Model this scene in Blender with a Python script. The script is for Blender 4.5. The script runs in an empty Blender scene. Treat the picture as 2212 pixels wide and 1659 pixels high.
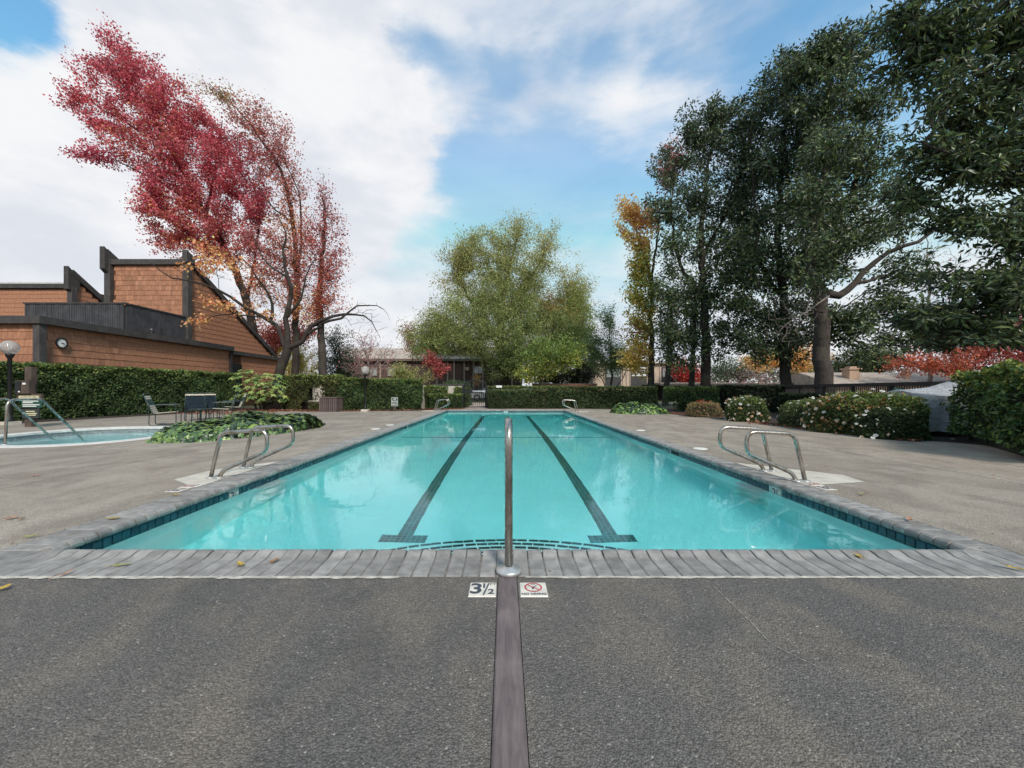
import bpy, math, random
import numpy as np
from mathutils import Vector, Matrix, Euler

random.seed(7)
RNG = np.random.default_rng(11)
sc = bpy.context.scene
COL = sc.collection
rad = math.radians

# ---------------------------------------------------------------- camera
cam_d = bpy.data.cameras.new('camera')
cam = bpy.data.objects.new('camera', cam_d)
COL.objects.link(cam)
cam.location = (0, 0, 1.1)
cam.rotation_euler = (rad(90), 0, 0)
cam_d.sensor_width = 36
cam_d.lens = 36 * 839 / 2212
cam_d.shift_x = 15 / 2212
cam_d.shift_y = 12.5 / 2212
cam_d.clip_start = 0.05
cam_d.clip_end = 2000
sc.camera = cam

# ---------------------------------------------------------------- world: daylight sky with broken cloud
SUN_EL, SUN_AZ = rad(42), rad(158)      # azimuth from +Y, towards -X
world = bpy.data.worlds.new('World')
sc.world = world
world.use_nodes = True
wt = world.node_tree
wt.nodes.clear()


def wn(t, **kw):
    n = wt.nodes.new(t)
    for k, v in kw.items():
        setattr(n, k, v)
    return n


def wmath(op, a, b=None, clamp=False):
    n = wn('ShaderNodeMath', operation=op, use_clamp=clamp)
    for i, x in enumerate((a, b)):
        if x is None:
            continue
        if isinstance(x, (int, float)):
            n.inputs[i].default_value = x
        else:
            wt.links.new(x, n.inputs[i])
    return n.outputs[0]


def build_sky():
    out = wn('ShaderNodeOutputWorld')
    bg = wn('ShaderNodeBackground')
    bg.inputs['Strength'].default_value = 0.091
    sky = wn('ShaderNodeTexSky', sky_type='NISHITA')
    sky.sun_disc = False
    sky.sun_elevation = SUN_EL
    sky.sun_rotation = SUN_AZ
    sky.altitude = 0
    sky.air_density = 1.0
    sky.dust_density = 0.4
    sky.ozone_density = 2.5
    tc = wn('ShaderNodeTexCoord')
    d = tc.outputs['Generated']
    sep = wn('ShaderNodeSeparateXYZ')
    wt.links.new(d, sep.inputs[0])

    def noise(scale, zs, detail, rough, off=0.0, dist=0.0):
        m = wn('ShaderNodeMapping')
        m.inputs['Scale'].default_value = (1, 1, zs)
        m.inputs['Location'].default_value = (off, off * .7, off * .3)
        wt.links.new(d, m.inputs[0])
        n = wn('ShaderNodeTexNoise')
        n.inputs['Scale'].default_value = scale
        n.inputs['Detail'].default_value = detail
        n.inputs['Roughness'].default_value = rough
        n.inputs['Distortion'].default_value = dist
        wt.links.new(m.outputs[0], n.inputs['Vector'])
        return n.outputs['Fac']
    puffy = noise(2.6, 1.5, 9, .58, 1.3, .3)
    streak = noise(1.6, 6.5, 8, .55, 4.1, .5)
    fine = noise(7.0, 2.2, 8, .6, 9.0, .2)
    # cloud banks: each a soft mass round one direction (display px of the photograph's view)
    banks = [  # u, v, sharpness, amount
        (250, 250, 6, .44), (560, 330, 16, .38), (330, 560, 40, -.16), (620, 560, 120, -.12), (700, 120, 300, -.16), (800, 400, 90, .36), (640, 40, 40, .40), (720, 180, 60, .22), (880, 330, 260, .26),
        (1150, 222, 260, .34), (1330, 235, 260, .34), (1520, 215, 240, .36), (1680, 200, 260, .2), (980, 205, 200, .30),
        (1000, 50, 200, .22), (1180, 90, 220, .30), (1340, 84, 260, .26), (1470, 60, 300, .24), (1620, 28, 420, .2),
        (893, 95, 480, -.62), (960, 140, 420, -.4), (1060, 152, 500, -.62), (1180, 154, 600, -.62), (1300, 148, 600, -.55), (1430, 134, 600, -.5),
        (985, 330, 200, -.50), (1090, 350, 200, -.36), (1200, 330, 200, -.24), (1330, 380, 180, -.26), (1060, 440, 260, -.2),
        (1800, 70, 60, -.26), (1590, 118, 260, -.46), (4, 16, 700, -1.1), (960, 480, 130, -.30), (870, 540, 260, -.24), (1180, 380, 70, -.12), (1240, 290, 500, -.12),
        (1090, 300, 900, .08), (2100, 330, 8, .14),
    ]
    wob = wn('ShaderNodeTexNoise')
    wob.inputs['Scale'].default_value = 5.5
    wob.inputs['Detail'].default_value = 6
    wob.inputs['Roughness'].default_value = .6
    wmap = wn('ShaderNodeMapping')
    wmap.inputs['Scale'].default_value = (1, 1, 2.2)
    wt.links.new(d, wmap.inputs[0])
    wt.links.new(wmap.outputs[0], wob.inputs['Vector'])
    wsub = wn('ShaderNodeVectorMath', operation='SUBTRACT')
    wt.links.new(wob.outputs['Color'], wsub.inputs[0])
    wsub.inputs[1].default_value = (.5, .5, .5)
    wmul = wn('ShaderNodeVectorMath', operation='MULTIPLY')
    wt.links.new(wsub.outputs[0], wmul.inputs[0])
    wmul.inputs[1].default_value = (.20, .14, .10)
    wadd = wn('ShaderNodeVectorMath', operation='ADD')
    wt.links.new(d, wadd.inputs[0])
    wt.links.new(wmul.outputs[0], wadd.inputs[1])
    wnrm = wn('ShaderNodeVectorMath', operation='NORMALIZE')
    wt.links.new(wadd.outputs[0], wnrm.inputs[0])
    dw = wnrm.outputs[0]
    acc = None
    for (u, v, k, a) in banks:
        b = Vector(((u - 1091) / 839, 1, (842 - v) / 839)).normalized()
        dot = wn('ShaderNodeVectorMath', operation='DOT_PRODUCT')
        wt.links.new(dw, dot.inputs[0])
        dot.inputs[1].default_value = b
        e = wmath('EXPONENT', wmath('MULTIPLY', wmath('SUBTRACT', dot.outputs['Value'], 1.0), float(k)))
        t = wmath('MULTIPLY', e, a)
        acc = t if acc is None else wmath('ADD', acc, t)
    leftness = wmath('MULTIPLY', wmath('ADD', wmath('MULTIPLY', sep.outputs[0], -1.6), .15), 1.0, clamp=True)
    m1 = wn('ShaderNodeMix', data_type='FLOAT')
    wt.links.new(leftness, m1.inputs[0])
    wt.links.new(streak, m1.inputs[2])
    wt.links.new(puffy, m1.inputs[3])
    nz = wmath('ADD', wmath('MULTIPLY', wmath('SUBTRACT', m1.outputs[0], .5), .85), wmath('MULTIPLY', wmath('SUBTRACT', fine, .5), .50))
    # haze whitens towards the horizon
    hz = wmath('EXPONENT', wmath('MULTIPLY', wmath('MAXIMUM', sep.outputs[2], 0.0), -4.5))
    cov = wmath('ADD', wmath('ADD', acc, nz), wmath('ADD', wmath('MULTIPLY', hz, .44), wmath('ADD', wmath('MULTIPLY', leftness, .085), .325)))
    mr = wn('ShaderNodeMapRange', interpolation_type='SMOOTHSTEP')
    mr.inputs['From Min'].default_value = .22
    mr.inputs['From Max'].default_value = .92
    wt.links.new(cov, mr.inputs['Value'])
    # cloud brightness: thick parts a little greyer
    shade = noise(3.2, 2.2, 6, .55, 2.2, .2)
    ramp = wn('ShaderNodeMix', data_type='RGBA')
    sm = wn('ShaderNodeMapRange', interpolation_type='SMOOTHSTEP')
    sm.inputs['From Min'].default_value = .38
    sm.inputs['From Max'].default_value = .60
    wt.links.new(shade, sm.inputs['Value'])
    wt.links.new(sm.outputs[0], ramp.inputs[0])
    ramp.inputs[6].default_value = (3.40, 3.54, 3.86, 1)
    ramp.inputs[7].default_value = (4.25, 4.28, 4.36, 1)
    gain = wn('ShaderNodeMix', data_type='RGBA', blend_type='MULTIPLY')
    gain.inputs[0].default_value = 1
    wt.links.new(sky.outputs[0], gain.inputs[6])
    gain.inputs[7].default_value = SKY_GAIN
    mx = wn('ShaderNodeMix', data_type='RGBA')
    # a thin high veil over the middle of the sky
    vb = Vector(((1060 - 1091) / 839, 1, (842 - 330) / 839)).normalized()
    vd = wn('ShaderNodeVectorMath', operation='DOT_PRODUCT')
    wt.links.new(dw, vd.inputs[0])
    vd.inputs[1].default_value = vb
    veil = wmath('MULTIPLY', wmath('EXPONENT', wmath('MULTIPLY', wmath('SUBTRACT', vd.outputs['Value'], 1.0), 9.0)), .27)
    veil = wmath('MULTIPLY', veil, wmath('ADD', wmath('MULTIPLY', streak, .9), .55))
    al = wmath('ADD', mr.outputs[0], wmath('MULTIPLY', veil, wmath('SUBTRACT', 1.0, mr.outputs[0])))
    wt.links.new(al, mx.inputs[0])
    cap = wn('ShaderNodeMix', data_type='RGBA', blend_type='DARKEN')
    cap.inputs[0].default_value = 1
    wt.links.new(gain.outputs[2], cap.inputs[6])
    cap.inputs[7].default_value = (2.80, 3.20, 3.75, 1)
    wt.links.new(cap.outputs[2], mx.inputs[6])
    wt.links.new(ramp.outputs[2], mx.inputs[7])
    wt.links.new(mx.outputs[2], bg.inputs['Color'])
    wt.links.new(bg.outputs[0], out.inputs['Surface'])


SKY_GAIN = (.84, 1.28, 1.20, 1)
build_sky()

# ---------------------------------------------------------------- sun through thin cloud
sl = bpy.data.lights.new('sun', 'SUN')
sl.energy = 1.5
sl.angle = rad(10)
sl.color = (1.0, .92, .82)
sun = bpy.data.objects.new('sun', sl)
COL.objects.link(sun)
sdir = Vector((math.sin(SUN_AZ) * math.cos(SUN_EL), math.cos(SUN_AZ) * math.cos(SUN_EL), math.sin(SUN_EL)))
sun.rotation_euler = (-sdir).to_track_quat('-Z', 'Y').to_euler()
sun.location = sdir * 60

# ---------------------------------------------------------------- exposure and render settings
vs = sc.view_settings
vs.view_transform = 'Standard'
vs.look = 'None'
vs.gamma = 1
vs.use_curve_mapping = False
vs.exposure = 1.26
cy = sc.cycles
cy.use_denoising = True
cy.max_bounces = 14
cy.diffuse_bounces = 8
cy.glossy_bounces = 4
cy.transmission_bounces = 8
cy.caustics_refractive = True
cy.caustics_reflective = False
cy.sample_clamp_indirect = 6
cy.blur_glossy = 0.3

# ---------------------------------------------------------------- helpers


def at(u, v, Y):
    """A point of the place, from the photograph's direction (u, v) and a distance Y."""
    return Vector(((u - 1091) * Y / 839, Y, 1.1 - (v - 842) * Y / 839))


def gnd(u, v):
    Y = 1.1 * 839 / (v - 842)
    return Vector(((u - 1091) * Y / 839, Y, 0))


def srgb(r, g, b):
    return tuple(((c / 255) / 12.92 if c / 255 <= .04045 else ((c / 255 + .055) / 1.055) ** 2.4) for c in (r, g, b))


WL = {}


def wl(o):
    return WL.get(o.name, Vector((0, 0, 0)))


def tag(o, label=None, cat=None, group=None, kind=None):
    if label:
        o['label'] = label
    if cat:
        o['category'] = cat
    if group:
        o['group'] = group
    if kind:
        o['kind'] = kind
    return o


def empty(name, loc, rz=0.0):
    o = bpy.data.objects.new(name, None)
    o.empty_display_size = .1
    COL.objects.link(o)
    o.location = loc
    o.rotation_euler = (0, 0, rz)
    WL[o.name] = Vector(loc)
    return o


def link(name, me, mat=None, parent=None, loc=(0, 0, 0), rot=(0, 0, 0), scale=(1, 1, 1), world=True):
    """One object. loc is in world space (parent empties that are not turned), or local when world=False."""
    o = bpy.data.objects.new(name, me)
    if mat is not None and len(me.materials) == 0:
        me.materials.append(mat)
    COL.objects.link(o)
    L = Vector(loc)
    if parent is not None:
        o.parent = parent
        o.location = L - wl(parent) if world else L
        WL[o.name] = L if world else wl(parent) + L
    else:
        o.location = L
        WL[o.name] = L
    o.rotation_euler = rot
    o.scale = scale
    return o


def np_mesh(name, verts, faces_n, idx, smooth=False):
    """verts (N,3); idx flat loop indices; faces_n sides of every face (int or array)."""
    me = bpy.data.meshes.new(name)
    verts = np.asarray(verts, dtype=np.float32)
    idx = np.asarray(idx, dtype=np.int32).ravel()
    if np.isscalar(faces_n):
        nf = len(idx) // faces_n
        tot = np.full(nf, faces_n, dtype=np.int32)
    else:
        tot = np.asarray(faces_n, dtype=np.int32)
        nf = len(tot)
    me.vertices.add(len(verts))
    me.vertices.foreach_set('co', verts.ravel())
    me.loops.add(len(idx))
    me.loops.foreach_set('vertex_index', idx)
    me.polygons.add(nf)
    st = np.zeros(nf, dtype=np.int32)
    st[1:] = np.cumsum(tot)[:-1]
    me.polygons.foreach_set('loop_start', st)
    me.polygons.foreach_set('loop_total', tot)
    if smooth:
        me.polygons.foreach_set('use_smooth', np.ones(nf, dtype=bool))
    else:
        me.polygons.foreach_set('use_smooth', np.zeros(nf, dtype=bool))
    me.update(calc_edges=True)
    return me


class MB:
    """Collects simple solids into one mesh."""

    def __init__(s):
        s.v, s.f, s.sm = [], [], []

    def add(s, vs_, fs, smooth=False):
        o = len(s.v)
        s.v += [tuple(p) for p in vs_]
        s.f += [tuple(i + o for i in f) for f in fs]
        s.sm += [smooth] * len(fs)
        return s

    def box(s, c, size, rz=0.0, rot=None):
        x, y, z = (k / 2 for k in size)
        R = rot if rot is not None else Matrix.Rotation(rz, 3, 'Z')
        c = Vector(c)
        vs_ = [c + R @ Vector((i * x, j * y, k * z)) for k in (-1, 1) for j in (-1, 1) for i in (-1, 1)]
        return s.add(vs_, [(0, 2, 3, 1), (4, 5, 7, 6), (0, 1, 5, 4), (2, 6, 7, 3), (0, 4, 6, 2), (1, 3, 7, 5)])

    def bar(s, a, b, w, h=None, up=(0, 0, 1)):
        a, b = Vector(a), Vector(b)
        d = (b - a)
        L = d.length
        d.normalize()
        upv = Vector(up)
        if abs(d.dot(upv)) > .98:
            upv = Vector((0, 1, 0))
        x = d.cross(upv).normalized()
        z = x.cross(d)
        R = Matrix((x, d, z)).transposed()
        return s.box((a + b) / 2, (w, L, h or w), rot=R)

    def prism(s, poly, off):
        """poly: 3-D ring; off: extrusion vector."""
        n = len(poly)
        off = Vector(off)
        p = [Vector(q) for q in poly]
        vs_ = p + [q + off for q in p]
        fs = [tuple(range(n))[::-1], tuple(range(n, 2 * n))]
        fs += [(i, (i + 1) % n, n + (i + 1) % n, n + i) for i in range(n)]
        return s.add(vs_, fs)

    def tube(s, pts, r, n=10, caps=True):
        pts = [Vector(p) for p in pts]
        m = len(pts)
        rs = r if isinstance(r, (list, tuple)) else [r] * m
        tang = []
        for i in range(m):
            a = pts[max(i - 1, 0)]
            b = pts[min(i + 1, m - 1)]
            tang.append((b - a).normalized())
        t0 = tang[0]
        ref = Vector((0, 0, 1)) if abs(t0.z) < .9 else Vector((1, 0, 0))
        x = t0.cross(ref).normalized()
        vs_ = []
        for i in range(m):
            t = tang[i]
            x = (x - t * x.dot(t)).normalized()
            y = t.cross(x)
            for k in range(n):
                a = 2 * math.pi * k / n
                vs_.append(pts[i] + (x * math.cos(a) + y * math.sin(a)) * rs[i])
        fs = [(i * n + k, i * n + (k + 1) % n, (i + 1) * n + (k + 1) % n, (i + 1) * n + k) for i in range(m - 1) for k in range(n)]
        s.add(vs_, fs, True)
        if caps:
            o = len(s.v) - len(vs_)
            s.f += [tuple(o + k for k in range(n))[::-1], tuple(o + (m - 1) * n + k for k in range(n))]
            s.sm += [False, False]
        return s

    def lathe(s, c, prof, n=24):
        c = Vector(c)
        vs_, m = [], len(prof)
        for (r, z) in prof:
            for k in range(n):
                a = 2 * math.pi * k / n
                vs_.append(c + Vector((r * math.cos(a), r * math.sin(a), z)))
        fs = [(i * n + k, i * n + (k + 1) % n, (i + 1) * n + (k + 1) % n, (i + 1) * n + k) for i in range(m - 1) for k in range(n)]
        fs += [tuple(range(n))[::-1], tuple((m - 1) * n + k for k in range(n))]
        return s.add(vs_, fs, True)

    def mesh(s, name):
        me = bpy.data.meshes.new(name)
        me.from_pydata(s.v, [], s.f)
        me.polygons.foreach_set('use_smooth', s.sm)
        me.update()
        return me

    def build(s, name, mat, parent=None, loc=None):
        return link(name, s.mesh(name), mat, parent, loc if loc is not None else (0, 0, 0))


def fillet(pts, r, n=6):
    """Round the corners of a polyline; r one radius or one per inner corner."""
    pts = [Vector(p) for p in pts]
    out = [pts[0]]
    for i in range(1, len(pts) - 1):
        rr = r[i - 1] if isinstance(r, (list, tuple)) else r
        a = (pts[i - 1] - pts[i])
        b = (pts[i + 1] - pts[i])
        la, lb = a.length, b.length
        a.normalize()
        b.normalize()
        ang = a.angle(b)
        t = min(rr / math.tan(ang / 2), la * .49, lb * .49)
        p0, p2 = pts[i] + a * t, pts[i] + b * t
        for k in range(n + 1):
            q = k / n
            out.append(p0 * (1 - q) ** 2 + pts[i] * 2 * q * (1 - q) + p2 * q * q)
    out.append(pts[-1])
    return out


def text_mesh(txt, size, bold=0.0, align='CENTER', thick=0.0):
    cu = bpy.data.curves.new('text', 'FONT')
    cu.body = txt
    cu.size = size
    cu.align_x = align
    cu.align_y = 'CENTER'
    cu.offset = bold
    cu.extrude = thick
    o = bpy.data.objects.new('text', cu)
    me = bpy.data.meshes.new_from_object(o)
    bpy.data.objects.remove(o)
    bpy.data.curves.remove(cu)
    return me


# ---------------------------------------------------------------- materials


class NT:
    def __init__(s, name):
        s.m = bpy.data.materials.new(name)
        s.m.use_nodes = True
        s.t = s.m.node_tree
        s.t.nodes.clear()
        s.out = s.n('ShaderNodeOutputMaterial')

    def n(s, typ, **kw):
        x = s.t.nodes.new(typ)
        for k, v in kw.items():
            setattr(x, k, v)
        return x

    def set(s, sock, v):
        if hasattr(v, 'is_output') or isinstance(v, bpy.types.NodeSocket):
            s.t.links.new(v, sock)
        elif isinstance(v, (tuple, list)) and len(v) == 3 and sock.type == 'RGBA':
            sock.default_value = (*v, 1)
        else:
            sock.default_value = v

    def pos(s, scale=(1, 1, 1), obj=False):
        g = s.n('ShaderNodeTexCoord').outputs['Object'] if obj else s.n('ShaderNodeNewGeometry').outputs['Position']
        m = s.n('ShaderNodeMapping')
        m.inputs['Scale'].default_value = scale
        s.set(m.inputs[0], g)
        return m.outputs[0]

    def noise(s, vec, scale, detail=4, rough=.55, dist=0.0):
        x = s.n('ShaderNodeTexNoise')
        s.set(x.inputs['Vector'], vec)
        x.inputs['Scale'].default_value = scale
        x.inputs['Detail'].default_value = detail
        x.inputs['Roughness'].default_value = rough
        x.inputs['Distortion'].default_value = dist
        return x.outputs['Fac']

    def voro(s, vec, scale, out='Distance', feature='F1', rnd=1.0):
        x = s.n('ShaderNodeTexVoronoi', feature=feature)
        s.set(x.inputs['Vector'], vec)
        x.inputs['Scale'].default_value = scale
        x.inputs['Randomness'].default_value = rnd
        return x.outputs[out]

    def rng(s, v, a, b, c=0.0, d=1.0, smooth=True):
        x = s.n('ShaderNodeMapRange', interpolation_type='SMOOTHSTEP' if smooth else 'LINEAR')
        s.set(x.inputs['Value'], v)
        x.inputs['From Min'].default_value = a
        x.inputs['From Max'].default_value = b
        x.inputs['To Min'].default_value = c
        x.inputs['To Max'].default_value = d
        return x.outputs[0]

    def mix(s, f, a, b, blend='MIX'):
        x = s.n('ShaderNodeMix', data_type='RGBA', blend_type=blend)
        s.set(x.inputs[0], f)
        s.set(x.inputs[6], a)
        s.set(x.inputs[7], b)
        return x.outputs[2]

    def math(s, op, a, b=0.0, clamp=False):
        x = s.n('ShaderNodeMath', operation=op, use_clamp=clamp)
        s.set(x.inputs[0], a)
        s.set(x.inputs[1], b)
        return x.outputs[0]

    def bump(s, h, dist=.01, strength=1.0, normal=None):
        x = s.n('ShaderNodeBump')
        s.set(x.inputs['Height'], h)
        x.inputs['Distance'].default_value = dist
        x.inputs['Strength'].default_value = strength
        if normal is not None:
            s.set(x.inputs['Normal'], normal)
        return x.outputs[0]

    def pbr(s, col, rough=.6, metal=0.0, spec=.5, normal=None, **kw):
        p = s.n('ShaderNodeBsdfPrincipled')
        s.set(p.inputs['Base Color'], col)
        s.set(p.inputs['Roughness'], rough)
        s.set(p.inputs['Metallic'], metal)
        s.set(p.inputs['Specular IOR Level'], spec)
        if normal is not None:
            s.set(p.inputs['Normal'], normal)
        for k, v in kw.items():
            s.set(p.inputs[k], v)
        return p.outputs[0]

    def surf(s, sh):
        s.t.links.new(sh, s.out.inputs['Surface'])
        return s.m


def simple(name, col, rough=.6, metal=0.0, spec=.4, var=.18, scale=8.0, bump=0.0, bscale=60.0, obj=False, rnd=0.0, col2=None, sc3=(1, 1, 1)):
    """Plain material with blotchy colour variation, optional fine relief and per-object brightness."""
    k = NT(name)
    p = k.pos(sc3, obj)
    f = k.rng(k.noise(p, scale, 5, .6), .3, .7)
    c2 = col2 or tuple(min(1, c * (1 - var)) for c in col)
    c1 = col if col2 else tuple(min(1, c * (1 + var)) for c in col)
    c = k.mix(f, c1, c2)
    if rnd:
        oi = k.n('ShaderNodeObjectInfo').outputs['Random']
        c = k.mix(1.0, c, k.rng(oi, 0, 1, 1 - rnd, 1 + rnd, False), 'MULTIPLY')
    nrm = k.bump(k.noise(p, bscale, 4, .6), bump) if bump else None
    return k.surf(k.pbr(c, rough, metal, spec, nrm))


def leaf_mat(name, rough=.5, spec=.35, trans=.28, tint=(1, 1, 1)):
    k = NT(name)
    a = k.n('ShaderNodeAttribute', attribute_name='leaf_colour', attribute_type='GEOMETRY')
    c = k.mix(1.0, a.outputs['Color'], tint, 'MULTIPLY')
    p = k.pbr(c, rough, 0, spec)
    tr = k.n('ShaderNodeBsdfTranslucent')
    k.set(tr.inputs[0], k.mix(1.0, c, (1.15, 1.12, .85), 'MULTIPLY'))
    mx = k.n('ShaderNodeMixShader')
    mx.inputs[0].default_value = trans
    k.t.links.new(p, mx.inputs[1])
    k.t.links.new(tr.outputs[0], mx.inputs[2])
    return k.surf(mx.outputs[0])

# ---------------------------------------------------------------- setting: materials


def deck_mat(name, a, b, c, peb=.45, wet=.0, rough=.85):
    """Exposed-aggregate concrete: pebbles with relief, broad weathering blotches."""
    k = NT(name)
    p = k.pos()
    v = k.n('ShaderNodeTexVoronoi', feature='F1')
    k.set(v.inputs['Vector'], p)
    v.inputs['Scale'].default_value = 145
    dist, vc = v.outputs['Distance'], v.outputs['Color']
    v2 = k.n('ShaderNodeTexVoronoi', feature='F1')
    k.set(v2.inputs['Vector'], p)
    v2.inputs['Scale'].default_value = 62
    sx = k.n('ShaderNodeSeparateXYZ')
    k.set(sx.inputs[0], vc)
    blot = k.rng(k.noise(p, .62, 7, .62, .4), .38, .62)
    blot2 = k.rng(k.noise(k.pos((1, .55, 1)), 2.4, 6, .6, .3), .42, .66)
    col = k.mix(blot, a, b)
    col = k.mix(k.math('MULTIPLY', blot2, .75), col, c)
    pebble = k.rng(sx.outputs[0], 0, 1, 1 - peb, 1 + peb, False)
    col = k.mix(1.0, col, pebble, 'MULTIPLY')
    gap = k.rng(dist, .25, .62, 1.04, .70)
    col = k.mix(1.0, col, gap, 'MULTIPLY')
    light = k.rng(sx.outputs[1], .985, .995)
    col = k.mix(k.math('MULTIPLY', light, .5), col, (.48, .44, .38))
    dark = k.rng(k.noise(p, 17, 3, .5), .66, .72)
    col = k.mix(k.math('MULTIPLY', dark, .35), col, (.05, .045, .045))
    oi = k.n('ShaderNodeObjectInfo').outputs['Random']
    col = k.mix(1.0, col, k.rng(oi, 0, 1, .94, 1.06, False), 'MULTIPLY')
    # old damp marks and drips, with edges of their own
    st = k.rng(k.noise(k.pos((1, 1.6, 1)), 1.15, 8, .68, 1.4), .575, .615)
    col = k.mix(k.math('MULTIPLY', st, .22), col, tuple(x * .45 for x in a))
    pale = k.rng(k.noise(k.pos((.8, 1.3, 1)), 3.3, 7, .7, .8), .60, .66)
    col = k.mix(k.math('MULTIPLY', pale, .22), col, tuple(min(1, x * 1.45) for x in b))
    h = k.math('ADD', k.math('MULTIPLY', dist, -1.0), k.math('MULTIPLY', v2.outputs['Distance'], -.6))
    nrm = k.bump(h, .006, .8)
    return k.surf(k.pbr(col, k.rng(blot, 0, 1, rough, rough - .18), 0, .35, nrm))


M = {}
M['deck_front'] = deck_mat('vignetted_aggregate', (.134, .125, .117), (.156, .142, .128), (.215, .184, .152), .32)  # near slabs: edge vignetting put into the concrete as a darker colour
M['deck'] = deck_mat('worn_aggregate_concrete', (.372, .316, .255), (.450, .388, .316), (.275, .234, .192), .24)
M['pale_concrete'] = simple('pale_patch_concrete', (.52, .48, .41), .85, var=.12, scale=5, bump=.003, bscale=90)
M['joint_dark'] = simple('dark_joint_filler', (.055, .05, .047), .9, var=.3, scale=20)
M['joint_pale'] = simple('pale_joint_filler', (.46, .43, .37), .9, var=.35, scale=14)
M['brick'] = simple('grey_coping_brick', (.262, .250, .236), .62, var=.24, scale=11, bump=.005, bscale=120, rnd=.2, spec=.4)
M['mortar'] = simple('coping_mortar', (.17, .155, .14), .9, var=.35, scale=25, bump=.004)
M['plaster'] = simple('pool_plaster', (.88, .965, .95), .8, var=.035, scale=1.2)
M['floor_plaster'] = M['plaster']
M['tile'] = simple('blue_glazed_tile', (.008, .038, .062), .16, spec=.6, var=.45, scale=9, col2=(.014, .068, .092), rnd=.3, bump=.002, bscale=45)
M['grout'] = simple('pale_grout', (.36, .48, .47), .8, var=.15, scale=30)
M['lane_tile'] = simple('dark_lane_tile', (.045, .120, .140), .3, var=.3, scale=14, rnd=.3)
M['step_tile'] = simple('black_step_tile', (.012, .035, .042), .3, var=.3, scale=14, rnd=.35)
M['steel'] = None
M['white_plastic'] = simple('white_plastic', (.72, .74, .72), .45, var=.05)
M['soil'] = simple('planting_soil', (.050, .036, .028), .95, var=.4, scale=9, bump=.03, bscale=22)
M['lawn'] = simple('lawn_ground', (.060, .085, .035), .95, var=.4, scale=1.2, col2=(.10, .09, .045), bump=.03, bscale=30)
M['path'] = simple('far_path', (.42, .34, .30), .9, var=.15, scale=3)


def steel_mat():
    k = NT('brushed_steel')
    p = k.pos()
    f = k.noise(k.pos((1, 1, .25)), 55, 4, .6)
    stain = k.rng(k.noise(k.pos((1, 1, .4)), 9, 5, .65), .46, .66)
    col = k.mix(stain, (.46, .43, .39), (.27, .215, .15))
    ro = k.rng(f, .3, .7, .20, .38)
    return k.surf(k.pbr(col, ro, .95, .5, k.bump(f, .0006)))


M['steel'] = steel_mat()


def water_mat(name, dens, col, ripple, scale=3.2):
    k = NT(name)
    p = k.pos()
    w1 = k.noise(k.pos((1.0, .8, 1)), scale, 3, .5, .2)
    w2 = k.noise(k.pos((1, 1, 1)), scale * 4.2, 2, .5, .3)
    h = k.math('ADD', w1, k.math('MULTIPLY', w2, .14))
    g = k.n('ShaderNodeBsdfGlass')
    g.inputs['Color'].default_value = (1, 1, 1, 1)
    g.inputs['Roughness'].default_value = 0.0
    g.inputs['IOR'].default_value = 1.333
    k.set(g.inputs['Normal'], k.bump(h, ripple, 1.0))
    k.surf(g.outputs[0])
    va = k.n('ShaderNodeVolumeAbsorption')
    va.inputs['Color'].default_value = (*col, 1)
    va.inputs['Density'].default_value = dens
    k.t.links.new(va.outputs[0], k.out.inputs['Volume'])
    return k.m


M['pool_water'] = water_mat('pool_water', .44, (.0, .99, .985), .0034, 1.7)
M['spa_water'] = water_mat('spa_water', .35, (.10, .90, .92), .03, 6)

# ---------------------------------------------------------------- setting: ground and deck
PX0, PX1, PY0, PY1 = -3.08, 3.14, 2.65, 20.95      # pool lip
OX0, OX1, OY0, OY1 = -3.46, 3.45, 2.29, 21.28      # outer edge of coping


def sheet(mb, x0, y0, x1, y1, z):
    return mb.add([(x0, y0, z), (x1, y0, z), (x1, y1, z), (x0, y1, z)], [(0, 1, 2, 3)])


g = MB()
for r in ((-900, -900, 900, -6), (-900, 24.2, 900, 1500), (-900, -6, -30, 24.2), (30, -6, 900, 24.2)):
    sheet(g, *r, -.03)
tag(g.build('ground', M['lawn']), kind='structure')


def slab(parent, name, x0, y0, x1, y1, mat, z=0.0):
    j = .007
    b = MB().box(((x0 + x1) / 2, (y0 + y1) / 2, z - .05), (x1 - x0 - 2 * j, y1 - y0 - 2 * j, .1))
    return link(name, b.mesh('slab'), mat, parent)


deckb = MB()   # joint bed under the slabs, left open over the pool and spa
SPC, SPA, SPB, SPE = Vector((-10.1, 9.5, 0)), 1.86, 1.88, 3.0


def spa_ring(grow, z, n=72):
    out = []
    for i in range(n):
        a = 2 * math.pi * (i + .5) / n
        c, s = math.cos(a), math.sin(a)
        r = (abs(c / (SPA + grow)) ** SPE + abs(s / (SPB + grow)) ** SPE) ** (-1 / SPE)
        out.append(Vector((SPC.x + r * c, SPC.y + r * s, z)))
    return out


def rect_ring(x0, y0, x1, y1, z, n=72):
    out = []
    for i in range(n):
        a = 2 * math.pi * (i + .5) / n
        c, s = math.cos(a), math.sin(a)
        t = min(((x1 if c > 0 else x0) - SPC.x) / c if abs(c) > 1e-9 else 1e9, ((y1 if s > 0 else y0) - SPC.y) / s if abs(s) > 1e-9 else 1e9)
        out.append(Vector((SPC.x + t * c, SPC.y + t * s, z)))
    return out


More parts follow.
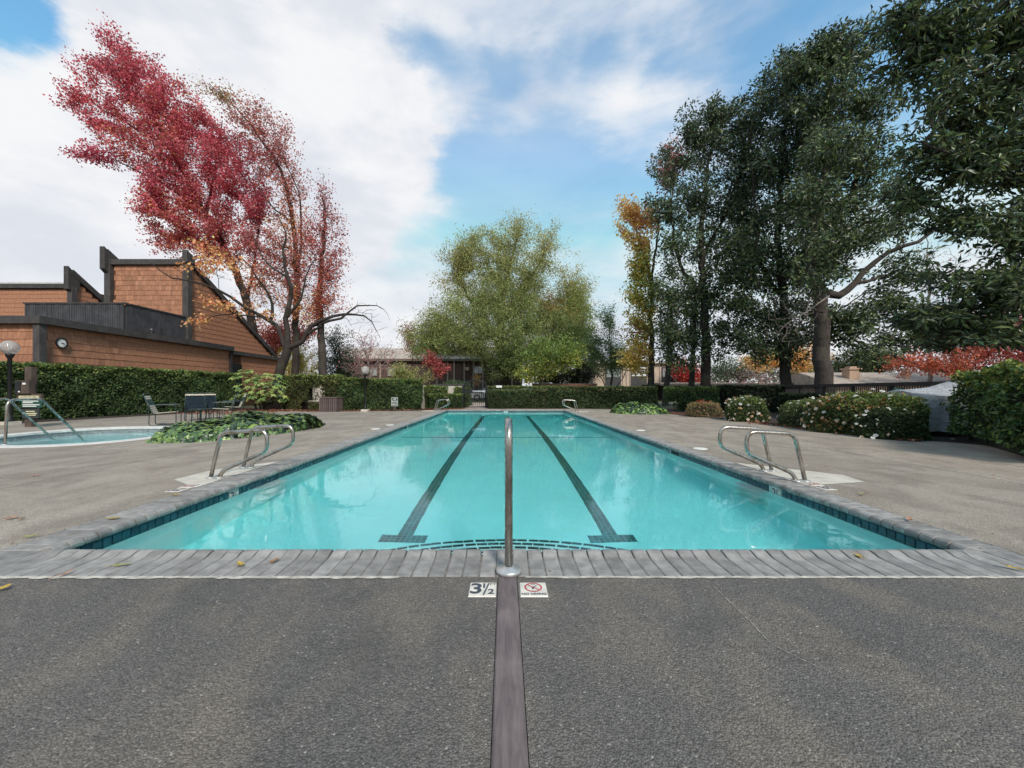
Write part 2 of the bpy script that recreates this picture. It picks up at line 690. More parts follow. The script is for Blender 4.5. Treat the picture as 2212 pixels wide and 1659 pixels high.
for r in ((-30, -6, 30, 2.5), (-30, 2.5, -15.4, 24.2), (-15.4, 2.5, -3.3, 7.2), (-15.4, 14.0, -3.3, 24.2), (-7.5, 7.2, -3.3, 14.0),
          (3.3, 2.5, 30, 24.2), (-3.3, 21.1, 3.3, 24.2)):
    sheet(deckb, *r, -.022)
deck = tag(deckb.build('pool_deck', M['joint_dark']), kind='structure')
YS = [2.29, 4.8, 7.5, 10.2, 12.9, 15.6, 18.3, 21.28]
slab(deck, 'concrete_slab', -30, -6, -.037, 2.29, M['deck_front'])
slab(deck, 'concrete_slab', .065, -6, 30, 2.29, M['deck_front'])
for y0, y1 in zip(YS[:-1], YS[1:]):
    slab(deck, 'concrete_slab', -5.6, y0, OX0, y1, M['deck'])
    slab(deck, 'concrete_slab', OX1, y0, 6.08, y1, M['deck'])
    slab(deck, 'concrete_slab', 6.09, y0, 18, y1, M['deck'])
for r in ((-30, 2.29, -5.6, 4.8), (-30, 4.8, -5.6, 7.2), (-7.5, 7.2, -5.6, 10.2), (-7.5, 10.2, -5.6, 14.0), (-30, 7.2, -15.4, 14.0),
          (-30, 14, -5.6, 18.3), (-30, 18.3, -5.6, 24.2), (-5.6, 21.28, 0, 24.2), (0, 21.28, 6.08, 24.2), (6.09, 21.28, 30, 24.2), (18, 2.29, 30, 21.28)):
    slab(deck, 'concrete_slab', *r, M['deck'])
sr = MB()
a_, b_ = spa_ring(.30, 0), rect_ring(-15.393, 7.207, -7.507, 13.993, 0)
n_ = len(a_)
sr.add(a_ + b_, [(i, n_ + i, n_ + (i + 1) % n_, (i + 1) % n_) for i in range(n_)])
link('concrete_slab', sr.mesh('slab'), M['deck'], deck)
# pale filler standing in some joints, worn grout along the near coping
jf = MB()
for (x0, y0, x1, y1) in ((6.072, 2.4, 6.098, 21.2), (3.5, 7.490, 6.07, 7.506), (3.5, 12.892, 6.07, 12.906), (-9.5, 18.292, -5.62, 18.31), (-5.6, 10.192, -4.0, 10.204)):
    sheet(jf, x0, y0, x1, y1, .003)
tag(jf.build('expansion_joint', M['joint_pale']), kind='structure')


def ragged_strip(name, x0, x1, y, w, mat, z, seed, gaps=()):
    r_ = random.Random(seed)
    mb = MB()
    n = int((x1 - x0) / .04)
    top, bot = [], []
    for i in range(n + 1):
        x = x0 + (x1 - x0) * i / n
        ww = w * (.55 + .45 * r_.random())
        top.append((x, y, z))
        bot.append((x, y - ww, z))
    mb.add(top + bot, [(i, n + 1 + i, n + 2 + i, i + 1) for i in range(n) if not any(a < top[i][0] < b for a, b in gaps)])
    o = mb.build(name, mat)
    return tag(o, kind='structure')


ragged_strip('grout_line', -5.4, -.62, 2.285, .035, M['joint_pale'], .004, 3)
ragged_strip('grout_line', .12, 5.5, 2.285, .030, M['joint_pale'], .004, 4)
# hairline crack in the near right slab
ck = MB()
cp = [gnd(1538, 1264), gnd(1575, 1300), gnd(1622, 1345), gnd(1665, 1392), gnd(1720, 1420), gnd(1775, 1446)]
for i in range(len(cp) - 1):
    a, b = cp[i], cp[i + 1]
    m_ = 8
    for q in range(m_):
        p0, p1 = a.lerp(b, q / m_), a.lerp(b, (q + 1) / m_)
        w0 = .0020 * (1 + .6 * math.sin(q * 2.1 + i))
        d = (p1 - p0).normalized()
        s_ = Vector((-d.y, d.x, 0))
        ck.add([p0 - s_ * w0 + Vector((0, 0, .003)), p0 + s_ * w0 + Vector((0, 0, .003)), p1 + s_ * w0 + Vector((0, 0, .003)), p1 - s_ * w0 + Vector((0, 0, .003))], [(0, 1, 2, 3)])
tag(ck.build('slab_crack', simple('crack_filler', (.27, .25, .225), .95, var=.4, scale=30)), kind='structure')

# worn wooden board set in the deck
M['wood_strip'] = None


def wood(name, a, b, stretch=(30, 1.2, 1), rough=.75, ob=False, bump=.002, rnd=.12):
    k = NT(name)
    p = k.pos(stretch, ob)
    n1 = k.noise(p, 1.6, 6, .65, 1.2)
    n2 = k.noise(k.pos((1, 1, 1), ob), 2.5, 4, .6)
    c = k.mix(k.rng(n1, .3, .7), a, b)
    c = k.mix(k.rng(n2, .45, .7, 0, .5), c, tuple(min(1, x * 1.5) for x in a))
    oi = k.n('ShaderNodeObjectInfo').outputs['Random']
    c = k.mix(1.0, c, k.rng(oi, 0, 1, 1 - rnd, 1 + rnd, False), 'MULTIPLY')
    return k.surf(k.pbr(c, rough, 0, .3, k.bump(n1, bump)))


M['wood_strip'] = wood('weathered_board', (.185, .150, .148), (.115, .092, .092), (26, 3.0, 1))
bd = MB()
bv = .006
prof = [(-.041, -.06), (-.041, .000), (-.041 + bv, .006), (.069 - bv, .006), (.069, .0), (.069, -.06)]
bd.prism([(x, -3.0, z) for x, z in prof], (0, 5.275, 0))
brd = bd.build('expansion_board', M['wood_strip'])
tag(brd, 'weathered brown wooden board set flush between the two near concrete slabs', 'board')

# pale concrete patches round the ladders
for poly, nm in (([(-3.47, 4.35), (-4.05, 4.75), (-4.0, 5.3), (-3.47, 5.95)], 0), ([(3.46, 4.45), (4.28, 4.62), (4.35, 5.0), (3.46, 5.85)], 1),
                 ([(-3.47, 19.6), (-4.3, 19.7), (-4.3, 20.5), (-3.47, 20.8)], 2), ([(3.46, 19.0), (4.2, 19.2), (4.2, 19.9), (3.46, 20.2)], 3)):
    pm = MB()
    ring = [Vector((x, y, .004)) for x, y in poly]
    if nm in (1, 3):
        ring = ring
    pm.add(ring, [tuple(range(len(ring)))])
    tag(pm.build('concrete_patch', M['pale_concrete']), kind='structure')
wornp = MB()
# ---------------------------------------------------------------- setting: pool
FZ0, FZ1, FY0, FY1 = -1.12, -1.75, 11.0, 19.0
WX0, WX1, WY0, WY1 = -3.12, 3.18, 2.69, 20.91


def floor_z(y):
    if y < FY0:
        return FZ0
    if y > FY1:
        return FZ1
    t = (y - FY0) / (FY1 - FY0)
    return FZ0 + (FZ1 - FZ0) * t


pb = MB()
ys = [WY0, FY0, FY1, WY1]
for a, b in zip(ys[:-1], ys[1:]):
    pb.add([(WX0, a, floor_z(a)), (WX1, a, floor_z(a)), (WX1, b, floor_z(b)), (WX0, b, floor_z(b))], [(0, 1, 2, 3)])
    for x in (WX0, WX1):
        pb.add([(x, a, floor_z(a)), (x, b, floor_z(b)), (x, b, -.045), (x, a, -.045)], [(0, 1, 2, 3)])
for y in (WY0, WY1):
    pb.add([(WX0, y, floor_z(y)), (WX1, y, floor_z(y)), (WX1, y, -.045), (WX0, y, -.045)], [(0, 1, 2, 3)])
pool = tag(pb.build('swimming_pool', M['plaster']), 'long turquoise lap pool', kind='structure')
# grout bed behind the tiles
gb = MB()
for x, sx_ in ((WX0, 1), (WX1, -1)):
    gb.box((x + sx_ * .001, (WY0 + WY1) / 2, -.1275), (.006, WY1 - WY0, .165))
gb.box((0.03, WY1 - .001, -.1275), (WX1 - WX0 - .01, .006, .165))
gb.box((0.03, WY0 + .001, -.1275), (WX1 - WX0 - .01, .006, .165))
gb.build('tile_grout', M['grout'], pool)


def rounded_tile(w, h, d=.012):
    b = MB()
    e = .004
    b.add([(-w / 2, -h / 2, 0), (w / 2, -h / 2, 0), (w / 2, h / 2, 0), (-w / 2, h / 2, 0),
           (-w / 2 + e, -h / 2 + e, d), (w / 2 - e, -h / 2 + e, d), (w / 2 - e, h / 2 - e, d), (-w / 2 + e, h / 2 - e, d)],
          [(4, 5, 6, 7), (0, 1, 5, 4), (1, 2, 6, 5), (2, 3, 7, 6), (3, 0, 4, 7)])
    return b.mesh('tile')


wtile = rounded_tile(.0715, .0715, .010)
RL = (rad(90), 0, rad(90))
RR = (rad(90), 0, rad(-90))
RF = (rad(90), 0, 0)
skim = {-1: 12.2, 1: 7.25}
mark = {-1: 4.45, 1: 4.53}
far_t = []
TP = .0762
for side, x, r_ in ((-1, WX0 + .004, RL), (1, WX1 - .004, RR)):
    n = int((WY1 - WY0) / TP)
    for i in range(n):
        y = WY0 + .04 + i * TP
        if abs(y - skim[side]) < .21 or abs(y - mark[side]) < .108:
            continue
        for q in range(2):
            L = (x, y, -.0855 - q * TP + random.uniform(-.0008, .0008))
            if i < 77:
                link('waterline_tile', wtile, M['tile'], pool, L, r_)
            else:
                far_t.append((wtile, L, Euler(r_)))
n = int((WX1 - WX0) / TP)
for i in range(n):
    if abs(i - n // 2) < 2:
        continue
    for q in range(2):
        far_t.append((wtile, (WX0 + .04 + i * TP, WY1 - .004, -.0855 - q * TP), Euler(RF)))
for side, x in ((-1, WX0), (1, WX1)):
    sk = MB().box((x + side * .05, skim[side], -.12), (.112, .36, .14))
    sk.build('skimmer_opening', simple('skimmer_dark', (.012, .016, .018), .6), pool)

# coping bricks
FLATP = [(0, -.052), (0, .0), (.004, .004), (.36, .004), (.36, -.052)]


def brick_mesh(depth, roll=True, w=.0915):
    if roll:
        e = depth
        prof = [(0, -.05), (0, -.002), (.004, .003), (e - .135, .003), (e - .105, .007), (e - .078, .017), (e - .05, .024), (e - .026, .022), (e - .008, .010), (e, -.010),
                (e - .004, -.030), (e - .016, -.043), (e - .036, -.048), (e - .05, -.05)]
    else:
        prof = [(0, -.05), (0, -.002), (.004, .003), (depth - .004, .003), (depth, -.002), (depth, -.05)]
    n = len(prof)
    b = MB()
    xs = [-w / 2, -w / 2 + .006, w / 2 - .006, w / 2]
    vs_, ins = [], [.004, 0, 0, .004]
    cz = -.02
    for x, q in zip(xs, ins):
        for (t, z) in prof:
            vs_.append((x, t, z - q if z > cz else z))
    fs = [(i * n + k, (i + 1) * n + k, (i + 1) * n + (k + 1) % n, i * n + (k + 1) % n) for i in range(3) for k in range(n)]
    fs += [tuple(range(n)), tuple(3 * n + k for k in range(n))[::-1]]
    b.add(vs_, fs)
    me = b.mesh('coping_brick')
    return me


FAR_TILES = far_t
bk_f, bk_flat, bk_l, bk_r = brick_mesh(.36), brick_mesh(.36, False), brick_mesh(PX0 - OX0), brick_mesh(OX1 - PX1)
mo = MB()
mo.box((0, (OY0 + PY0) / 2 - .02, -.03), (OX1 - OX0 - .01, .30, .055))
mo.box(((OX0 + PX0) / 2 - .02, (PY0 + OY1) / 2, -.03), (PX0 - OX0 - .05, OY1 - PY0 - .02, .053))
mo.box(((OX1 + PX1) / 2 + .02, (PY0 + OY1) / 2, -.03), (OX1 - PX1 - .05, OY1 - PY0 - .02, .053))
mo.box((0.03, (PY1 + OY1) / 2 + .02, -.03), (PX1 - PX0, OY1 - PY1 - .05, .051))
mo.build('mortar_bed', M['mortar'], pool)
far_b = []
nf = 69
for i in range(nf):
    x = OX0 + (i + .5) * (OX1 - OX0) / nf
    flat = x < PX0 - .0 or x > PX1 + .0
    link('coping_brick', bk_flat if flat else bk_f, M['brick'], pool, (x, OY0, random.uniform(-.0012, .0012)), (random.uniform(-.002, .002), random.uniform(-.006, .006), random.uniform(-.012, .012)))
ns = 183
for i in range(ns):
    y = PY0 + (i + .5) * (PY1 + .0 - PY0) / ns
    for side, me, x, rz in ((-1, bk_l, OX0, rad(-90)), (1, bk_r, OX1, rad(90))):
        j = (random.uniform(-.002, .002), random.uniform(-.005, .005), rz + random.uniform(-.01, .01))
        L = (x, y, random.uniform(-.0012, .0012))
        if i < 115:
            link('coping_brick', me, M['brick'], pool, L, j)
        else:
            far_b.append((me, L, rz))
for i in range(62):
    far_b.append((bk_l, (PX0 + .05 + i * .1, OY1 + .05, 0), rad(180)))
for s_ in (-1, 1):
    for k_ in range(4):
        far_b.append((bk_flat, ((OX0 if s_ < 0 else OX1 - .36), PY1 + .05 + k_ * .09, 0), rad(-90) if s_ < 0 else rad(-90)))


def join(name, items, mat, parent, kind='stuff'):
    """Joins (mesh, location, rz) copies into one part."""
    V, I, T = [], [], []
    o = 0
    for me, L, rz in items:
        nv = len(me.vertices)
        co = np.empty(nv * 3, dtype=np.float32)
        me.vertices.foreach_get('co', co)
        co = co.reshape(-1, 3)
        R = np.array(Matrix.Rotation(rz, 3, 'Z') if isinstance(rz, float) else rz.to_matrix())
        V.append(co @ R.T + np.array(L))
        ix = np.empty(len(me.loops), dtype=np.int32)
        me.loops.foreach_get('vertex_index', ix)
        t = np.empty(len(me.polygons), dtype=np.int32)
        me.polygons.foreach_get('loop_total', t)
        I.append(ix + o)
        T.append(t)
        o += nv
    me = np_mesh(name, np.concatenate(V), np.concatenate(T), np.concatenate(I))
    ob = link(name, me, mat, parent)
    if kind:
        ob['kind'] = kind
    return ob


join('coping_bricks', far_b, M['brick'], pool)
join('waterline_tiles', FAR_TILES, M['tile'], pool)

# lane lines: rows of three small tiles with a T at the near end
ltile = rounded_tile(.0505, .0505, .005)
LP = .0545
rest = []
for cx in (-1.075, 1.13):
    lane = MB()
    for a, b in ((4.02, FY0), (FY0, FY1), (FY1, 19.42)):
        lane.add([(cx - .083, a, floor_z(a) + .003), (cx + .083, a, floor_z(a) + .003), (cx + .083, b, floor_z(b) + .003), (cx - .083, b, floor_z(b) + .003)], [(0, 1, 2, 3)])
    for y in (4.02, 19.42):
        lane.add([(cx - .247, y - .005, floor_z(y) + .004), (cx + .247, y - .005, floor_z(y) + .004), (cx + .247, y + .165, floor_z(y) + .004), (cx - .247, y + .165, floor_z(y) + .004)], [(0, 1, 2, 3)])
    ln = lane.build('lane_line', M['grout'], pool)
    rows = int((19.42 - 4.02) / LP)
    cnt = 0
    for i in range(rows):
        y = 4.046 + i * LP
        nc = 4 if i < 3 else 1
        tilt = math.atan2(FZ1 - FZ0, FY1 - FY0) if FY0 < y < FY1 else 0.0
        for c in range(-nc, nc + 1):
            x = cx + c * LP
            if cnt < 150:
                link('lane_tile', ltile, M['lane_tile'], ln, (x, y, floor_z(y) + .004), (tilt, 0, 0))
                cnt += 1
            else:
                rest.append((ltile, (x, y, floor_z(y) + .004), Euler((tilt, 0, 0))))
    for q in range(3):
        for c in range(-4, 5):
            rest.append((ltile, (cx + c * LP, 19.446 + q * LP, FZ1 + .004), 0.0))
for i in range(108):
    for q in range(2):
        rest.append((ltile, (-2.88 + i * LP, 10.90 + q * LP, FZ0 + .006), 0.0))
join('lane_tiles', rest, M['lane_tile'], pool)

# rounded entry steps at the near end, dark tile nosings
stile = rounded_tile(.098, .040, .006)
SCX, SXK = .02, 1.55
for R, z in ((1.26, -.94), (1.01, -.76), (.76, -.58), (.51, -.40)):
    st = MB()
    n = 40
    ring = [Vector((SCX + SXK * R * math.cos(math.pi * i / n), WY0 + .002 + R * math.sin(math.pi * i / n), z)) for i in range(n + 1)]
    st.prism(ring, (0, 0, FZ0 + .002 - z))
    so = st.build('step', M['plaster'], pool)
    # tiles evenly spaced along the curved edge
    fine_ = [(SCX + SXK * (R - .03) * math.cos(math.pi * i / 400), WY0 + (R - .03) * math.sin(math.pi * i / 400)) for i in range(401)]
    acc_, nxt = 0.0, .06
    for p0, p1 in zip(fine_[:-1], fine_[1:]):
        acc_ += math.dist(p0, p1)
        if acc_ >= nxt and p1[1] > WY0 + .03:
            nxt += .108
            link('nosing_tile', stile, M['step_tile'], so, (p1[0], p1[1], z + .001), (0, 0, math.atan2(p0[1] - p1[1], p0[0] - p1[0])))

# white treads on the wall under the ladders
for side, x, yc in ((-1, WX0, 5.12), (1, WX1, 4.95)):
    for z in (-.28, -.54, -.80):
        t = MB()
        s_ = -side
        t.prism([(x + s_ * .001, yc - .25, z), (x + s_ * .10, yc - .25, z), (x + s_ * .13, yc - .20, z), (x + s_ * .13, yc + .20, z), (x + s_ * .10, yc + .25, z), (x + s_ * .001, yc + .25, z)], (0, 0, -.035))
        t.build('wall_tread', M['white_plastic'], pool)

wb = MB()
wb.box(((WX0 + WX1) / 2, (WY0 + WY1) / 2, -1.15), (WX1 - WX0 + .14, WY1 - WY0 + .14, 2.10))
tag(wb.build('pool_water', M['pool_water']), kind='structure')

# round-cornered spa
sb = MB()
n_ = 72


def ringfaces(o0, o1, n):
    return [(o0 + i, o0 + (i + 1) % n, o1 + (i + 1) % n, o1 + i) for i in range(n)]


r0, r1, r2, r3 = spa_ring(0, -.03), spa_ring(0, -.55), spa_ring(-.5, -.55), spa_ring(-.5, -1.1)
sb.add(r0 + r1 + r2 + r3, ringfaces(0, n_, n_) + ringfaces(n_, 2 * n_, n_) + ringfaces(2 * n_, 3 * n_, n_) + [tuple(range(3 * n_, 4 * n_))])
spa = tag(sb.build('spa_pool', simple('spa_plaster', (.80, .88, .88), .7, var=.1, scale=3)), kind='structure')
rm = MB()
q = [spa_ring(.31, -.04), spa_ring(.31, .008), spa_ring(.295, .014), spa_ring(.02, .014), spa_ring(-.03, .006), spa_ring(-.03, -.04), spa_ring(0, -.045)]
allr = [p for r in q for p in r]
rm.add(allr, [f for i in range(len(q) - 1) for f in ringfaces(i * n_, (i + 1) * n_, n_)])
rm.build('spa_rim', simple('pale_spa_rim', (.60, .58, .55), .7, var=.12, scale=6, bump=.003), spa)
tb = MB()
tq = [spa_ring(-.004, -.05), spa_ring(-.004, -.22)]
tb.add(tq[0] + tq[1], ringfaces(0, n_, n_))
tb.build('spa_tile_band', simple('spa_tile', (.22, .25, .26), .25, var=.3, scale=18), spa)
swm = MB()
w0, w1 = spa_ring(.03, -.14), spa_ring(.03, -1.2)
swm.add(w0 + w1, ringfaces(0, n_, n_) + [tuple(range(n_)), tuple(range(n_, 2 * n_))[::-1]])
tag(swm.build('spa_water', M['spa_water']), kind='structure')

# planting beds under the hedges
beds = MB()
for poly in ([(-19.5, 7), (-16.2, 11.0), (-14.3, 21.0), (-8.5, 19.8), (-4.6, 20.4), (-3.9, 21.6), (-2.6, 22.3), (-2.6, 24.1), (-30, 24.1), (-30, 7)],
             [(-.9, 22.5), (6.2, 22.5), (7.5, 17.5), (8.0, 15.0), (8.8, 11.5), (9.1, 8.6), (9.6, 7.3), (12, 7.3), (29, 12), (29, 24.1), (-.9, 24.1)]):
    ring = [Vector((x, y, .008)) for x, y in poly]
    area = sum(a.x * b.y - b.x * a.y for a, b in zip(ring, ring[1:] + ring[:1]))
    if area < 0:
        ring = ring[::-1]
    beds.add(ring, [tuple(range(len(ring)))])
tag(beds.build('planting_bed', M['soil']), kind='structure')
pth = MB()
sheet(pth, -2.4, 22.3, -1.0, 30, .012)
sheet(pth, -40, 31, 40, 33, -.01)
tag(pth.build('path', M['path']), kind='structure')

# ---------------------------------------------------------------- buildings
M['shingle'] = simple('cedar_shingle', (.395, .195, .118), .85, var=.16, scale=7, bump=.004, bscale=40, rnd=.17, col2=(.315, .150, .092), spec=.2)
M['dark_wood'] = wood('dark_stained_timber', (.070, .064, .062), (.046, .042, .042), (6, 6, 1.2), .8)
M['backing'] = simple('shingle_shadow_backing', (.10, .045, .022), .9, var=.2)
M['roof_felt'] = simple('flat_roof_felt', (.16, .15, .14), .95, var=.25, scale=2)


def shingle_mesh(w, h):
    b = MB()
    t0, t1 = .004, .022
    x = w / 2 - .004
    b.add([(-x, 0, 0), (x, 0, 0), (x, 0, h), (-x, 0, h), (-x, -t1, 0), (x, -t1, 0), (x, -t0, h), (-x, -t0, h)],
          [(4, 5, 6, 7), (0, 4, 7, 3), (1, 2, 6, 5), (0, 1, 5, 4), (3, 7, 6, 2)])
    return b.mesh('shingle')


SHW = [.15, .18, .2, .22, .25]
SHM = [shingle_mesh(w, .305) for w in SHW]


def shingle_face(parent, origin, xdir, length, z0, ztop, rows_h, seed, skip=()):
    """Courses of shingles; ztop a function of distance along the wall. Returns list of (mesh, loc, rz, distance along)."""
    r_ = random.Random(seed)
    out = []
    xdir = Vector(xdir).normalized()
    rz = math.atan2(xdir.y, xdir.x)
    z = z0
    row = 0
    while True:
        any_ = False
        s = -.05 - r_.random() * .1
        while s < length:
            k = r_.randrange(5)
            w = SHW[k]
            c = s + w / 2
            if c - w / 2 >= -.02 and c + w / 2 <= length + .04 and z + rows_h * .7 < ztop(c) and not any(a < c < b for a, b in skip):
                p = Vector(origin) + xdir * c
                out.append((SHM[k], (p.x, p.y, z + r_.uniform(-.012, .008)), rz))
                any_ = True
            s += w
        if z > 20 or (not any_ and row > 2):
            break
        z += rows_h
        row += 1
    return out


def put_shingles(parts, limit, key):
    """parts: list of (parent, items). The `limit` that show largest become objects, the rest one part."""
    allp = [(p, it) for p, items in parts for it in items]
    allp.sort(key=lambda q: key(q[1]))
    rest_ = {}
    for i, (p, (me, L, rz)) in enumerate(allp):
        if i < limit:
            link('shingle', me, M['shingle'], p, L, (0, 0, rz))
        else:
            rest_.setdefault(p.name, (p, []))[1].append((me, L, rz))
    for nm, (p, its) in rest_.items():
        join('shingles', its, M['shingle'], p)


BX = -18.5
# low clubhouse wing along the hedge
lb = empty('low_clubhouse', (BX, 23, 0))
tag(lb, 'low flat roofed wing of brown shingles with a wall clock, behind the long hedge', 'building')
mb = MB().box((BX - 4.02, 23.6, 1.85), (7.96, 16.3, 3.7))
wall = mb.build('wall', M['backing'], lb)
doorY = 26.2
side = shingle_face(wall, (BX - .036, 15.55, 0), (0, 1, 0), 16.1, .72, lambda s: 3.78, .30, 5, skip=((10.7, 11.75),))
front = shingle_face(wall, (BX - 7.9, 15.44, 0), (1, 0, 0), 7.8, .72, lambda s: 3.78, .30, 6)
put_shingles([(wall, side + front)], 300, lambda it: (abs(it[1][1] - 12.5) + abs(it[1][0] + 18.5) * .6) / 1 + (6 if it[1][2] < 1.5 else 0))
f = MB()
f.box((BX - 4.0, 15.30, 3.86), (8.5, .16, .30))
f.box((BX + .16, 20.75, 3.86), (.16, 10.9, .30))
f.build('fascia', M['dark_wood'], lb)
f = MB().box((BX + .10, 29.0, 3.62), (.16, 5.6, .26))
f.build('fascia', M['dark_wood'], lb)
f = MB().box((BX - 4.0, 20.8, 3.95), (8.2, 10.8, .06))
f.box((BX - 4.0, 29.0, 3.70), (8.1, 5.6, .06))
f.build('roof', M['roof_felt'], lb)
p = MB().box((BX + .03, 15.42, 1.85), (.26, .26, 3.7))
p.build('corner_post', M['dark_wood'], lb)
p = MB().box((BX + .03, 26.15, 1.8), (.14, .18, 3.6))
p.build('trim_post', M['dark_wood'], lb)
d_ = MB().box((BX + .0, 26.75, 1.45), (.08, .95, 2.9))
d_.build('door', simple('dark_doorway', (.015, .015, .017), .5), lb)
for (yy, hh, r_) in ((21.3, .42, .05), (20.6, .14, .10), (24.0, .18, .07), (24.6, .12, .12)):
    v = MB().lathe((BX - .9, yy, 3.97), [(r_, 0), (r_, hh), (r_ * 1.25, hh), (r_ * 1.25, hh + .04), (.01, hh + .05)], 12)
    v.build('roof_vent', simple('vent_metal', (.42, .41, .40), .5, .3), lb)

# tall shed-roofed block
tb_ = empty('tall_clubhouse', (-21.8, 28, 0))
tag(tb_, 'tall brown shingled block with a steep single slope roof and dark timber posts', 'building')
TX0, TX1, TY0, TY1 = -24.1, -19.45, 23.8, 32.4
ZT, ZB = 8.95, 4.0


def roofz(s):
    return ZT - (ZT - ZB) * s / (TY1 - TY0)


w_ = MB()
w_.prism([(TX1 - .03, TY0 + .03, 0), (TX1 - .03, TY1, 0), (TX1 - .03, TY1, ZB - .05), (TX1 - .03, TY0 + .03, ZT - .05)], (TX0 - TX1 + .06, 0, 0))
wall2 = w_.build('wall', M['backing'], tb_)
fr = shingle_face(wall2, (TX0 + .1, TY0, 0), (1, 0, 0), TX1 - TX0 - .2, 3.9, lambda s: ZT - .1, .30, 8)
sd = shingle_face(wall2, (TX1 + .0, TY0 + .1, 0), (0, 1, 0), TY1 - TY0 - .2, 3.9, lambda s: roofz(s) - .05, .30, 9)
put_shingles([(wall2, fr + sd)], 300, lambda it: (0 if it[1][2] > 5.2 or it[1][1] > 23.9 else 5) + (it[1][1] - 23) * .35)
f = MB()
f.box(((TX0 + TX1) / 2 + .1, TY0 - .10, ZT - .05), (TX1 - TX0 + .1, .14, .32))
f.build('fascia', M['dark_wood'], tb_)
f = MB()
f.bar((TX1 + .10, TY0 - .25, ZT + .18), (TX1 + .10, TY1 + .35, ZB - .05), .16, .30)
f.build('barge_board', M['dark_wood'], tb_)
f = MB()
f.bar((TX0 - .12, TY0 - .32, ZT + .52), (TX0 - .12, TY1 + .35, ZB + .12), .22, .42)
f.build('barge_board', M['dark_wood'], tb_)
f = MB()
f.bar(((TX0 + TX1) / 2, TY0 + .1, ZT + .06), ((TX0 + TX1) / 2, TY1 + .2, ZB - .03), TX1 - TX0 - .05, .06)
f.build('roof', M['roof_felt'], tb_)
for x in (TX0 - .08, TX1 + .02):
    MB().box((x, TY0 - .06, (ZT) / 2 + .1), (.36, .30, ZT + .1)).build('post', M['dark_wood'], tb_)
f = MB().prism([(TX0 - .28, TY0 - .45, ZT - .55), (TX0 - .28, TY0 - .2, ZT - .75), (TX0 - .28, TY0 + .1, ZT + .3), (TX0 - .28, TY0 - .45, ZT + .78)], (.30, 0, 0))
f.build('beam_end', M['dark_wood'], tb_)
f = MB().prism([(TX1 - .05, TY0 - .35, ZT - .1), (TX1 - .05, TY0 + .2, ZT - .1), (TX1 - .05, TY0 + .3, ZT + .28), (TX1 - .05, TY0 - .35, ZT + .62)], (.30, 0, 0))
f.build('beam_end', M['dark_wood'], tb_)

# balcony screen of dark upright boards
bal = empty('balcony_screen', (-19.5, 20, 3.98))
tag(bal, 'dark balcony screen of upright boards standing on the low flat roof', 'balcony screen')
bp = MB()
x = -24.5
while x < -19.45:
    bp.box((x + .055, 19.82 + random.uniform(-.008, .008), 4.74), (.098, .035, 1.50))
    x += .115
y = 19.9
while y < 23.6:
    bp.box((-19.42 + random.uniform(-.008, .008), y + .055, 4.74), (.035, .098, 1.50))
    y += .115
o = bp.build('boards', wood('dark_screen_boards', (.058, .058, .064), (.036, .036, .041), (1, 1, .3), .8, rnd=.1), bal)
o['kind'] = 'stuff'
c = MB().box((-21.95, 19.82, 5.52), (5.2, .12, .07)).box((-19.42, 21.8, 5.52), (.12, 3.8, .07)).box((-21.95, 19.90, 4.75), (5.0, .05, 1.35)).box((-19.49, 21.75, 4.75), (.05, 3.6, 1.35))
c.build('rail', M['dark_wood'], bal)

# third block at the far left
lb3 = empty('shingled_house', (-31, 28, 0))
tag(lb3, 'brown shingled house with a short sloping roof end, partly hidden behind the balcony screen', 'building')
HX, HY = -28.9, 26.0
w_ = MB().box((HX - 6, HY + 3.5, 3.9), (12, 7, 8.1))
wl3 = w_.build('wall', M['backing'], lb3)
it = shingle_face(wl3, (HX - 9, HY - .02, 0), (1, 0, 0), 9, 3.6, lambda s: 7.9, .30, 12)
join('shingles', it, M['shingle'], wl3)
MB().prism([(HX + .02, HY + .1, 3), (HX + .02, HY + 4.3, 3), (HX + .02, HY + 4.3, 5.6), (HX + .02, HY + .1, 8.5)], (-.1, 0, 0)).build('gable_wall', M['backing'], lb3)
it = shingle_face(wl3, (HX + .05, HY + .1, 0), (0, 1, 0), 4.0, 3.6, lambda s: 8.45 - s * .69, .30, 13)
join('shingles', it, M['shingle'], wl3)
MB().box((HX - 6, HY - .12, 8.0), (12, .14, .26)).build('fascia', M['dark_wood'], lb3)
MB().box((HX - 6, HY + .4, 8.20), (12, 1.2, .10)).build('roof', simple('pale_roof_edge', (.50, .50, .50), .7), lb3)
MB().box((HX + .05, HY - .1, 4.0), (.34, .34, 8.0)).build('post', M['dark_wood'], lb3)
f = MB()
f.bar((HX + .10, HY - .25, 8.95), (HX + .10, HY + 4.6, 5.55), .20, .34)
f.prism([(HX - .14, HY - .45, 7.75), (HX - .14, HY + .1, 7.45), (HX - .14, HY + .3, 8.5), (HX - .14, HY - .45, 9.25)], (.32, 0, 0))
f.build('barge_board', M['dark_wood'], lb3)
wd = MB().box((HX + .09, HY + 1.35, 6.1), (.08, 1.2, 1.3))
wf = wd.build('window', M['dark_wood'], lb3)
MB().box((HX + .14, HY + 1.35, 6.1), (.02, 1.0, 1.1)).build('pane', simple('dark_glass', (.02, .03, .035), .08, spec=.8), wf)

# wall clock
ck_ = empty('wall_clock', (BX + .02, 16.15, 2.95))
cz = at(130, 741, 16.15)
Yc = BX / ((130 - 1091) / 839)
cc = Vector((BX + .03, Yc, 1.1 + (842 - 741) * Yc / 839))
ck_.location = cc
WL[ck_.name] = cc
tag(ck_, 'round white wall clock with black rim on the brown shingle wall', 'clock')


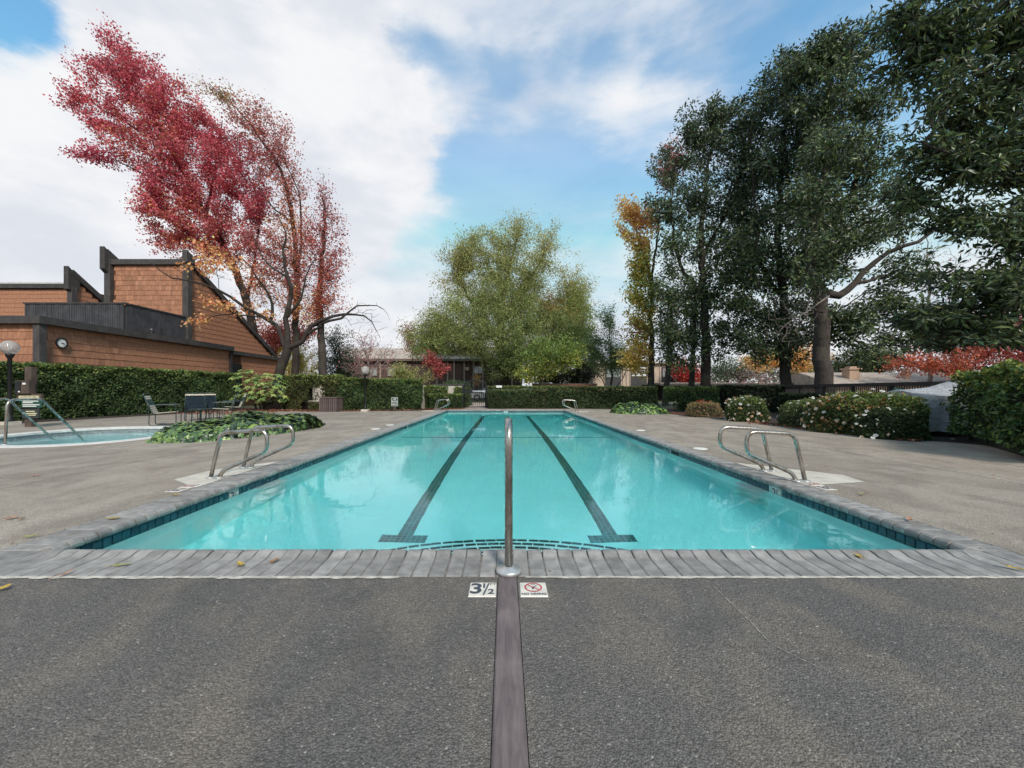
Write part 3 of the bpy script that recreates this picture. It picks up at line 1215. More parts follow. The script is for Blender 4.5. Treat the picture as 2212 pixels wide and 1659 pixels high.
def disc_x(mb, c, prof, n=32):
    """lathe about +X"""
    vs_ = []
    for (r, h) in prof:
        for k in range(n):
            a = 2 * math.pi * k / n
            vs_.append(Vector(c) + Vector((h, r * math.cos(a), r * math.sin(a))))
    m = len(prof)
    fs = [(i * n + k, i * n + (k + 1) % n, (i + 1) * n + (k + 1) % n, (i + 1) * n + k) for i in range(m - 1) for k in range(n)]
    fs += [tuple(range(n)), tuple((m - 1) * n + k for k in range(n))]
    return mb.add(vs_, fs, False)


MBLK = simple('black_paint', (.012, .012, .013), .45)
MWHT = simple('white_paint', (.78, .78, .76), .5, var=.03)
CR = .205
disc_x(MB(), cc, [(CR, 0), (CR + .02, .02), (CR + .02, .06), (CR - .025, .06), (CR - .025, .03)]).build('rim', MBLK, ck_)
disc_x(MB(), cc, [(CR - .02, .01), (CR - .02, .034), (.001, .0345)]).build('dial', MWHT, ck_)
for h in range(1, 13):
    a = math.pi / 2 - h * math.pi / 6
    me = text_mesh(str(h), .065, .002)
    # seen from +X with the dial facing +X: text x -> +Y
    link('numeral', me, MBLK, ck_, cc + Vector((.038, math.cos(a) * .165, math.sin(a) * .165)), (rad(90), 0, rad(90)))


def hand(ang, L, w):
    a = math.pi / 2 - rad(ang)
    d = Vector((0, math.cos(a), math.sin(a)))
    MB().bar(cc + Vector((.045, 0, 0)) - d * .03, cc + Vector((.045, 0, 0)) + d * L, w, .006, up=(1, 0, 0)).build('hand', MBLK, ck_)


hand(96, .10, .018)
hand(122, .155, .012)

# ---------------------------------------------------------------- far buildings
M['brown_siding'] = simple('brown_siding', (.105, .068, .058), .85, var=.15, scale=3)
M['beige_siding'] = simple('beige_siding', (.50, .40, .32), .85, var=.1, scale=2)
M['trim_wood'] = simple('pale_timber_trim', (.36, .29, .25), .8, var=.15)
M['glass'] = simple('window_glass', (.33, .36, .37), .12, spec=.9, var=.15, scale=.6)
M['blind'] = simple('white_blind', (.62, .64, .64), .4, var=.08)
M['shake_roof'] = simple('shake_roof', (.40, .34, .29), .9, var=.2, scale=3)


def window(parent, x, y, z, w, h, kind, fm):
    fr_ = MB()
    e = .05
    fr_.box((x, y - .02, z + h / 2 - e / 2), (w, .06, e)).box((x, y - .02, z - h / 2 + e / 2), (w, .06, e))
    fr_.box((x - w / 2 + e / 2, y - .02, z), (e, .06, h - 2 * e)).box((x + w / 2 - e / 2, y - .02, z), (e, .06, h - 2 * e)).box((x, y - .02, z), (e, .06, h - 2 * e))
    o = fr_.build('window', fm, parent)
    for s_ in (-1, 1):
        m_ = M['glass'] if (kind == 0 or (kind == 1 and s_ < 0)) else M['blind']
        MB().box((x + s_ * (w / 4 - e / 4), y, z), (w / 2 - e * 1.5, .02, h - 2 * e)).build('pane', m_, o)
    if kind == 1:
        sl_ = MB()
        for q in range(9):
            sl_.box((x + w / 4, y - .03, z - h / 2 + .1 + q * (h - .2) / 8), (w / 2 - .12, .03, (h - .2) / 8 * .78))
        sl_.build('blind_slats', M['blind'], o)['kind'] = 'stuff'
    return o


FY = 46.0
fb = empty('brown_apartment', (-6, FY, 0))
tag(fb, 'long brown boarded apartment building with pale posts, seen over the gate', 'building')
FZ = 1.1 + (842 - 780) * FY / 839
MB().box((-9.0, FY + 4, FZ / 2), (22, 8, FZ)).build('wall', M['brown_siding'], fb)
MB().box((-9.0, FY + .2, FZ + .12), (22.4, 1.2, .26)).build('fascia', simple('brown_fascia', (.16, .12, .10), .8), fb)
rf = MB()
rf.prism([(-20.2, FY - .4, FZ + .26), (-20.2, FY + 9, FZ + .26), (-20.2, FY + 4.5, FZ + 2.0)], (22.4, 0, 0))
rf.build('roof', M['shake_roof'], fb)
for u in (782, 822, 873, 944, 967, 981, 1003, 1023, 1043, 1064, 1085, 1106):
    x = (u - 1091) * FY / 839
    MB().box((x, FY - .06, FZ / 2), (.16, .12, FZ)).build('post', M['trim_wood'], fb)
x = -19.5
bt = MB()
while x < 1.5:
    bt.box((x, FY - .015, FZ / 2), (.05, .03, FZ - .1))
    x += .62
bt.build('battens', M['brown_siding'], fb)['kind'] = 'stuff'
for (u0, u1, v0, v1, kd) in ((950, 965, 791, 806, 0), (1024, 1042, 791, 807, 1), (1089, 1104, 792, 808, 0), (838, 856, 794, 812, 1), (800, 815, 794, 812, 0)):
    a, b = at(u0, v0, FY), at(u1, v1, FY)
    window(fb, (a.x + b.x) / 2, FY - .06, (a.z + b.z) / 2, b.x - a.x, a.z - b.z, kd, M['trim_wood'])
a = at(1004, 795, FY)
MB().box((a.x + .3, FY - .1, a.z - .1), (.42, .14, .36)).build('wall_lamp', simple('cream_box', (.52, .45, .33), .6), fb)
# pale boarding under the eaves
MB().box((-4.3, FY + .75, FZ + 1.0), (8.5, .2, 1.5)).build('upper_wall', simple('cream_wall', (.58, .50, .42), .8), fb)

bb = empty('beige_apartment', (12, 44, 0))
tag(bb, 'beige stucco apartment building with dark windows, behind the slim tree trunks', 'building')
BY = 44.0
BZ = 1.1 + (842 - 785) * BY / 839
bx0, bx1 = (1281 - 1091) * BY / 839, (1462 - 1091) * BY / 839
MB().box(((bx0 + bx1) / 2, BY + 4, BZ / 2), (bx1 - bx0, 8, BZ)).build('wall', M['beige_siding'], bb)
MB().box(((bx0 + bx1) / 2, BY + .1, BZ + .10), (bx1 - bx0 + .5, 1.0, .2)).build('fascia', simple('white_fascia', (.62, .58, .53), .7), bb)
MB().box(((bx0 + bx1) / 2, BY + 4, BZ + .22), (bx1 - bx0 + .4, 8.2, .06)).build('roof', M['shake_roof'], bb)
for (u0, u1, v0, v1) in ((1308, 1341, 794, 836), (1362, 1397, 790, 836), (1429, 1455, 793, 836)):
    a, b = at(u0, v0, BY), at(u1, v1, BY)
    o = MB().box(((a.x + b.x) / 2, BY - .03, (a.z + b.z) / 2), (b.x - a.x, .10, a.z - b.z)).build('window', simple('dark_window_frame', (.05, .05, .055), .5), bb)
    MB().box(((a.x + b.x) / 2, BY - .09, a.z - (a.z - b.z) * .28), (b.x - a.x - .2, .03, (a.z - b.z) * .42)).build('pane', M['blind'] if u0 == 1362 else M['glass'], o)
for u in (1283, 1306, 1345, 1353, 1361, 1400, 1425, 1458):
    MB().box(((u - 1091) * BY / 839, BY - .02, BZ / 2), (.10, .08, BZ)).build('trim_board', M['trim_wood'], bb)

# pale house roof beyond the right fence
hr = empty('ranch_house', (27, 33, 0))
tag(hr, 'low house with a pale shake roof and brick chimney beyond the right fence', 'house')
RY = 33.0
e0, e1 = at(1808, 833, RY), at(2065, 826, RY)
rdg0, rdg1 = at(1813, 811, RY + 4), at(2075, 800, RY + 4)
hx0, hx1 = e0.x, 48.0
MB().box(((hx0 + hx1) / 2, RY + 4.5, .72), (hx1 - hx0 - .8, 8, 1.44)).build('wall', M['beige_siding'], hr)
ev, rd = 1.50, 2.75
roofm = MB()
rows = 9
for r_ in range(rows):
    y0, y1 = RY + 4.4 * r_ / rows, RY + 4.4 * (r_ + 1) / rows
    z0, z1 = ev + (rd - ev) * r_ / rows, ev + (rd - ev) * (r_ + 1) / rows
    x = hx0 + .1 * (r_ % 2)
    while x < hx1:
        w = random.uniform(.28, .36)
        q = random.uniform(.0, .015)
        roofm.add([(x, y0, z0 + .035 + q), (x + w - .03, y0, z0 + .035 + q), (x + w - .03, y1, z1 + .01), (x, y1, z1 + .01), (x, y0, z0 - .02), (x + w - .03, y0, z0 - .02)],
                  [(0, 1, 2, 3), (4, 5, 1, 0)])
        x += w
rb = MB().prism([(hx0, RY, ev), (hx0, RY + 8.8, ev), (hx0, RY + 4.4, rd)], (hx1 - hx0, 0, 0)).build('roof', M['shake_roof'], hr)
o = roofm.build('shakes', M['shake_roof'], rb)
o['kind'] = 'stuff'
chm = at(1838, 812, RY + 2.2)
c_ = MB().box((chm.x, RY + 2.2, 2.1), (.95, .8, 1.8)).box((chm.x, RY + 2.2, 2.98), (1.15, 1.0, .14)).box((chm.x, RY + 2.2, 3.12), (.6, .55, .16))
c_.build('chimney', simple('tan_brick', (.42, .30, .22), .85, var=.2, scale=10), hr)
c2 = at(1957, 803, RY + 2.0)
MB().box((c2.x, RY + 2, 2.3), (.42, .42, 1.4)).build('chimney', simple('tan_flue', (.40, .30, .23), .85), hr)

# low carport roof further left of it
cp_ = empty('carport', (12, 40, 0))
tag(cp_, 'long low carport with a dark flat roof behind the right hedges', 'carport')
CYY = 38.0
a, b = at(1425, 828, CYY), at(1815, 832, CYY)
MB().box(((a.x + b.x) / 2 + 1, CYY + 2.5, 1.72), (b.x - a.x + 2, 5, .16)).build('roof', simple('carport_roof', (.33, .29, .26), .9), cp_)
MB().box(((a.x + b.x) / 2 + 1, CYY - .02, 1.62), (b.x - a.x + 2, .06, .22)).build('fascia', M['dark_wood'], cp_)
for i in range(6):
    MB().box((a.x + 1 + i * (b.x - a.x) / 6, CYY + .3, .77), (.16, .16, 1.5)).build('post', M['dark_wood'], cp_)
MB().box(((a.x + b.x) / 2 + 1, CYY + 4.9, .85), (b.x - a.x + 2, .1, 1.7)).build('back_wall', M['dark_wood'], cp_)

# ---------------------------------------------------------------- plants: leaves, limbs, trees, hedges


def set_colour(me, cols):
    at_ = me.attributes.new('leaf_colour', 'FLOAT_COLOR', 'FACE')
    c4 = np.ones((len(cols), 4), dtype=np.float32)
    c4[:, :3] = cols
    at_.data.foreach_set('color', c4.ravel())


def unit(v):
    return v / np.maximum(np.linalg.norm(v, axis=1, keepdims=True), 1e-9)


def leaf_quads(pos, size, tip, nrm, aspect=.5, fold=.18):
    """Folded diamond leaves: base, side, tip, side."""
    n = len(pos)
    tip = unit(tip)
    side = unit(np.cross(nrm, tip))
    up = np.cross(tip, side)
    s = np.asarray(size).reshape(-1, 1)
    b = pos - tip * s * .5
    t = pos + tip * s * .5
    m = pos - tip * s * .04
    l = m + side * s * aspect * .5 + up * s * fold * .5
    r = m - side * s * aspect * .5 + up * s * fold * .5
    v = np.stack([b, l, t, r], axis=1).reshape(-1, 3)
    idx = np.arange(n * 4)
    return v, idx


def leaves(name, pos, size, cols, mat, parent, droop=.25, aspect=.5, normal=None, nb=.6, tipdir=None, tb=.0):
    n = len(pos)
    rnd = RNG.normal(size=(n, 3))
    nr = rnd.copy()
    if normal is not None:
        nr = unit(rnd) * (1 - nb) + normal * nb
    tip = RNG.normal(size=(n, 3))
    tip[:, 2] -= droop * 2
    if tipdir is not None:
        tip = unit(tip) * (1 - tb) + unit(tipdir) * tb
    tip = unit(tip)
    nr = unit(nr - tip * np.sum(nr * tip, axis=1, keepdims=True))
    if normal is None:
        nr[:, 2] = np.where(RNG.random(n) < .6, np.abs(nr[:, 2]), nr[:, 2])
    org = np.array(wl(parent)) if parent is not None else np.zeros(3)
    v, idx = leaf_quads(pos - org, size, tip, nr, aspect)
    me = np_mesh(name, v, 4, idx)
    set_colour(me, cols)
    return link(name, me, mat, parent, wl(parent) if parent is not None else (0, 0, 0))


def palette(cols, n, jit=.22, weights=None):
    c = np.array(cols, dtype=np.float64)
    k = RNG.choice(len(c), size=n, p=weights)
    out = c[k] * (1 + RNG.normal(size=(n, 1)) * jit)
    out *= 1 + RNG.normal(size=(n, 3)) * jit * .25
    return np.clip(out, .003, .9)


def limbs_mesh(pos, par, radius, sides=5, minr=0.0):
    """One frustum for every limb segment."""
    ch = np.array([i for i in range(len(pos)) if par[i] >= 0 and radius[i] > minr])
    if len(ch) == 0:
        return None
    a, b = pos[par[ch]], pos[ch]
    d = b - a
    L = np.linalg.norm(d, axis=1, keepdims=True)
    d = d / np.maximum(L, 1e-6)
    ref = np.where(np.abs(d[:, 2:3]) < .9, np.array([[0, 0, 1.0]]), np.array([[1.0, 0, 0]]))
    x = unit(np.cross(d, ref))
    y = np.cross(d, x)
    rb = radius[ch]
    ra = np.minimum(radius[par[ch]], rb * 1.25)
    a = a - d * (ra * .3).reshape(-1, 1)
    ang = np.arange(sides) * 2 * np.pi / sides
    ca, sa = np.cos(ang), np.sin(ang)
    ring = x[:, None, :] * ca[None, :, None] + y[:, None, :] * sa[None, :, None]
    va = a[:, None, :] + ring * ra[:, None, None]
    vb = b[:, None, :] + ring * rb[:, None, None]
    v = np.concatenate([va, vb], axis=1).reshape(-1, 3)
    n = len(ch)
    k = np.arange(sides)
    q = np.stack([k, (k + 1) % sides, sides + (k + 1) % sides, sides + k], axis=1)
    idx = (np.arange(n) * 2 * sides)[:, None, None] + q[None]
    return v, idx.reshape(-1, 4)


class Grow:
    """Limbs grown from given main stems to clumps of foliage."""

    def __init__(s, cap=60000):
        s.p = np.zeros((cap, 3))
        s.par = np.full(cap, -1)
        s.path = np.zeros(cap)
        s.minr = np.zeros(cap)
        s.n = 0

    def node(s, p, par, minr=0.0):
        i = s.n
        s.p[i] = p
        s.par[i] = par
        s.minr[i] = minr
        s.path[i] = 0 if par < 0 else s.path[par] + np.linalg.norm(s.p[i] - s.p[par])
        s.n += 1
        return i

    def stem(s, pts, r0, r1, par=-1, step=.5, wob=.04):
        """A main stem through the points (smoothed), radii r0 to r1. Starts at node par if given."""
        pts = [Vector(p) for p in pts]
        if par >= 0:
            pts[0] = Vector(s.p[par])
        sm_ = []
        n = len(pts)
        for i in range(n - 1):
            p0, p1, p2, p3 = pts[max(i - 1, 0)], pts[i], pts[i + 1], pts[min(i + 2, n - 1)]
            k = max(2, int((p2 - p1).length / step))
            for q in range(k):
                t = q / k
                sm_.append(.5 * ((2 * p1) + (p2 - p0) * t + (2 * p0 - 5 * p1 + 4 * p2 - p3) * t * t + (3 * p1 - p0 - 3 * p2 + p3) * t ** 3))
        sm_.append(pts[-1])
        ids = []
        last = par
        m = len(sm_)
        for i, p in enumerate(sm_):
            t = i / (m - 1)
            r = r0 * (1 - t) + r1 * t
            if i == 0 and par >= 0:
                ids.append(par)
                continue
            w = np.array([random.gauss(0, 1) for _ in range(3)]) * wob * (1 if 0 < i < m - 1 else 0)
            last = s.node(np.array(p) + w, last, r)
            ids.append(last)
        return ids

    def nearest(s, p):
        return int(np.argmin(np.sum((s.p[:s.n] - np.array(p)) ** 2, axis=1)))

    def reach(s, targets, bf=.35, seg=.45, sag=.10, jit=.10, start=0):
        """Connects every target; returns its end node."""
        t = np.asarray(targets)
        base = s.p[start:s.n].copy()
        dmin = np.array([np.min(np.sum((base - q) ** 2, axis=1)) for q in t])
        ends = np.zeros(len(t), dtype=int)
        for i in np.argsort(dmin):
            c = t[i]
            nodes = s.p[start:s.n]
            d = np.linalg.norm(nodes - c, axis=1)
            up = (nodes[:, 2] - c[2])
            cost = d + bf * s.path[start:s.n] + np.maximum(up, 0) * .35
            j = int(np.argmin(cost)) + start
            L = np.linalg.norm(c - s.p[j])
            k = max(1, int(L / seg))
            p0 = s.p[j].copy()
            cur = j
            pj = s.par[j]
            dir0 = (s.p[j] - s.p[pj]) / max(np.linalg.norm(s.p[j] - s.p[pj]), 1e-6) if pj >= 0 else np.array([0, 0, 1.0])
            for q in range(1, k + 1):
                f = q / k
                p = p0 * (1 - f) + c * f + dir0 * (L * .28 * f * (1 - f)) * 1.2
                p[2] += math.sin(math.pi * f) * L * sag
                if q < k:
                    p = p + np.array([random.gauss(0, 1) for _ in range(3)]) * jit * min(L, 1) * .5
                cur = s.node(p, cur)
            ends[i] = cur
        return ends

    def radii(s, tip, e=2.3):
        acc = np.zeros(s.n)
        kids = np.zeros(s.n, dtype=int)
        for i in range(s.n):
            if s.par[i] >= 0:
                kids[s.par[i]] += 1
        for i in range(s.n - 1, -1, -1):
            if kids[i] == 0:
                acc[i] = max(acc[i], tip ** e)
            if s.par[i] >= 0:
                acc[s.par[i]] += acc[i]
        r = acc ** (1 / e)
        st = s.minr[:s.n] > 0
        r[st] = s.minr[:s.n][st]
        for i in range(s.n):        # children never thicker than what carries them
            if s.par[i] >= 0 and not (st[i]):
                r[i] = min(r[i], r[s.par[i]] * .8 if st[s.par[i]] else r[s.par[i]])
        return r

    def build(s, name, mat, parent, tip=.007, sides=5, big=.05):
        r = s.radii(tip)
        org = np.array(wl(parent))
        pos = s.p[:s.n] - org
        par = s.par[:s.n]
        thick = r > big
        out = []
        V, I, o = [], [], 0
        for sel, sd in ((thick, 10), (~thick, sides)):
            rr = np.where(sel, r, -1)
            q = [i for i in range(s.n) if par[i] >= 0 and sel[i]]
            if not q:
                continue
            mask = np.full(s.n, -1)
            res = limbs_mesh(pos, par, np.where(sel, r, 0) if False else r, sd) if False else _limbs(pos, par, r, np.array(q), sd)
            V.append(res[0])
            I.append(res[1] + o)
            o += len(res[0])
        me = np_mesh(name, np.concatenate(V), 4, np.concatenate(I).ravel(), smooth=True)
        return link(name, me, mat, parent, wl(parent))


def _limbs(pos, par, radius, ch, sides):
    a, b = pos[par[ch]], pos[ch]
    d = b - a
    L = np.linalg.norm(d, axis=1, keepdims=True)
    d = d / np.maximum(L, 1e-6)
    ref = np.where(np.abs(d[:, 2:3]) < .9, np.array([[0, 0, 1.0]]), np.array([[1.0, 0, 0]]))
    x = unit(np.cross(d, ref))
    y = np.cross(d, x)
    rb = radius[ch]
    ra = np.minimum(radius[par[ch]], rb * 1.25)
    a = a - d * (ra * .35).reshape(-1, 1)
    b = b + d * (rb * .2).reshape(-1, 1)
    ang = np.arange(sides) * 2 * np.pi / sides
    ring = x[:, None, :] * np.cos(ang)[None, :, None] + y[:, None, :] * np.sin(ang)[None, :, None]
    v = np.concatenate([a[:, None, :] + ring * ra[:, None, None], b[:, None, :] + ring * rb[:, None, None]], axis=1).reshape(-1, 3)
    k = np.arange(sides)
    q = np.stack([k, (k + 1) % sides, sides + (k + 1) % sides, sides + k], axis=1)
    idx = (np.arange(len(ch)) * 2 * sides)[:, None, None] + q[None]
    return v, idx.reshape(-1, 4)


def bark(name, a, b, stain=(.06, .07, .04)):
    k = NT(name)
    p = k.pos((1, 1, .35))
    n1 = k.noise(p, 14, 6, .65, .4)
    n2 = k.noise(k.pos(), 1.7, 4, .6)
    c = k.mix(k.rng(n1, .3, .7), a, b)
    c = k.mix(k.rng(n2, .5, .7, 0, .4), c, stain)
    return k.surf(k.pbr(c, .9, 0, .2, k.bump(n1, .03)))


M['bark_dark'] = bark('dark_bark', (.060, .048, .042), (.032, .026, .024))
M['bark_grey'] = bark('grey_bark', (.088, .074, .066), (.048, .041, .037))
M['bark_pale'] = bark('pale_twig_bark', (.30, .26, .24), (.20, .17, .16), (.16, .15, .13))
M['leaf'] = leaf_mat('leaf', .55, .3, .38)
M['leaf_glossy'] = leaf_mat('glossy_leaf', .42, .38, .14)
M['leaf_soft'] = leaf_mat('soft_leaf', .7, .2, .35)


def lobe_points(lobes, n, shell=2.0):
    """Random points in ellipsoid lobes given as (u, v, Y, ru, rv[, depth radius m[, weight]])."""
    w = np.array([(l[3] * l[4]) * (l[6] if len(l) > 6 else 1) for l in lobes], dtype=float)
    k = RNG.choice(len(lobes), size=n, p=w / w.sum())
    d = unit(RNG.normal(size=(n, 3)))
    r = RNG.random(n) ** (1 / (3 if shell is None else shell))
    C = np.array([at(l[0], l[1], l[2]) for l in lobes])
    S = np.array([(l[3] * l[2] / 839, (l[5] if len(l) > 5 and l[5] else (l[3] + l[4]) * .5 * l[2] / 839), l[4] * l[2] / 839) for l in lobes])
    return C[k] + d * r[:, None] * S[k], k


def tree(name, label, base, stems, lobes, n_clump, per, clump_r, size, cols, bark_m='bark_dark', leaf_m='leaf', group=None, tip=.007, bf=.35,
         cat='tree', lobe_cols=None, droop=.25, aspect=.55, size_var=.25, jit=.2, sag=.08, seg=.45, flat=.75, bare=0.0, min_z=None, rosette=False, wob=.04, spray=1.7, hf=2.4, hj=.5):
    t = empty(name, base)
    tag(t, label, cat, group)
    g_ = Grow()
    ids = []
    for (pts, ra, rb_, at_) in stems:
        par = -1
        if at_ is not None:
            par = ids[at_[0]][min(int(at_[1] * (len(ids[at_[0]]) - 1)), len(ids[at_[0]]) - 1)]
        ids.append(g_.stem(pts, ra, rb_, par, wob=wob))
    C, k = lobe_points(lobes, int(n_clump * 1.9))
    hol = np.sin(C[:, 0] * hf + C[:, 2] * hf * .7) * np.sin(C[:, 2] * hf * 1.1 - C[:, 1] * hf * .6 + 1) + .6 * np.sin(C[:, 0] * hf * 2.3 - C[:, 2] * hf * 1.9 + C[:, 1] * hf)
    pick = np.sort(np.argsort(-hol + RNG.normal(size=len(hol)) * hj)[:n_clump])
    C, k = C[pick], k[pick]
    if min_z is not None:
        C[:, 2] = np.maximum(C[:, 2], min_z + RNG.random(n_clump) * .6)
    start = 0
    ends = g_.reach(C, bf, seg, sag)
    g_.build('trunk', M[bark_m], t, tip)
    alive = RNG.random(n_clump) >= bare
    Ck, kk = C[alive], k[alive]
    ns_ = np.maximum(1, (per * (.5 + RNG.random(len(Ck)))).astype(int))
    rep = np.repeat(np.arange(len(Ck)), ns_)
    off = np.clip(RNG.normal(size=(len(rep), 3)), -1.7, 1.7) * clump_r * .72
    off[:, 2] *= flat
    # leaves follow the last stretch of their twig: longer than wide
    e_ = ends[alive]
    anc = e_.copy()
    for _ in range(4):
        anc = np.where(g_.par[anc] >= 0, g_.par[anc], anc)
    dirs = unit(g_.p[e_] - g_.p[anc] + 1e-6)
    off += dirs[rep] * (np.clip(RNG.normal(size=(len(rep), 1)), -1.6, 1.4) - .35) * clump_r * spray
    pos = Ck[rep] + off
    sz = size * (1 + RNG.normal(size=len(rep)) * size_var)
    if lobe_cols is None:
        cc_ = palette(cols, len(rep), jit)
    else:
        cc_ = np.zeros((len(rep), 3))
        for li in range(len(lobes)):
            m_ = kk[rep] == li
            cc_[m_] = palette(lobe_cols[li], int(m_.sum()), jit)
    # every clump has a tone of its own
    tone = (1 + RNG.normal(size=len(Ck)) * .16)[rep]
    cc_ = np.clip(cc_ * tone[:, None], .003, .9)
    if rosette:
        leaves('crown', pos, np.clip(sz, size * .4, size * 1.7), cc_, M[leaf_m], t, droop, aspect, tipdir=off + np.array([0, 0, -.02]), tb=.7)
    else:
        leaves('crown', pos, np.clip(sz, size * .4, size * 1.7), cc_, M[leaf_m], t, droop, aspect)
    return t


def px(*pts):
    return [at(u, v, Y) for (u, v, Y) in pts]

# ---------------------------------------------------------------- trees
CRIM = [srgb(200, 96, 116), srgb(208, 104, 120), srgb(182, 80, 102), srgb(214, 124, 128)]
ROSE = [srgb(192, 104, 104), srgb(176, 90, 92), srgb(200, 124, 108), srgb(166, 86, 90)]
ORNG = [srgb(230, 168, 124), srgb(222, 146, 110), srgb(218, 170, 118)]
RUST = [srgb(192, 108, 84), srgb(172, 88, 74), srgb(202, 124, 94)]
YELO = [srgb(226, 198, 112), srgb(214, 186, 100), srgb(232, 198, 130)]
YGRN = [srgb(166, 166, 78), srgb(146, 154, 74), srgb(178, 172, 86)]
OLIV = [srgb(146, 158, 96), srgb(132, 146, 90), srgb(156, 162, 104), srgb(164, 164, 112)]
OLID = [srgb(112, 128, 80), srgb(102, 118, 74), srgb(126, 138, 88)]
STRW = [srgb(172, 166, 112), srgb(182, 172, 116), srgb(156, 156, 100)]
MAGN = [srgb(70, 86, 62), srgb(80, 96, 66), srgb(60, 74, 60), srgb(96, 108, 74)]
MAGB = [srgb(104, 118, 70), srgb(88, 104, 66), srgb(118, 126, 78)]
PINK = [srgb(176, 112, 116), srgb(160, 96, 104), srgb(186, 130, 128)]
GREN = [srgb(128, 150, 80), srgb(112, 136, 74), srgb(146, 162, 92)]

# the big crimson tree leaning over the roofs
A = 31.0
lobes = [(248, 92, A - 2, 24, 40), (272, 150, A - 2, 60, 46), (205, 150, A - 3, 48, 26), (172, 214, A - 3, 46, 22), (215, 262, A - 3, 56, 30), (205, 335, A - 3, 44, 18), (300, 215, A - 2, 84, 66),
         (330, 160, A - 1, 30, 40), (385, 250, A - 1, 76, 70), (330, 310, A - 2, 90, 66), (450, 300, A, 70, 60), (420, 380, A - 1, 110, 72), (505, 345, A, 66, 60), (520, 430, A, 74, 62),
         (345, 400, A - 2, 60, 52), (390, 470, A - 1, 90, 54), (330, 440, A - 2, 34, 34), (480, 500, A, 100, 52), (360, 520, A - 1, 36, 26), (440, 540, A - 1, 84, 34), (570, 440, A, 28, 44)]
lc = [CRIM] * len(lobes)
lc[8] = CRIM + RUST[:1]
lc[9] = CRIM + ORNG[:1] + ROSE[:2]
lc[11] = CRIM + ROSE[:2]
lc[15] = CRIM + ORNG[:1] + RUST[:1]
lc[17] = ROSE + CRIM[:2]
lc[19] = RUST + ROSE[:2]
lc[5] = CRIM[:1] + CRIM[2:3]
tree('sweetgum_tree', 'tall crimson autumn tree leaning left above the shingled clubhouse roofs', (at(556, 842, 33.5).x, 33.5, 0),
     [(px((556, 873, 33.5), (552, 760, 33.3), (528, 640, 32.5), (478, 520, 31.5), (420, 420, 30.5), (352, 290, 29.5), (290, 180, 29), (250, 80, 29)), .42, .03, None),
      (px((478, 520, 31.5), (360, 470, 30), (345, 380, 29.5), (330, 300, 29)), .15, .03, (0, .42)),
      (px((420, 420, 30.5), (470, 330, 31), (480, 260, 31)), .12, .03, (0, .55)),
      (px((352, 290, 29.5), (250, 250, 28.5), (170, 205, 28)), .10, .02, (0, .72)),
      (px((420, 420, 30.5), (280, 360, 29), (200, 330, 28.3)), .10, .02, (0, .57)),
      (px((528, 640, 32.5), (560, 480, 32), (545, 400, 31)), .14, .03, (0, .3))],
     lobes, 1500, 52, .28, .135, CRIM, lobe_cols=lc, aspect=.8, bf=.25)

# sparser rosy tree beside it
B = 29.0
lobes = [(470, 205, B, 44, 26), (545, 262, B, 62, 46), (600, 310, B, 46, 60), (560, 345, B, 40, 50), (622, 400, B, 34, 76), (628, 500, B, 44, 70), (575, 540, B, 50, 60), (618, 590, B, 52, 60), (560, 610, B, 40, 50), (640, 650, B, 44, 40)]
tree('sweetgum_tree', 'thin rosy brown autumn tree whose top bends left beside the crimson one', (at(638, 842, 30).x, 30, 0),
     [(px((638, 873, 30), (638, 720, 30), (640, 600, 29.6), (632, 470, 29.2), (606, 370, 29), (556, 290, 29), (500, 225, 29), (452, 180, 29)), .30, .02, None),
      (px((640, 600, 29.6), (650, 480, 29), (640, 400, 29), (590, 320, 29)), .12, .02, (0, .36)),
      (px((632, 470, 29.2), (575, 430, 29), (550, 380, 29)), .08, .02, (0, .55))],
     lobes, 860, 21, .30, .125, ROSE, lobe_cols=[PINK[:1] + STRW[:1], RUST + PINK, ROSE + PINK, ROSE + PINK, PINK + RUST, RUST + ORNG, ROSE + PINK, PINK + RUST, RUST + ORNG, RUST + ORNG], aspect=.75, bf=.3)

# broken-topped slim tree
Cc = 27.0
lobes = [(692, 400, Cc, 22, 26), (705, 470, Cc, 40, 60), (722, 560, Cc, 30, 80), (690, 590, Cc, 44, 80), (668, 520, Cc, 28, 70), (715, 650, Cc, 36, 40), (675, 660, Cc, 40, 50)]
tree('sweetgum_tree', 'slim straight pink leaved tree with a broken bare top', (at(697, 842, 28).x, 28, 0),
     [(px((697, 873, 28), (696, 760, 28), (690, 650, 28), (697, 540, 27.6), (702, 470, 27.4), (696, 428, 27.3)), .33, .07, None)],
     lobes, 520, 18, .27, .115, PINK, lobe_cols=[PINK, PINK + ROSE, PINK + ROSE, RUST + ROSE, ROSE, ROSE + RUST, RUST + YELO[:1]], aspect=.75, bf=.3, bark_m='bark_grey')

# front tree with long bare limbs and last orange leaves
D = 22.3
t = empty('pear_tree', (at(600, 842, D).x, D, 0))
tag(t, 'dark forked tree behind the hedge with long bare limbs and a few orange leaves', 'tree')
g_ = Grow()
root = g_.stem(px((598, 884, D), (600, 820, D), (614, 775, D), (622, 752, D)), .30, .22, wob=.01)
up = g_.stem(px((622, 752, D), (618, 690, D), (628, 620, D), (612, 560, D), (618, 500, D), (590, 455, D)), .17, .02, root[-1])
lf = g_.stem(px((622, 752, D), (604, 715, D), (585, 692, D), (548, 675, D - .4), (500, 640, D - 1), (440, 612, D - 1.6), (370, 600, D - 2), (310, 560, D - 2.2)), .14, .012, root[-2])
rt = g_.stem(px((622, 752, D), (652, 735, D), (672, 705, D), (720, 683, D), (765, 678, D), (800, 695, D), (822, 730, D)), .15, .012, root[-1])
rt2 = g_.stem(px((672, 705, D), (735, 688, D), (770, 662, D), (815, 660, D), (838, 680, D)), .09, .01, rt[len(rt) // 3])
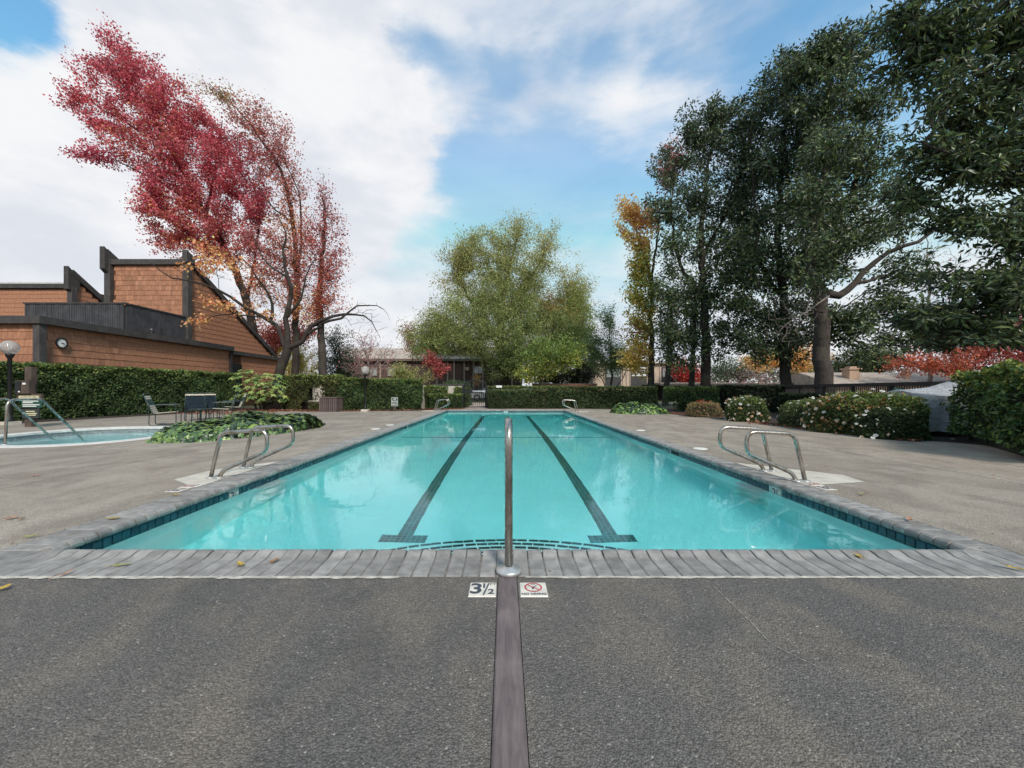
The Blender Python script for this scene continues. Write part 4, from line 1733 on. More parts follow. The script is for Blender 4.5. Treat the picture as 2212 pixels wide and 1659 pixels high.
rt3 = g_.stem(px((640, 745, D), (668, 720, D), (690, 704, D - .3), (694, 700, D - .3)), .10, .05, rt[3])
l2 = g_.stem(px((604, 715, D), (590, 660, D), (556, 600, D - .6), (510, 540, D - 1.2)), .10, .012, lf[4])
l3 = g_.stem(px((548, 675, D - .4), (500, 680, D - 1), (440, 690, D - 1.6), (412, 698, D - 1.8)), .05, .006, lf[len(lf) // 3])
u2 = g_.stem(px((618, 690, D), (650, 640, D), (668, 580, D), (690, 540, D)), .09, .012, up[len(up) // 4])
u3 = g_.stem(px((628, 620, D), (570, 560, D), (545, 500, D)), .07, .012, up[len(up) // 2])
blob, bk_ = lobe_points([(450, 575, D - 1.4, 90, 44), (420, 600, D - 1.7, 66, 30), (540, 560, D, 90, 70), (620, 560, D, 90, 80), (480, 670, D - 1.2, 60, 34), (570, 640, D, 70, 60), (770, 680, D, 60, 36, .8), (800, 690, D, 46, 44, .8), (640, 640, D, 60, 50)], 520)
g_.reach(blob, .2, .35, .05, .16)
g_.build('trunk', M['bark_dark'], t, .0065)
OC, ok_ = lobe_points([(455, 545, D - 1.4, 34, 24), (425, 575, D - 1.7, 60, 22), (480, 575, D - 1.4, 40, 20), (470, 660, D - 1.2, 44, 16), (432, 692, D - 1.7, 34, 8), (375, 690, D - 1.9, 6, 6), (530, 665, D - .6, 30, 18), (570, 680, D, 26, 14)], 70)
rep = np.repeat(np.arange(70), 13)
leaves('crown', OC[rep] + RNG.normal(size=(len(rep), 3)) * .15, .15 * (1 + RNG.normal(size=len(rep)) * .2), palette(ORNG + ORNG + YELO[2:], len(rep), .15), M['leaf'], t, aspect=.85)

# understorey on the left, behind the hedge
tree('maple_tree', 'orange red maple glowing behind the forked tree', (at(600, 842, 35).x, 35, 0), [(px((600, 868, 35), (598, 790, 35), (596, 740, 35)), .14, .05, None)],
     [(585, 735, 35, 40, 46), (620, 730, 35, 40, 50), (560, 720, 35, 34, 40), (660, 720, 35, 34, 34)], 260, 42, .34, .13, RUST + ROSE, aspect=.8)
tree('bamboo_clump', 'yellow green bamboo clump between two grey trunks behind the hedge', (at(655, 842, 33).x, 33, 0), [(px((655, 868, 33), (650, 800, 33), (645, 765, 33)), .05, .02, None)],
     [(655, 790, 33, 32, 36), (640, 765, 33, 26, 22), (672, 775, 33, 18, 30), (620, 790, 33, 18, 32)], 200, 44, .26, .13, YELO[:2] + YGRN, cat='bamboo', aspect=.3)
tree('evergreen_shrub', 'dark green evergreen tree behind the grey trunk left of the bare pink tree', (at(735, 842, 36).x, 36, 0), [(px((735, 868, 36), (735, 790, 36), (732, 740, 36)), .14, .04, None)],
     [(740, 775, 36, 36, 44), (715, 790, 36, 24, 34), (730, 735, 36, 26, 26), (765, 800, 36, 26, 26)], 260, 40, .32, .13, [srgb(60, 76, 60), srgb(74, 90, 72), srgb(50, 62, 52)], cat='tree')
tree('crape_myrtle', 'nearly bare pinkish twiggy tree behind the globe lamp', (at(800, 842, 30).x, 30, 0),
     [(px((800, 868, 30), (797, 810, 30), (790, 770, 30), (780, 730, 30)), .12, .02, None), (px((797, 810, 30), (815, 780, 30), (838, 760, 30)), .07, .015, (0, .4)), (px((797, 810, 30), (770, 780, 30), (755, 765, 30)), .06, .015, (0, .4))],
     [(780, 735, 30, 44, 34), (800, 765, 30, 62, 40), (760, 780, 30, 30, 34), (838, 770, 30, 30, 34), (800, 800, 30, 50, 20)], 620, 3, .2, .10, PINK, bark_m='bark_pale', tip=.009, seg=.3, aspect=.6)
tree('flowering_shrub', 'loose olive green shrub between the left hedge and the gate', (at(885, 842, 28).x, 28, 0), [(px((885, 868, 28), (886, 830, 28), (888, 810, 28)), .06, .02, None)],
     [(885, 808, 28, 34, 20), (905, 815, 28, 24, 18), (860, 805, 28, 18, 16)], 170, 30, .22, .10, STRW + OLIV, cat='shrub')

# big feathery tree in the centre
E = 37.0
lobes = [(1130, 492, E, 42, 34, None, .5), (1085, 520, E, 70, 46, None, .6), (1180, 530, E, 46, 50, None, .45), (1000, 555, E, 60, 44, None, .65), (1040, 560, E, 70, 60), (1130, 590, E, 80, 60), (1215, 590, E, 44, 44, None, .4),
         (985, 600, E, 46, 50, None, .5), (1060, 640, E - 1, 100, 60), (1140, 670, E, 80, 60), (1000, 690, E - 1, 90, 60), (1080, 720, E - 2, 110, 60), (940, 720, E - 1, 66, 54), (905, 730, E - 1, 40, 34), (990, 742, E - 2, 84, 34),
         (1180, 720, E, 80, 60), (1240, 660, E + 1, 46, 46), (1240, 720, E, 50, 60), (1150, 770, E - 1, 80, 44), (925, 758, E - 1, 40, 20), (1085, 782, E - 2, 46, 36), (1265, 620, E + 1, 26, 30, None, .35)]
lc = [STRW, STRW + OLIV, STRW, STRW + OLIV, OLIV + STRW, OLIV + STRW[:1], STRW, STRW, OLIV, OLIV + OLID[:1], OLIV, OLIV + OLID, OLIV, OLIV, OLID + OLIV, OLIV + OLID, OLIV + YGRN[:1], OLIV, OLID, OLID, OLID, STRW]
tree('elm_tree', 'big round olive green feathery tree in the centre behind the gate', (at(1085, 842, E).x, E, 0),
     [(px((1092, 866, E), (1090, 800, E), (1080, 740, E), (1085, 660, E), (1100, 580, E), (1120, 510, E)), .55, .05, None),
      (px((1080, 740, E), (1040, 690, E), (1000, 620, E), (985, 570, E)), .22, .04, (0, .3)),
      (px((1085, 660, E), (1140, 610, E), (1180, 540, E)), .18, .03, (0, .5)),
      (px((1090, 800, E), (1030, 760, E - 1), (960, 730, E - 1)), .2, .04, (0, .16)),
      (px((1080, 740, E), (1150, 700, E), (1220, 670, E)), .2, .04, (0, .3)),
      (px((1062, 866, E - .6), (1055, 810, E - .6), (1040, 770, E - .8)), .34, .08, None)],
     lobes, 2700, 66, .38, .165, OLIV, hf=1.6, hj=.85, lobe_cols=lc, aspect=.38, leaf_m='leaf_soft', bf=.3, droop=.5)
tree('young_maple', 'small bright green tree with yellowing lower leaves over the brick planter', (at(1192, 842, 30).x, 30, 0),
     [(px((1170, 868, 30), (1172, 820, 30), (1182, 780, 30), (1195, 745, 30)), .12, .02, None), (px((1182, 780, 30), (1220, 770, 30), (1245, 765, 30)), .06, .02, (0, .55))],
     [(1192, 755, 30, 62, 32), (1150, 765, 30, 36, 26), (1235, 775, 30, 30, 26), (1190, 790, 30, 50, 20), (1140, 800, 30, 24, 22), (1122, 812, 30, 16, 12)], 330, 34, .26, .13, GREN,
     lobe_cols=[GREN, GREN, GREN + YGRN, GREN + YGRN, YGRN + GREN, YGRN], aspect=.7)
tree('maple_tree', 'small pink red tree in front of the brown apartment wall', (at(942, 842, 33).x, 33, 0), [(px((942, 868, 33), (942, 815, 33), (944, 780, 33)), .10, .02, None)],
     [(938, 784, 33, 18, 22), (958, 797, 33, 14, 9), (928, 770, 33, 9, 12)], 90, 26, .18, .12, [srgb(176, 92, 92), srgb(190, 110, 104), srgb(160, 84, 80)], aspect=.8)
tree('crape_myrtle', 'pink tipped tree edge poking out left of the big olive tree', (at(888, 842, 40).x, 40, 0), [(px((890, 862, 40), (892, 780, 40), (890, 730, 40)), .12, .02, None)],
     [(882, 718, 40, 22, 14), (895, 735, 40, 16, 14), (884, 750, 40, 14, 16)], 90, 18, .28, .13, PINK, aspect=.8)
tree('maple_tree', 'orange topped tree glowing through the right side of the big olive tree', (at(1205, 842, 41).x, 41, 0), [(px((1200, 862, 41), (1200, 760, 41), (1205, 690, 41)), .2, .03, None)],
     [(1200, 680, 38.5, 40, 24), (1225, 690, 38, 28, 16), (1180, 660, 39, 26, 26)], 170, 30, .34, .14, ORNG, aspect=.8, lobe_cols=[ORNG, ORNG, PINK + RUST])
tree('ash_tree', 'rounded mid green tree tucked behind the right side of the big olive tree', (at(1246, 842, 40).x, 40, 0), [(px((1246, 862, 40), (1248, 790, 40), (1246, 720, 40), (1240, 660, 40)), .2, .03, None)],
     [(1240, 640, 40, 36, 40), (1255, 690, 40, 36, 50), (1230, 740, 40, 46, 50), (1262, 760, 40, 30, 40), (1225, 690, 40, 30, 40)], 520, 44, .36, .16, GREN + OLIV, aspect=.5)
tree('evergreen_shrub', 'dark tangled shrub behind the brick planter, between the two apartment buildings', (at(1245, 842, 39).x, 39, 0), [(px((1245, 862, 39), (1245, 825, 39), (1245, 805, 39)), .1, .03, None)],
     [(1225, 812, 39, 40, 24), (1265, 808, 39, 26, 30), (1180, 818, 39, 34, 18), (1280, 790, 39, 14, 24)], 260, 34, .34, .16, [srgb(70, 74, 60), srgb(84, 84, 66), srgb(60, 66, 54)], cat='shrub')
tree('pear_tree', 'slender pale green tree standing right of the big olive tree', (at(1318, 842, 32).x, 32, 0),
     [(px((1318, 868, 32), (1322, 800, 32), (1318, 740, 32), (1311, 668, 32)), .11, .01, None), (px((1318, 855, 32), (1300, 820, 32), (1255, 780, 32)), .05, .02, (0, .1)), (px((1320, 845, 32), (1345, 815, 32), (1355, 790, 32)), .05, .02, (0, .12))],
     [(1312, 690, 32, 18, 28), (1315, 730, 32, 30, 30), (1325, 765, 32, 34, 34), (1290, 770, 32, 26, 36), (1345, 780, 32, 20, 26), (1280, 740, 32, 16, 30)], 190, 88, .28, .12, [srgb(126, 146, 96), srgb(142, 158, 108), srgb(108, 128, 84)], aspect=.45, bark_m='bark_grey')

# yellow and orange tree left of the dark evergreens
F = 27.0
lobes = [(1362, 455, F, 26, 30), (1392, 470, F, 34, 36), (1354, 505, F, 22, 30), (1380, 525, F, 26, 26), (1384, 575, F, 26, 44), (1392, 625, F, 36, 40), (1375, 650, F, 28, 38), (1386, 690, F, 32, 40), (1368, 720, F, 28, 28), (1378, 760, F, 26, 26), (1450, 360, F, 30, 50), (1362, 780, F, 26, 26)]
tree('sweetgum_tree', 'narrow yellow and orange autumn tree at the edge of the dark evergreens', (at(1408, 842, F).x, F, 0),
     [(px((1403, 873, F), (1407, 800, F), (1408, 700, F), (1404, 600, F), (1385, 530, F), (1366, 450, F)), .24, .02, None), (px((1404, 600, F), (1420, 500, F), (1450, 380, F)), .10, .02, (0, .6))],
     lobes, 640, 28, .25, .14, YELO, lobe_cols=[ORNG + YELO, ROSE[:1] + ORNG + YELO, YELO + ORNG[:1], YELO + ORNG[:1], YGRN + YELO, YGRN, YGRN + YELO, YELO + YGRN, YGRN + ROSE[:1], YELO, PINK + ROSE, YELO], aspect=.8, bark_m='bark_grey')

# dark evergreens on the right
H1 = 24.0
lobes = [(1560, 258, H1, 50, 44, None, 1.4), (1500, 285, H1, 54, 48, None, 1.4), (1455, 350, H1, 46, 50), (1540, 340, H1, 70, 60), (1440, 440, H1, 44, 54), (1500, 440, H1, 70, 70), (1580, 430, H1, 50, 70), (1470, 540, H1, 60, 60), (1560, 540, H1, 66, 60), (1450, 640, H1, 50, 60),
         (1530, 640, H1, 66, 60), (1445, 720, H1, 46, 50), (1520, 730, H1, 70, 50), (1470, 780, H1, 46, 24), (1600, 720, H1, 40, 50), (1540, 240, H1, 14, 30, None, .6), (1610, 300, H1, 44, 60), (1625, 400, H1, 40, 60), (1620, 520, H1, 40, 60), (1600, 620, H1, 50, 60)]
tree('magnolia_tree', 'dark green evergreen tree nearest the yellow autumn tree, black trunk behind the hedge', (at(1522, 842, H1).x, H1, 0),
     [(px((1522, 880, H1), (1524, 780, H1), (1522, 650, H1), (1515, 520, H1), (1525, 400, H1), (1550, 270, H1)), .32, .04, None),
      (px((1522, 650, H1), (1470, 570, H1), (1450, 460, H1), (1460, 360, H1)), .12, .03, (0, .38)), (px((1515, 520, H1), (1580, 430, H1), (1600, 340, H1)), .12, .03, (0, .55))],
     lobes, 1500, 28, .28, .195, MAGN, hj=.45, hf=1.9, spray=.7, leaf_m='leaf_glossy', rosette=True, lobe_cols=[MAGN] * 7 + [MAGN + MAGB[:1]] * 13, aspect=.42, flat=.8)
H2 = 22.0
lobes = [(1620, 250, H2 + 1, 44, 50), (1615, 340, H2 + 1, 40, 60), (1700, 170, H2, 60, 50, None, 1.5), (1680, 250, H2, 70, 60, None, 1.3), (1640, 360, H2, 60, 70), (1720, 350, H2, 80, 70), (1660, 470, H2, 70, 60), (1740, 450, H2, 60, 60), (1620, 560, H2, 60, 60), (1690, 580, H2, 80, 60),
         (1630, 650, H2, 60, 50), (1700, 690, H2, 80, 50), (1640, 740, H2, 70, 50), (1720, 750, H2, 60, 40), (1600, 460, H2 + 1, 40, 60), (1750, 260, H2, 50, 60), (1750, 560, H2, 50, 60), (1760, 680, H2, 40, 50)]
tree('magnolia_tree', 'dark evergreen with a straight black trunk, beside the thick grey trunked one', (at(1697, 842, H2).x, H2, 0),
     [(px((1697, 882, H2), (1697, 760, H2), (1690, 640, H2), (1680, 500, H2), (1690, 360, H2), (1700, 200, H2)), .30, .04, None),
      (px((1690, 640, H2), (1640, 560, H2), (1630, 420, H2), (1620, 280, H2)), .12, .03, (0, .38)), (px((1680, 500, H2), (1740, 400, H2), (1750, 300, H2)), .12, .03, (0, .58))],
     lobes, 1500, 28, .28, .195, MAGN, hj=.45, hf=1.9, spray=.7, leaf_m='leaf_glossy', rosette=True, lobe_cols=[MAGN] * 7 + [MAGN + MAGB[:1]] * 3 + [MAGB + MAGN] * 3 + [MAGN] * 5, aspect=.42, flat=.8)
H3 = 19.5
lobes = [(1740, 135, H3, 50, 44, None, 1.6), (1800, 118, H3, 64, 50, None, 1.6), (1856, 100, H3, 50, 50, None, 1.5), (1780, 220, H3, 80, 70, None, 1.2), (1860, 230, H3, 70, 70), (1800, 340, H3, 80, 70), (1880, 360, H3, 70, 70), (1830, 450, H3, 90, 56), (1920, 470, H3, 60, 56), (1760, 500, H3, 60, 50),
         (1800, 560, H3, 60, 44), (1940, 600, H3, 60, 40), (1920, 660, H3, 70, 44, None, 1.3), (1990, 715, H3, 80, 44, None, 1.4), (1830, 700, H3, 64, 44, None, 1.4), (1880, 760, H3, 66, 28, None, 1.2), (1960, 550, H3, 60, 26), (1770, 560, H3 - 2, 70, 60, None, .6), (1755, 430, H3 - 2, 70, 60, None, .6), (1790, 320, H3 - 2, 70, 60, None, .6), (1850, 520, H3 - 1.5, 60, 40), (1740, 620, H3 - 1.6, 44, 36)]
tree('magnolia_tree', 'large evergreen tree with a thick grey trunk and a long arched limb to the right', (at(1780, 842, H3).x, H3, 0),
     [(px((1781, 884, H3), (1778, 800, H3), (1774, 700, H3), (1762, 600, H3), (1752, 520, H3), (1775, 400, H3), (1790, 290, H3), (1790, 150, H3)), .42, .05, None),
      (px((1776, 690, H3), (1812, 640, H3), (1862, 590, H3), (1920, 545, H3 - .5), (1985, 520, H3 - 1), (2040, 480, H3 - 1)), .20, .05, (0, .36)),
      (px((1752, 520, H3), (1830, 440, H3), (1860, 340, H3), (1870, 220, H3)), .18, .04, (0, .62)),
      (px((1774, 720, H3), (1850, 735, H3), (1930, 770, H3), (1990, 790, H3)), .09, .02, (0, .3)),
      (px((1862, 590, H3), (1930, 590, H3 - .3), (2000, 575, H3 - .6)), .10, .02, (1, .45))],
     lobes, 1700, 27, .28, .19, MAGN, hj=.45, hf=1.9, spray=.7, leaf_m='leaf_glossy', bark_m='bark_grey', rosette=True, lobe_cols=[MAGN + MAGB[:1]] * len(lobes), aspect=.42, flat=.8)
# pale dead twigs in front of the grey trunk
t = empty('dead_branch', at(1750, 700, 18.5))
tag(t, 'tangle of pale leafless twigs hanging in front of the thick grey evergreen trunk', 'branch')
g_ = Grow()
q_ = g_.stem(px((1790, 640, 18.8), (1760, 660, 18.5), (1720, 690, 18.3), (1680, 720, 18.3)), .05, .012)
q2 = g_.stem(px((1760, 660, 18.5), (1745, 620, 18.4), (1760, 590, 18.4)), .03, .008, q_[3])
tw, _ = lobe_points([(1740, 660, 18.5, 60, 50, .6), (1700, 710, 18.3, 56, 40, .6), (1690, 660, 18.3, 40, 40, .5)], 260)
g_.reach(tw, .2, .25, .02, .3)
g_.build('twigs', M['bark_pale'], t, .007)

# near evergreen leaning in from the right edge
H4 = 10.5
lobes = [(1960, 40, H4, 70, 50), (2060, 60, H4, 90, 70), (2160, 60, H4, 90, 80), (2250, 100, H4, 90, 90), (1960, 150, H4 + .5, 60, 60), (2050, 200, H4, 80, 70), (2150, 220, H4, 90, 80), (2010, 310, H4 + .5, 70, 60), (2100, 350, H4, 80, 66), (2200, 340, H4, 80, 80),
         (1970, 420, H4 + 1, 60, 50), (2060, 470, H4 + .5, 60, 44), (2150, 480, H4, 80, 50), (2240, 470, H4, 60, 70), (2120, 630, H4, 70, 50, None, 1.3), (2190, 640, H4 - .5, 70, 66, None, 1.3), (2050, 680, H4 + .5, 80, 44, None, 1.4), (2140, 715, H4, 80, 34, None, 1.3), (1985, 690, H4 + 1.5, 60, 30), (2030, 610, H4 + 1, 40, 40, None, .7), (2030, 745, H4 + 1, 60, 26), (2250, 600, H4, 60, 60), (2190, 540, H4, 60, 30)]
bx_ = at(2420, 842, H4)
tree('magnolia_tree', 'near evergreen with long dark leaves overhanging from the right edge of the picture', (bx_.x, H4, 0),
     [([(bx_.x, H4, -.05), (bx_.x - .1, H4, 2.5), (bx_.x - .3, H4, 5), (bx_.x - .9, H4, 8), (bx_.x - 1.6, H4, 11)], .32, .05, None),
      ([(bx_.x, H4, 2.4)] + px((2300, 640, H4), (2200, 640, H4), (2080, 690, H4 + .4), (2000, 750, H4 + .8)), .12, .02, (0, .2)),
      ([(bx_.x, H4, 4.2)] + px((2280, 430, H4), (2150, 380, H4), (2030, 330, H4), (1960, 300, H4 + .4)), .12, .02, (0, .36)),
      ([(bx_.x, H4, 6.6)] + px((2260, 230, H4), (2120, 160, H4), (2000, 100, H4), (1940, 40, H4)), .12, .02, (0, .55)),
      ([(bx_.x, H4, 3.0)] + px((2330, 560, H4), (2220, 520, H4), (2100, 470, H4 + .4), (2000, 440, H4 + .8)), .09, .02, (0, .26)),
      ([(bx_.x, H4, 1.9)] + px((2330, 800, H4 - .4), (2212, 760, H4 - .4), (2120, 722, H4), (2060, 722, H4 + .4)), .06, .012, (0, .16))],
     lobes, 1750, 19, .18, .20, MAGN, spray=.9, leaf_m='leaf_glossy', rosette=True, lobe_cols=[MAGN + MAGB[:1]] * len(lobes), aspect=.34, flat=.7, bf=.3, seg=.3, bare=.08)

# reds and greens beyond the right fence
G = 31.0
tree('maple_tree', 'wide fiery red tree beyond the fence at the far right', (at(2090, 842, G).x, G, 0),
     [(px((2085, 870, G), (2083, 805, G), (2075, 780, G), (2050, 750, G)), .26, .04, None), (px((2083, 805, G), (2120, 770, G), (2180, 740, G)), .12, .03, (0, .4)), (px((2083, 805, G), (2010, 790, G), (1960, 780, G)), .10, .02, (0, .4))],
     [(2000, 780, G, 90, 26), (2060, 750, G, 80, 40), (1960, 790, G, 60, 20), (2140, 760, G, 70, 50), (2210, 740, G, 70, 66), (2060, 800, G, 60, 20), (2110, 700, G + 1, 70, 40, None, .6), (2215, 690, G + 1, 60, 50, None, .8), (2200, 800, G, 60, 40)],
     480, 44, .34, .14, RUST, lobe_cols=[RUST + [srgb(164, 92, 80)], [srgb(166, 90, 78), srgb(180, 106, 86)], RUST, [srgb(166, 84, 78), srgb(180, 96, 84)], [srgb(168, 78, 80), srgb(150, 66, 70)], RUST + PINK[:1], PINK + RUST, RUST + PINK, [srgb(158, 76, 76)]], aspect=.8)
tree('birch_tree', 'bare pale stemmed tree against the sky behind the long arched limb', (at(2010, 842, 34).x, 34, 0),
     [(px((2010, 866, 34), (2008, 700, 34), (2006, 600, 34), (2000, 480, 34)), .18, .02, None), (px((2060, 866, 34), (2062, 700, 34), (2066, 560, 34)), .16, .02, None)],
     [(2000, 560, 34, 40, 70), (2060, 600, 34, 50, 80), (2030, 660, 34, 60, 60), (1940, 660, 34, 40, 60)], 260, 3, .3, .14, PINK + RUST, bark_m='bark_pale', tip=.012)
tree('bay_tree', 'round dark green tree behind the pale house roof', (at(1868, 842, 44).x, 44, 0), [(px((1868, 860, 44), (1868, 800, 44), (1868, 770, 44)), .2, .05, None)],
     [(1860, 785, 44, 60, 34), (1900, 775, 44, 40, 40), (1820, 795, 44, 40, 24)], 320, 44, .45, .18, [srgb(70, 82, 54), srgb(84, 94, 62), srgb(58, 70, 48)])
tree('maple_tree', 'small red tree beside the beige apartment, seen between trunks', (at(1478, 842, 42).x, 42, 0), [(px((1478, 862, 42), (1478, 820, 42), (1478, 800, 42)), .15, .04, None)],
     [(1478, 805, 42, 28, 26), (1490, 815, 42, 22, 18)], 150, 40, .36, .16, [srgb(170, 60, 60), srgb(150, 50, 54), srgb(184, 84, 70)], aspect=.8)
tree('maple_tree', 'orange yellow tree showing low between the black and grey trunks', (at(1740, 842, 40).x, 40, 0), [(px((1735, 862, 40), (1735, 800, 40), (1735, 770, 40)), .16, .04, None)],
     [(1735, 780, 40, 50, 20), (1690, 775, 40, 40, 20), (1640, 780, 40, 40, 24), (1720, 755, 40, 40, 14)], 260, 30, .36, .16, ORNG + YELO, aspect=.8)
tree('crape_myrtle', 'bare mauve twiggy tree low behind the right hedge', (at(1650, 842, 36).x, 36, 0), [(px((1655, 866, 36), (1655, 830, 36), (1650, 805, 36)), .10, .03, None)],
     [(1650, 812, 36, 60, 24), (1610, 815, 36, 36, 20)], 300, 2, .25, .12, PINK, bark_m='bark_pale', tip=.010, seg=.3)
tree('bay_tree', 'grey green tree low in the gap left of the black trunk', (at(1600, 842, 48).x, 48, 0), [(px((1600, 860, 48), (1600, 810, 48), (1600, 780, 48)), .2, .05, None)],
     [(1560, 800, 48, 40, 30), (1620, 795, 48, 60, 26), (1730, 810, 48, 60, 24), (1790, 800, 48, 40, 28)], 320, 40, .5, .2, [srgb(96, 108, 88), srgb(112, 122, 100), srgb(82, 96, 78)])
# slim trunks standing behind the middle hedge
for (u0, u1, lab) in ((1438, 1443, 'slim leaning grey trunk with a small leafy top, left of two behind the middle hedge'), (1496, 1494, 'slim straight grey trunk, right of two behind the middle hedge'), ):
    tree('slim_tree', lab, (at(u0, 842, 26).x, 26, 0), [(px((u0, 874, 26), (u1, 800, 26), (u1 + 4, 740, 26), (u1 + 8, 640, 26)), .22, .06, None)],
         [(u1 + 4, 660, 26, 30, 50), (u1, 720, 26, 24, 30)], 120, 22, .28, .17, MAGN + OLID, bark_m='bark_grey', aspect=.45, leaf_m='leaf_glossy')
# distant tree line closing the horizon
tl_n = 5200
tu = RNG.uniform(-2600, 4800, tl_n)
Yt = RNG.uniform(62, 78, tl_n)
hmax = 3.2 + 1.6 * np.sin(tu * .013) + 1.3 * np.sin(tu * .031 + 1.3) + .8 * np.sin(tu * .083 + .4)
hmax = np.clip(hmax, 1.5, 9)
cl = np.stack([(tu - 1091) * Yt / 839, Yt, .2 + hmax * np.sqrt(RNG.random(tl_n))], axis=1)
rep = np.repeat(np.arange(tl_n), 12)
pos = cl[rep] + RNG.normal(size=(len(rep), 3)) * .5
o = leaves('treeline', pos, .42 * (1 + RNG.normal(size=len(rep)) * .2), palette([srgb(84, 96, 66), srgb(70, 84, 60), srgb(100, 104, 72), srgb(120, 96, 76)], len(rep)), M['leaf'], None, aspect=.7)
tag(o, kind='stuff')

# ---------------------------------------------------------------- hedges
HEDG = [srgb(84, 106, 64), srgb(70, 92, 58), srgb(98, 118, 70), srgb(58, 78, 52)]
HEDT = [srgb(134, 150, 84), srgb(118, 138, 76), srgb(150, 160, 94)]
M['twigs'] = simple('dark_plant_core', (.022, .024, .014), .95, var=.5, scale=14, col2=(.012, .017, .009))  # dark fill of the solid cores inside hedges, bushes and ivy


def lump(a, b, c):
    return .5 * np.sin(a * 1.7 + b * 2.3 + c) + .3 * np.sin(a * 4.1 - b * 3.7 + c * 2.1) + .2 * np.sin(a * 8.3 + b * 9.1 + c * .7)


def hedge(label, line, width, height, dens=900, size=.075, cols=HEDG, top=HEDT, bumpy=.07, holes=(), faces='ftbe', seed=0.0, name='hedge', group=None, topmix=.55, mat='leaf', aspect=.6, h2=None, z0=.03):
    """A clipped hedge along a line (its front face on the line's right-hand side when walked)."""
    a, b = Vector((*line[0], 0)), Vector((*line[1], 0))
    d = b - a
    L = d.length
    d.normalize()
    nv = Vector((d.y, -d.x, 0))         # front side
    t = empty(name, (a + b) / 2 - nv * width / 2)
    tag(t, label, 'hedge', group)
    A = np.array(a)
    D, N = np.array(d), np.array(nv)
    hh = lambda s: height if h2 is None else height + (h2 - height) * s / L
    pts, nrm, istop = [], [], []

    def put(n, f):
        s, w, z, nn, tp = f(n)
        pts.append(A + s[:, None] * D - w[:, None] * N + np.array([0, 0, 1.0]) * z[:, None])
        nrm.append(nn)
        istop.append(tp)
    nf_ = int(L * height * dens)
    dp = lambda n: np.abs(RNG.normal(size=n)) * .07

    def front(n):
        s, z = RNG.random(n) * L, RNG.random(n)
        z = z0 + z * (hh(s) - z0)
        w = dp(n) - bumpy * lump(s * 1.3, z * 1.6, seed) + .05
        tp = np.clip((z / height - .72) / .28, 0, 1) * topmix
        return s, w, z, np.tile(N, (n, 1)), tp

    def back(n):
        s, z = RNG.random(n) * L, RNG.random(n)
        z = z0 + z * (hh(s) - z0)
        return s, width - dp(n), z, np.tile(-N, (n, 1)), np.zeros(n)

    def topf(n):
        s, w = RNG.random(n) * L, RNG.random(n) * width
        z = hh(s) - dp(n) * .8 + bumpy * .6 * lump(s * 1.5, w * 2, seed + 2)
        return s, w, z, np.tile(np.array([0, 0, 1.0]), (n, 1)), np.full(n, topmix)

    def end(at0):
        def f(n):
            w, z = RNG.random(n) * width, z0 + RNG.random(n) * (height - z0)
            s = dp(n) - bumpy * lump(w * 1.7, z * 1.6, seed + 5)
            return (s if at0 else L - s), w, z, np.tile(-D if at0 else D, (n, 1)), np.clip((z / height - .72) / .28, 0, 1) * topmix
        return f
    bumpy *= 1.35
    put(nf_, front)
    put(int(L * width * dens * 1.1), topf)
    put(int(nf_ * .35), back)
    put(int(width * height * dens), end(True))
    put(int(width * height * dens), end(False))
    P, Nn, tp = np.concatenate(pts), np.concatenate(nrm), np.concatenate(istop)
    keep = np.ones(len(P), bool)
    S_ = (P - A) @ D
    for (s0, s1, z1_, z2_) in holes:
        ragged = .10 * lump(P[:, 2] * 5, S_ * 5, seed)
        keep &= ~((S_ > s0 + ragged) & (S_ < s1 + ragged) & (P[:, 2] > z1_ + ragged) & (P[:, 2] < z2_ + ragged))
    P, Nn, tp = P[keep], Nn[keep], tp[keep]
    cols_ = palette(cols, len(P), .2)
    ct = palette(top, len(P), .15)
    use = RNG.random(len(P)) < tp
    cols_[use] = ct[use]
    blot = lump(P[:, 0] * .9 + P[:, 1] * .7, P[:, 2] * 1.4, seed + 9)
    cols_ *= (1 + .32 * blot)[:, None]
    leaves('foliage', P, np.clip(size * (1 + RNG.normal(size=len(P)) * .25), size * .5, size * 1.6), np.clip(cols_, .003, .9), M[mat], t, .1, aspect, normal=Nn, nb=.45)
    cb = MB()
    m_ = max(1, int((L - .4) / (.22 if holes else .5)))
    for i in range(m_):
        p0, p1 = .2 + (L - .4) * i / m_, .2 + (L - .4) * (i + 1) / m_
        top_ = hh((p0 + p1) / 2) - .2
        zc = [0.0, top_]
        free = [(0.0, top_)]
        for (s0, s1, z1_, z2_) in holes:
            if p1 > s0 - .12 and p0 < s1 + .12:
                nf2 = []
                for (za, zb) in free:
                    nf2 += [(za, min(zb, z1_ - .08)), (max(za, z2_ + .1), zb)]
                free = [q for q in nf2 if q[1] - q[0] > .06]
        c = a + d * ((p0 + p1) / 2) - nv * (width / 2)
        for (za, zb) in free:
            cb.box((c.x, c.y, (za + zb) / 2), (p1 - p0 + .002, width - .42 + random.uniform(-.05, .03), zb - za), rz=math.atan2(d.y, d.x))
    cb.build('stems', M['twigs'], t)  # solid dark filler behind the leaves, so the hedge is not see-through
    return t


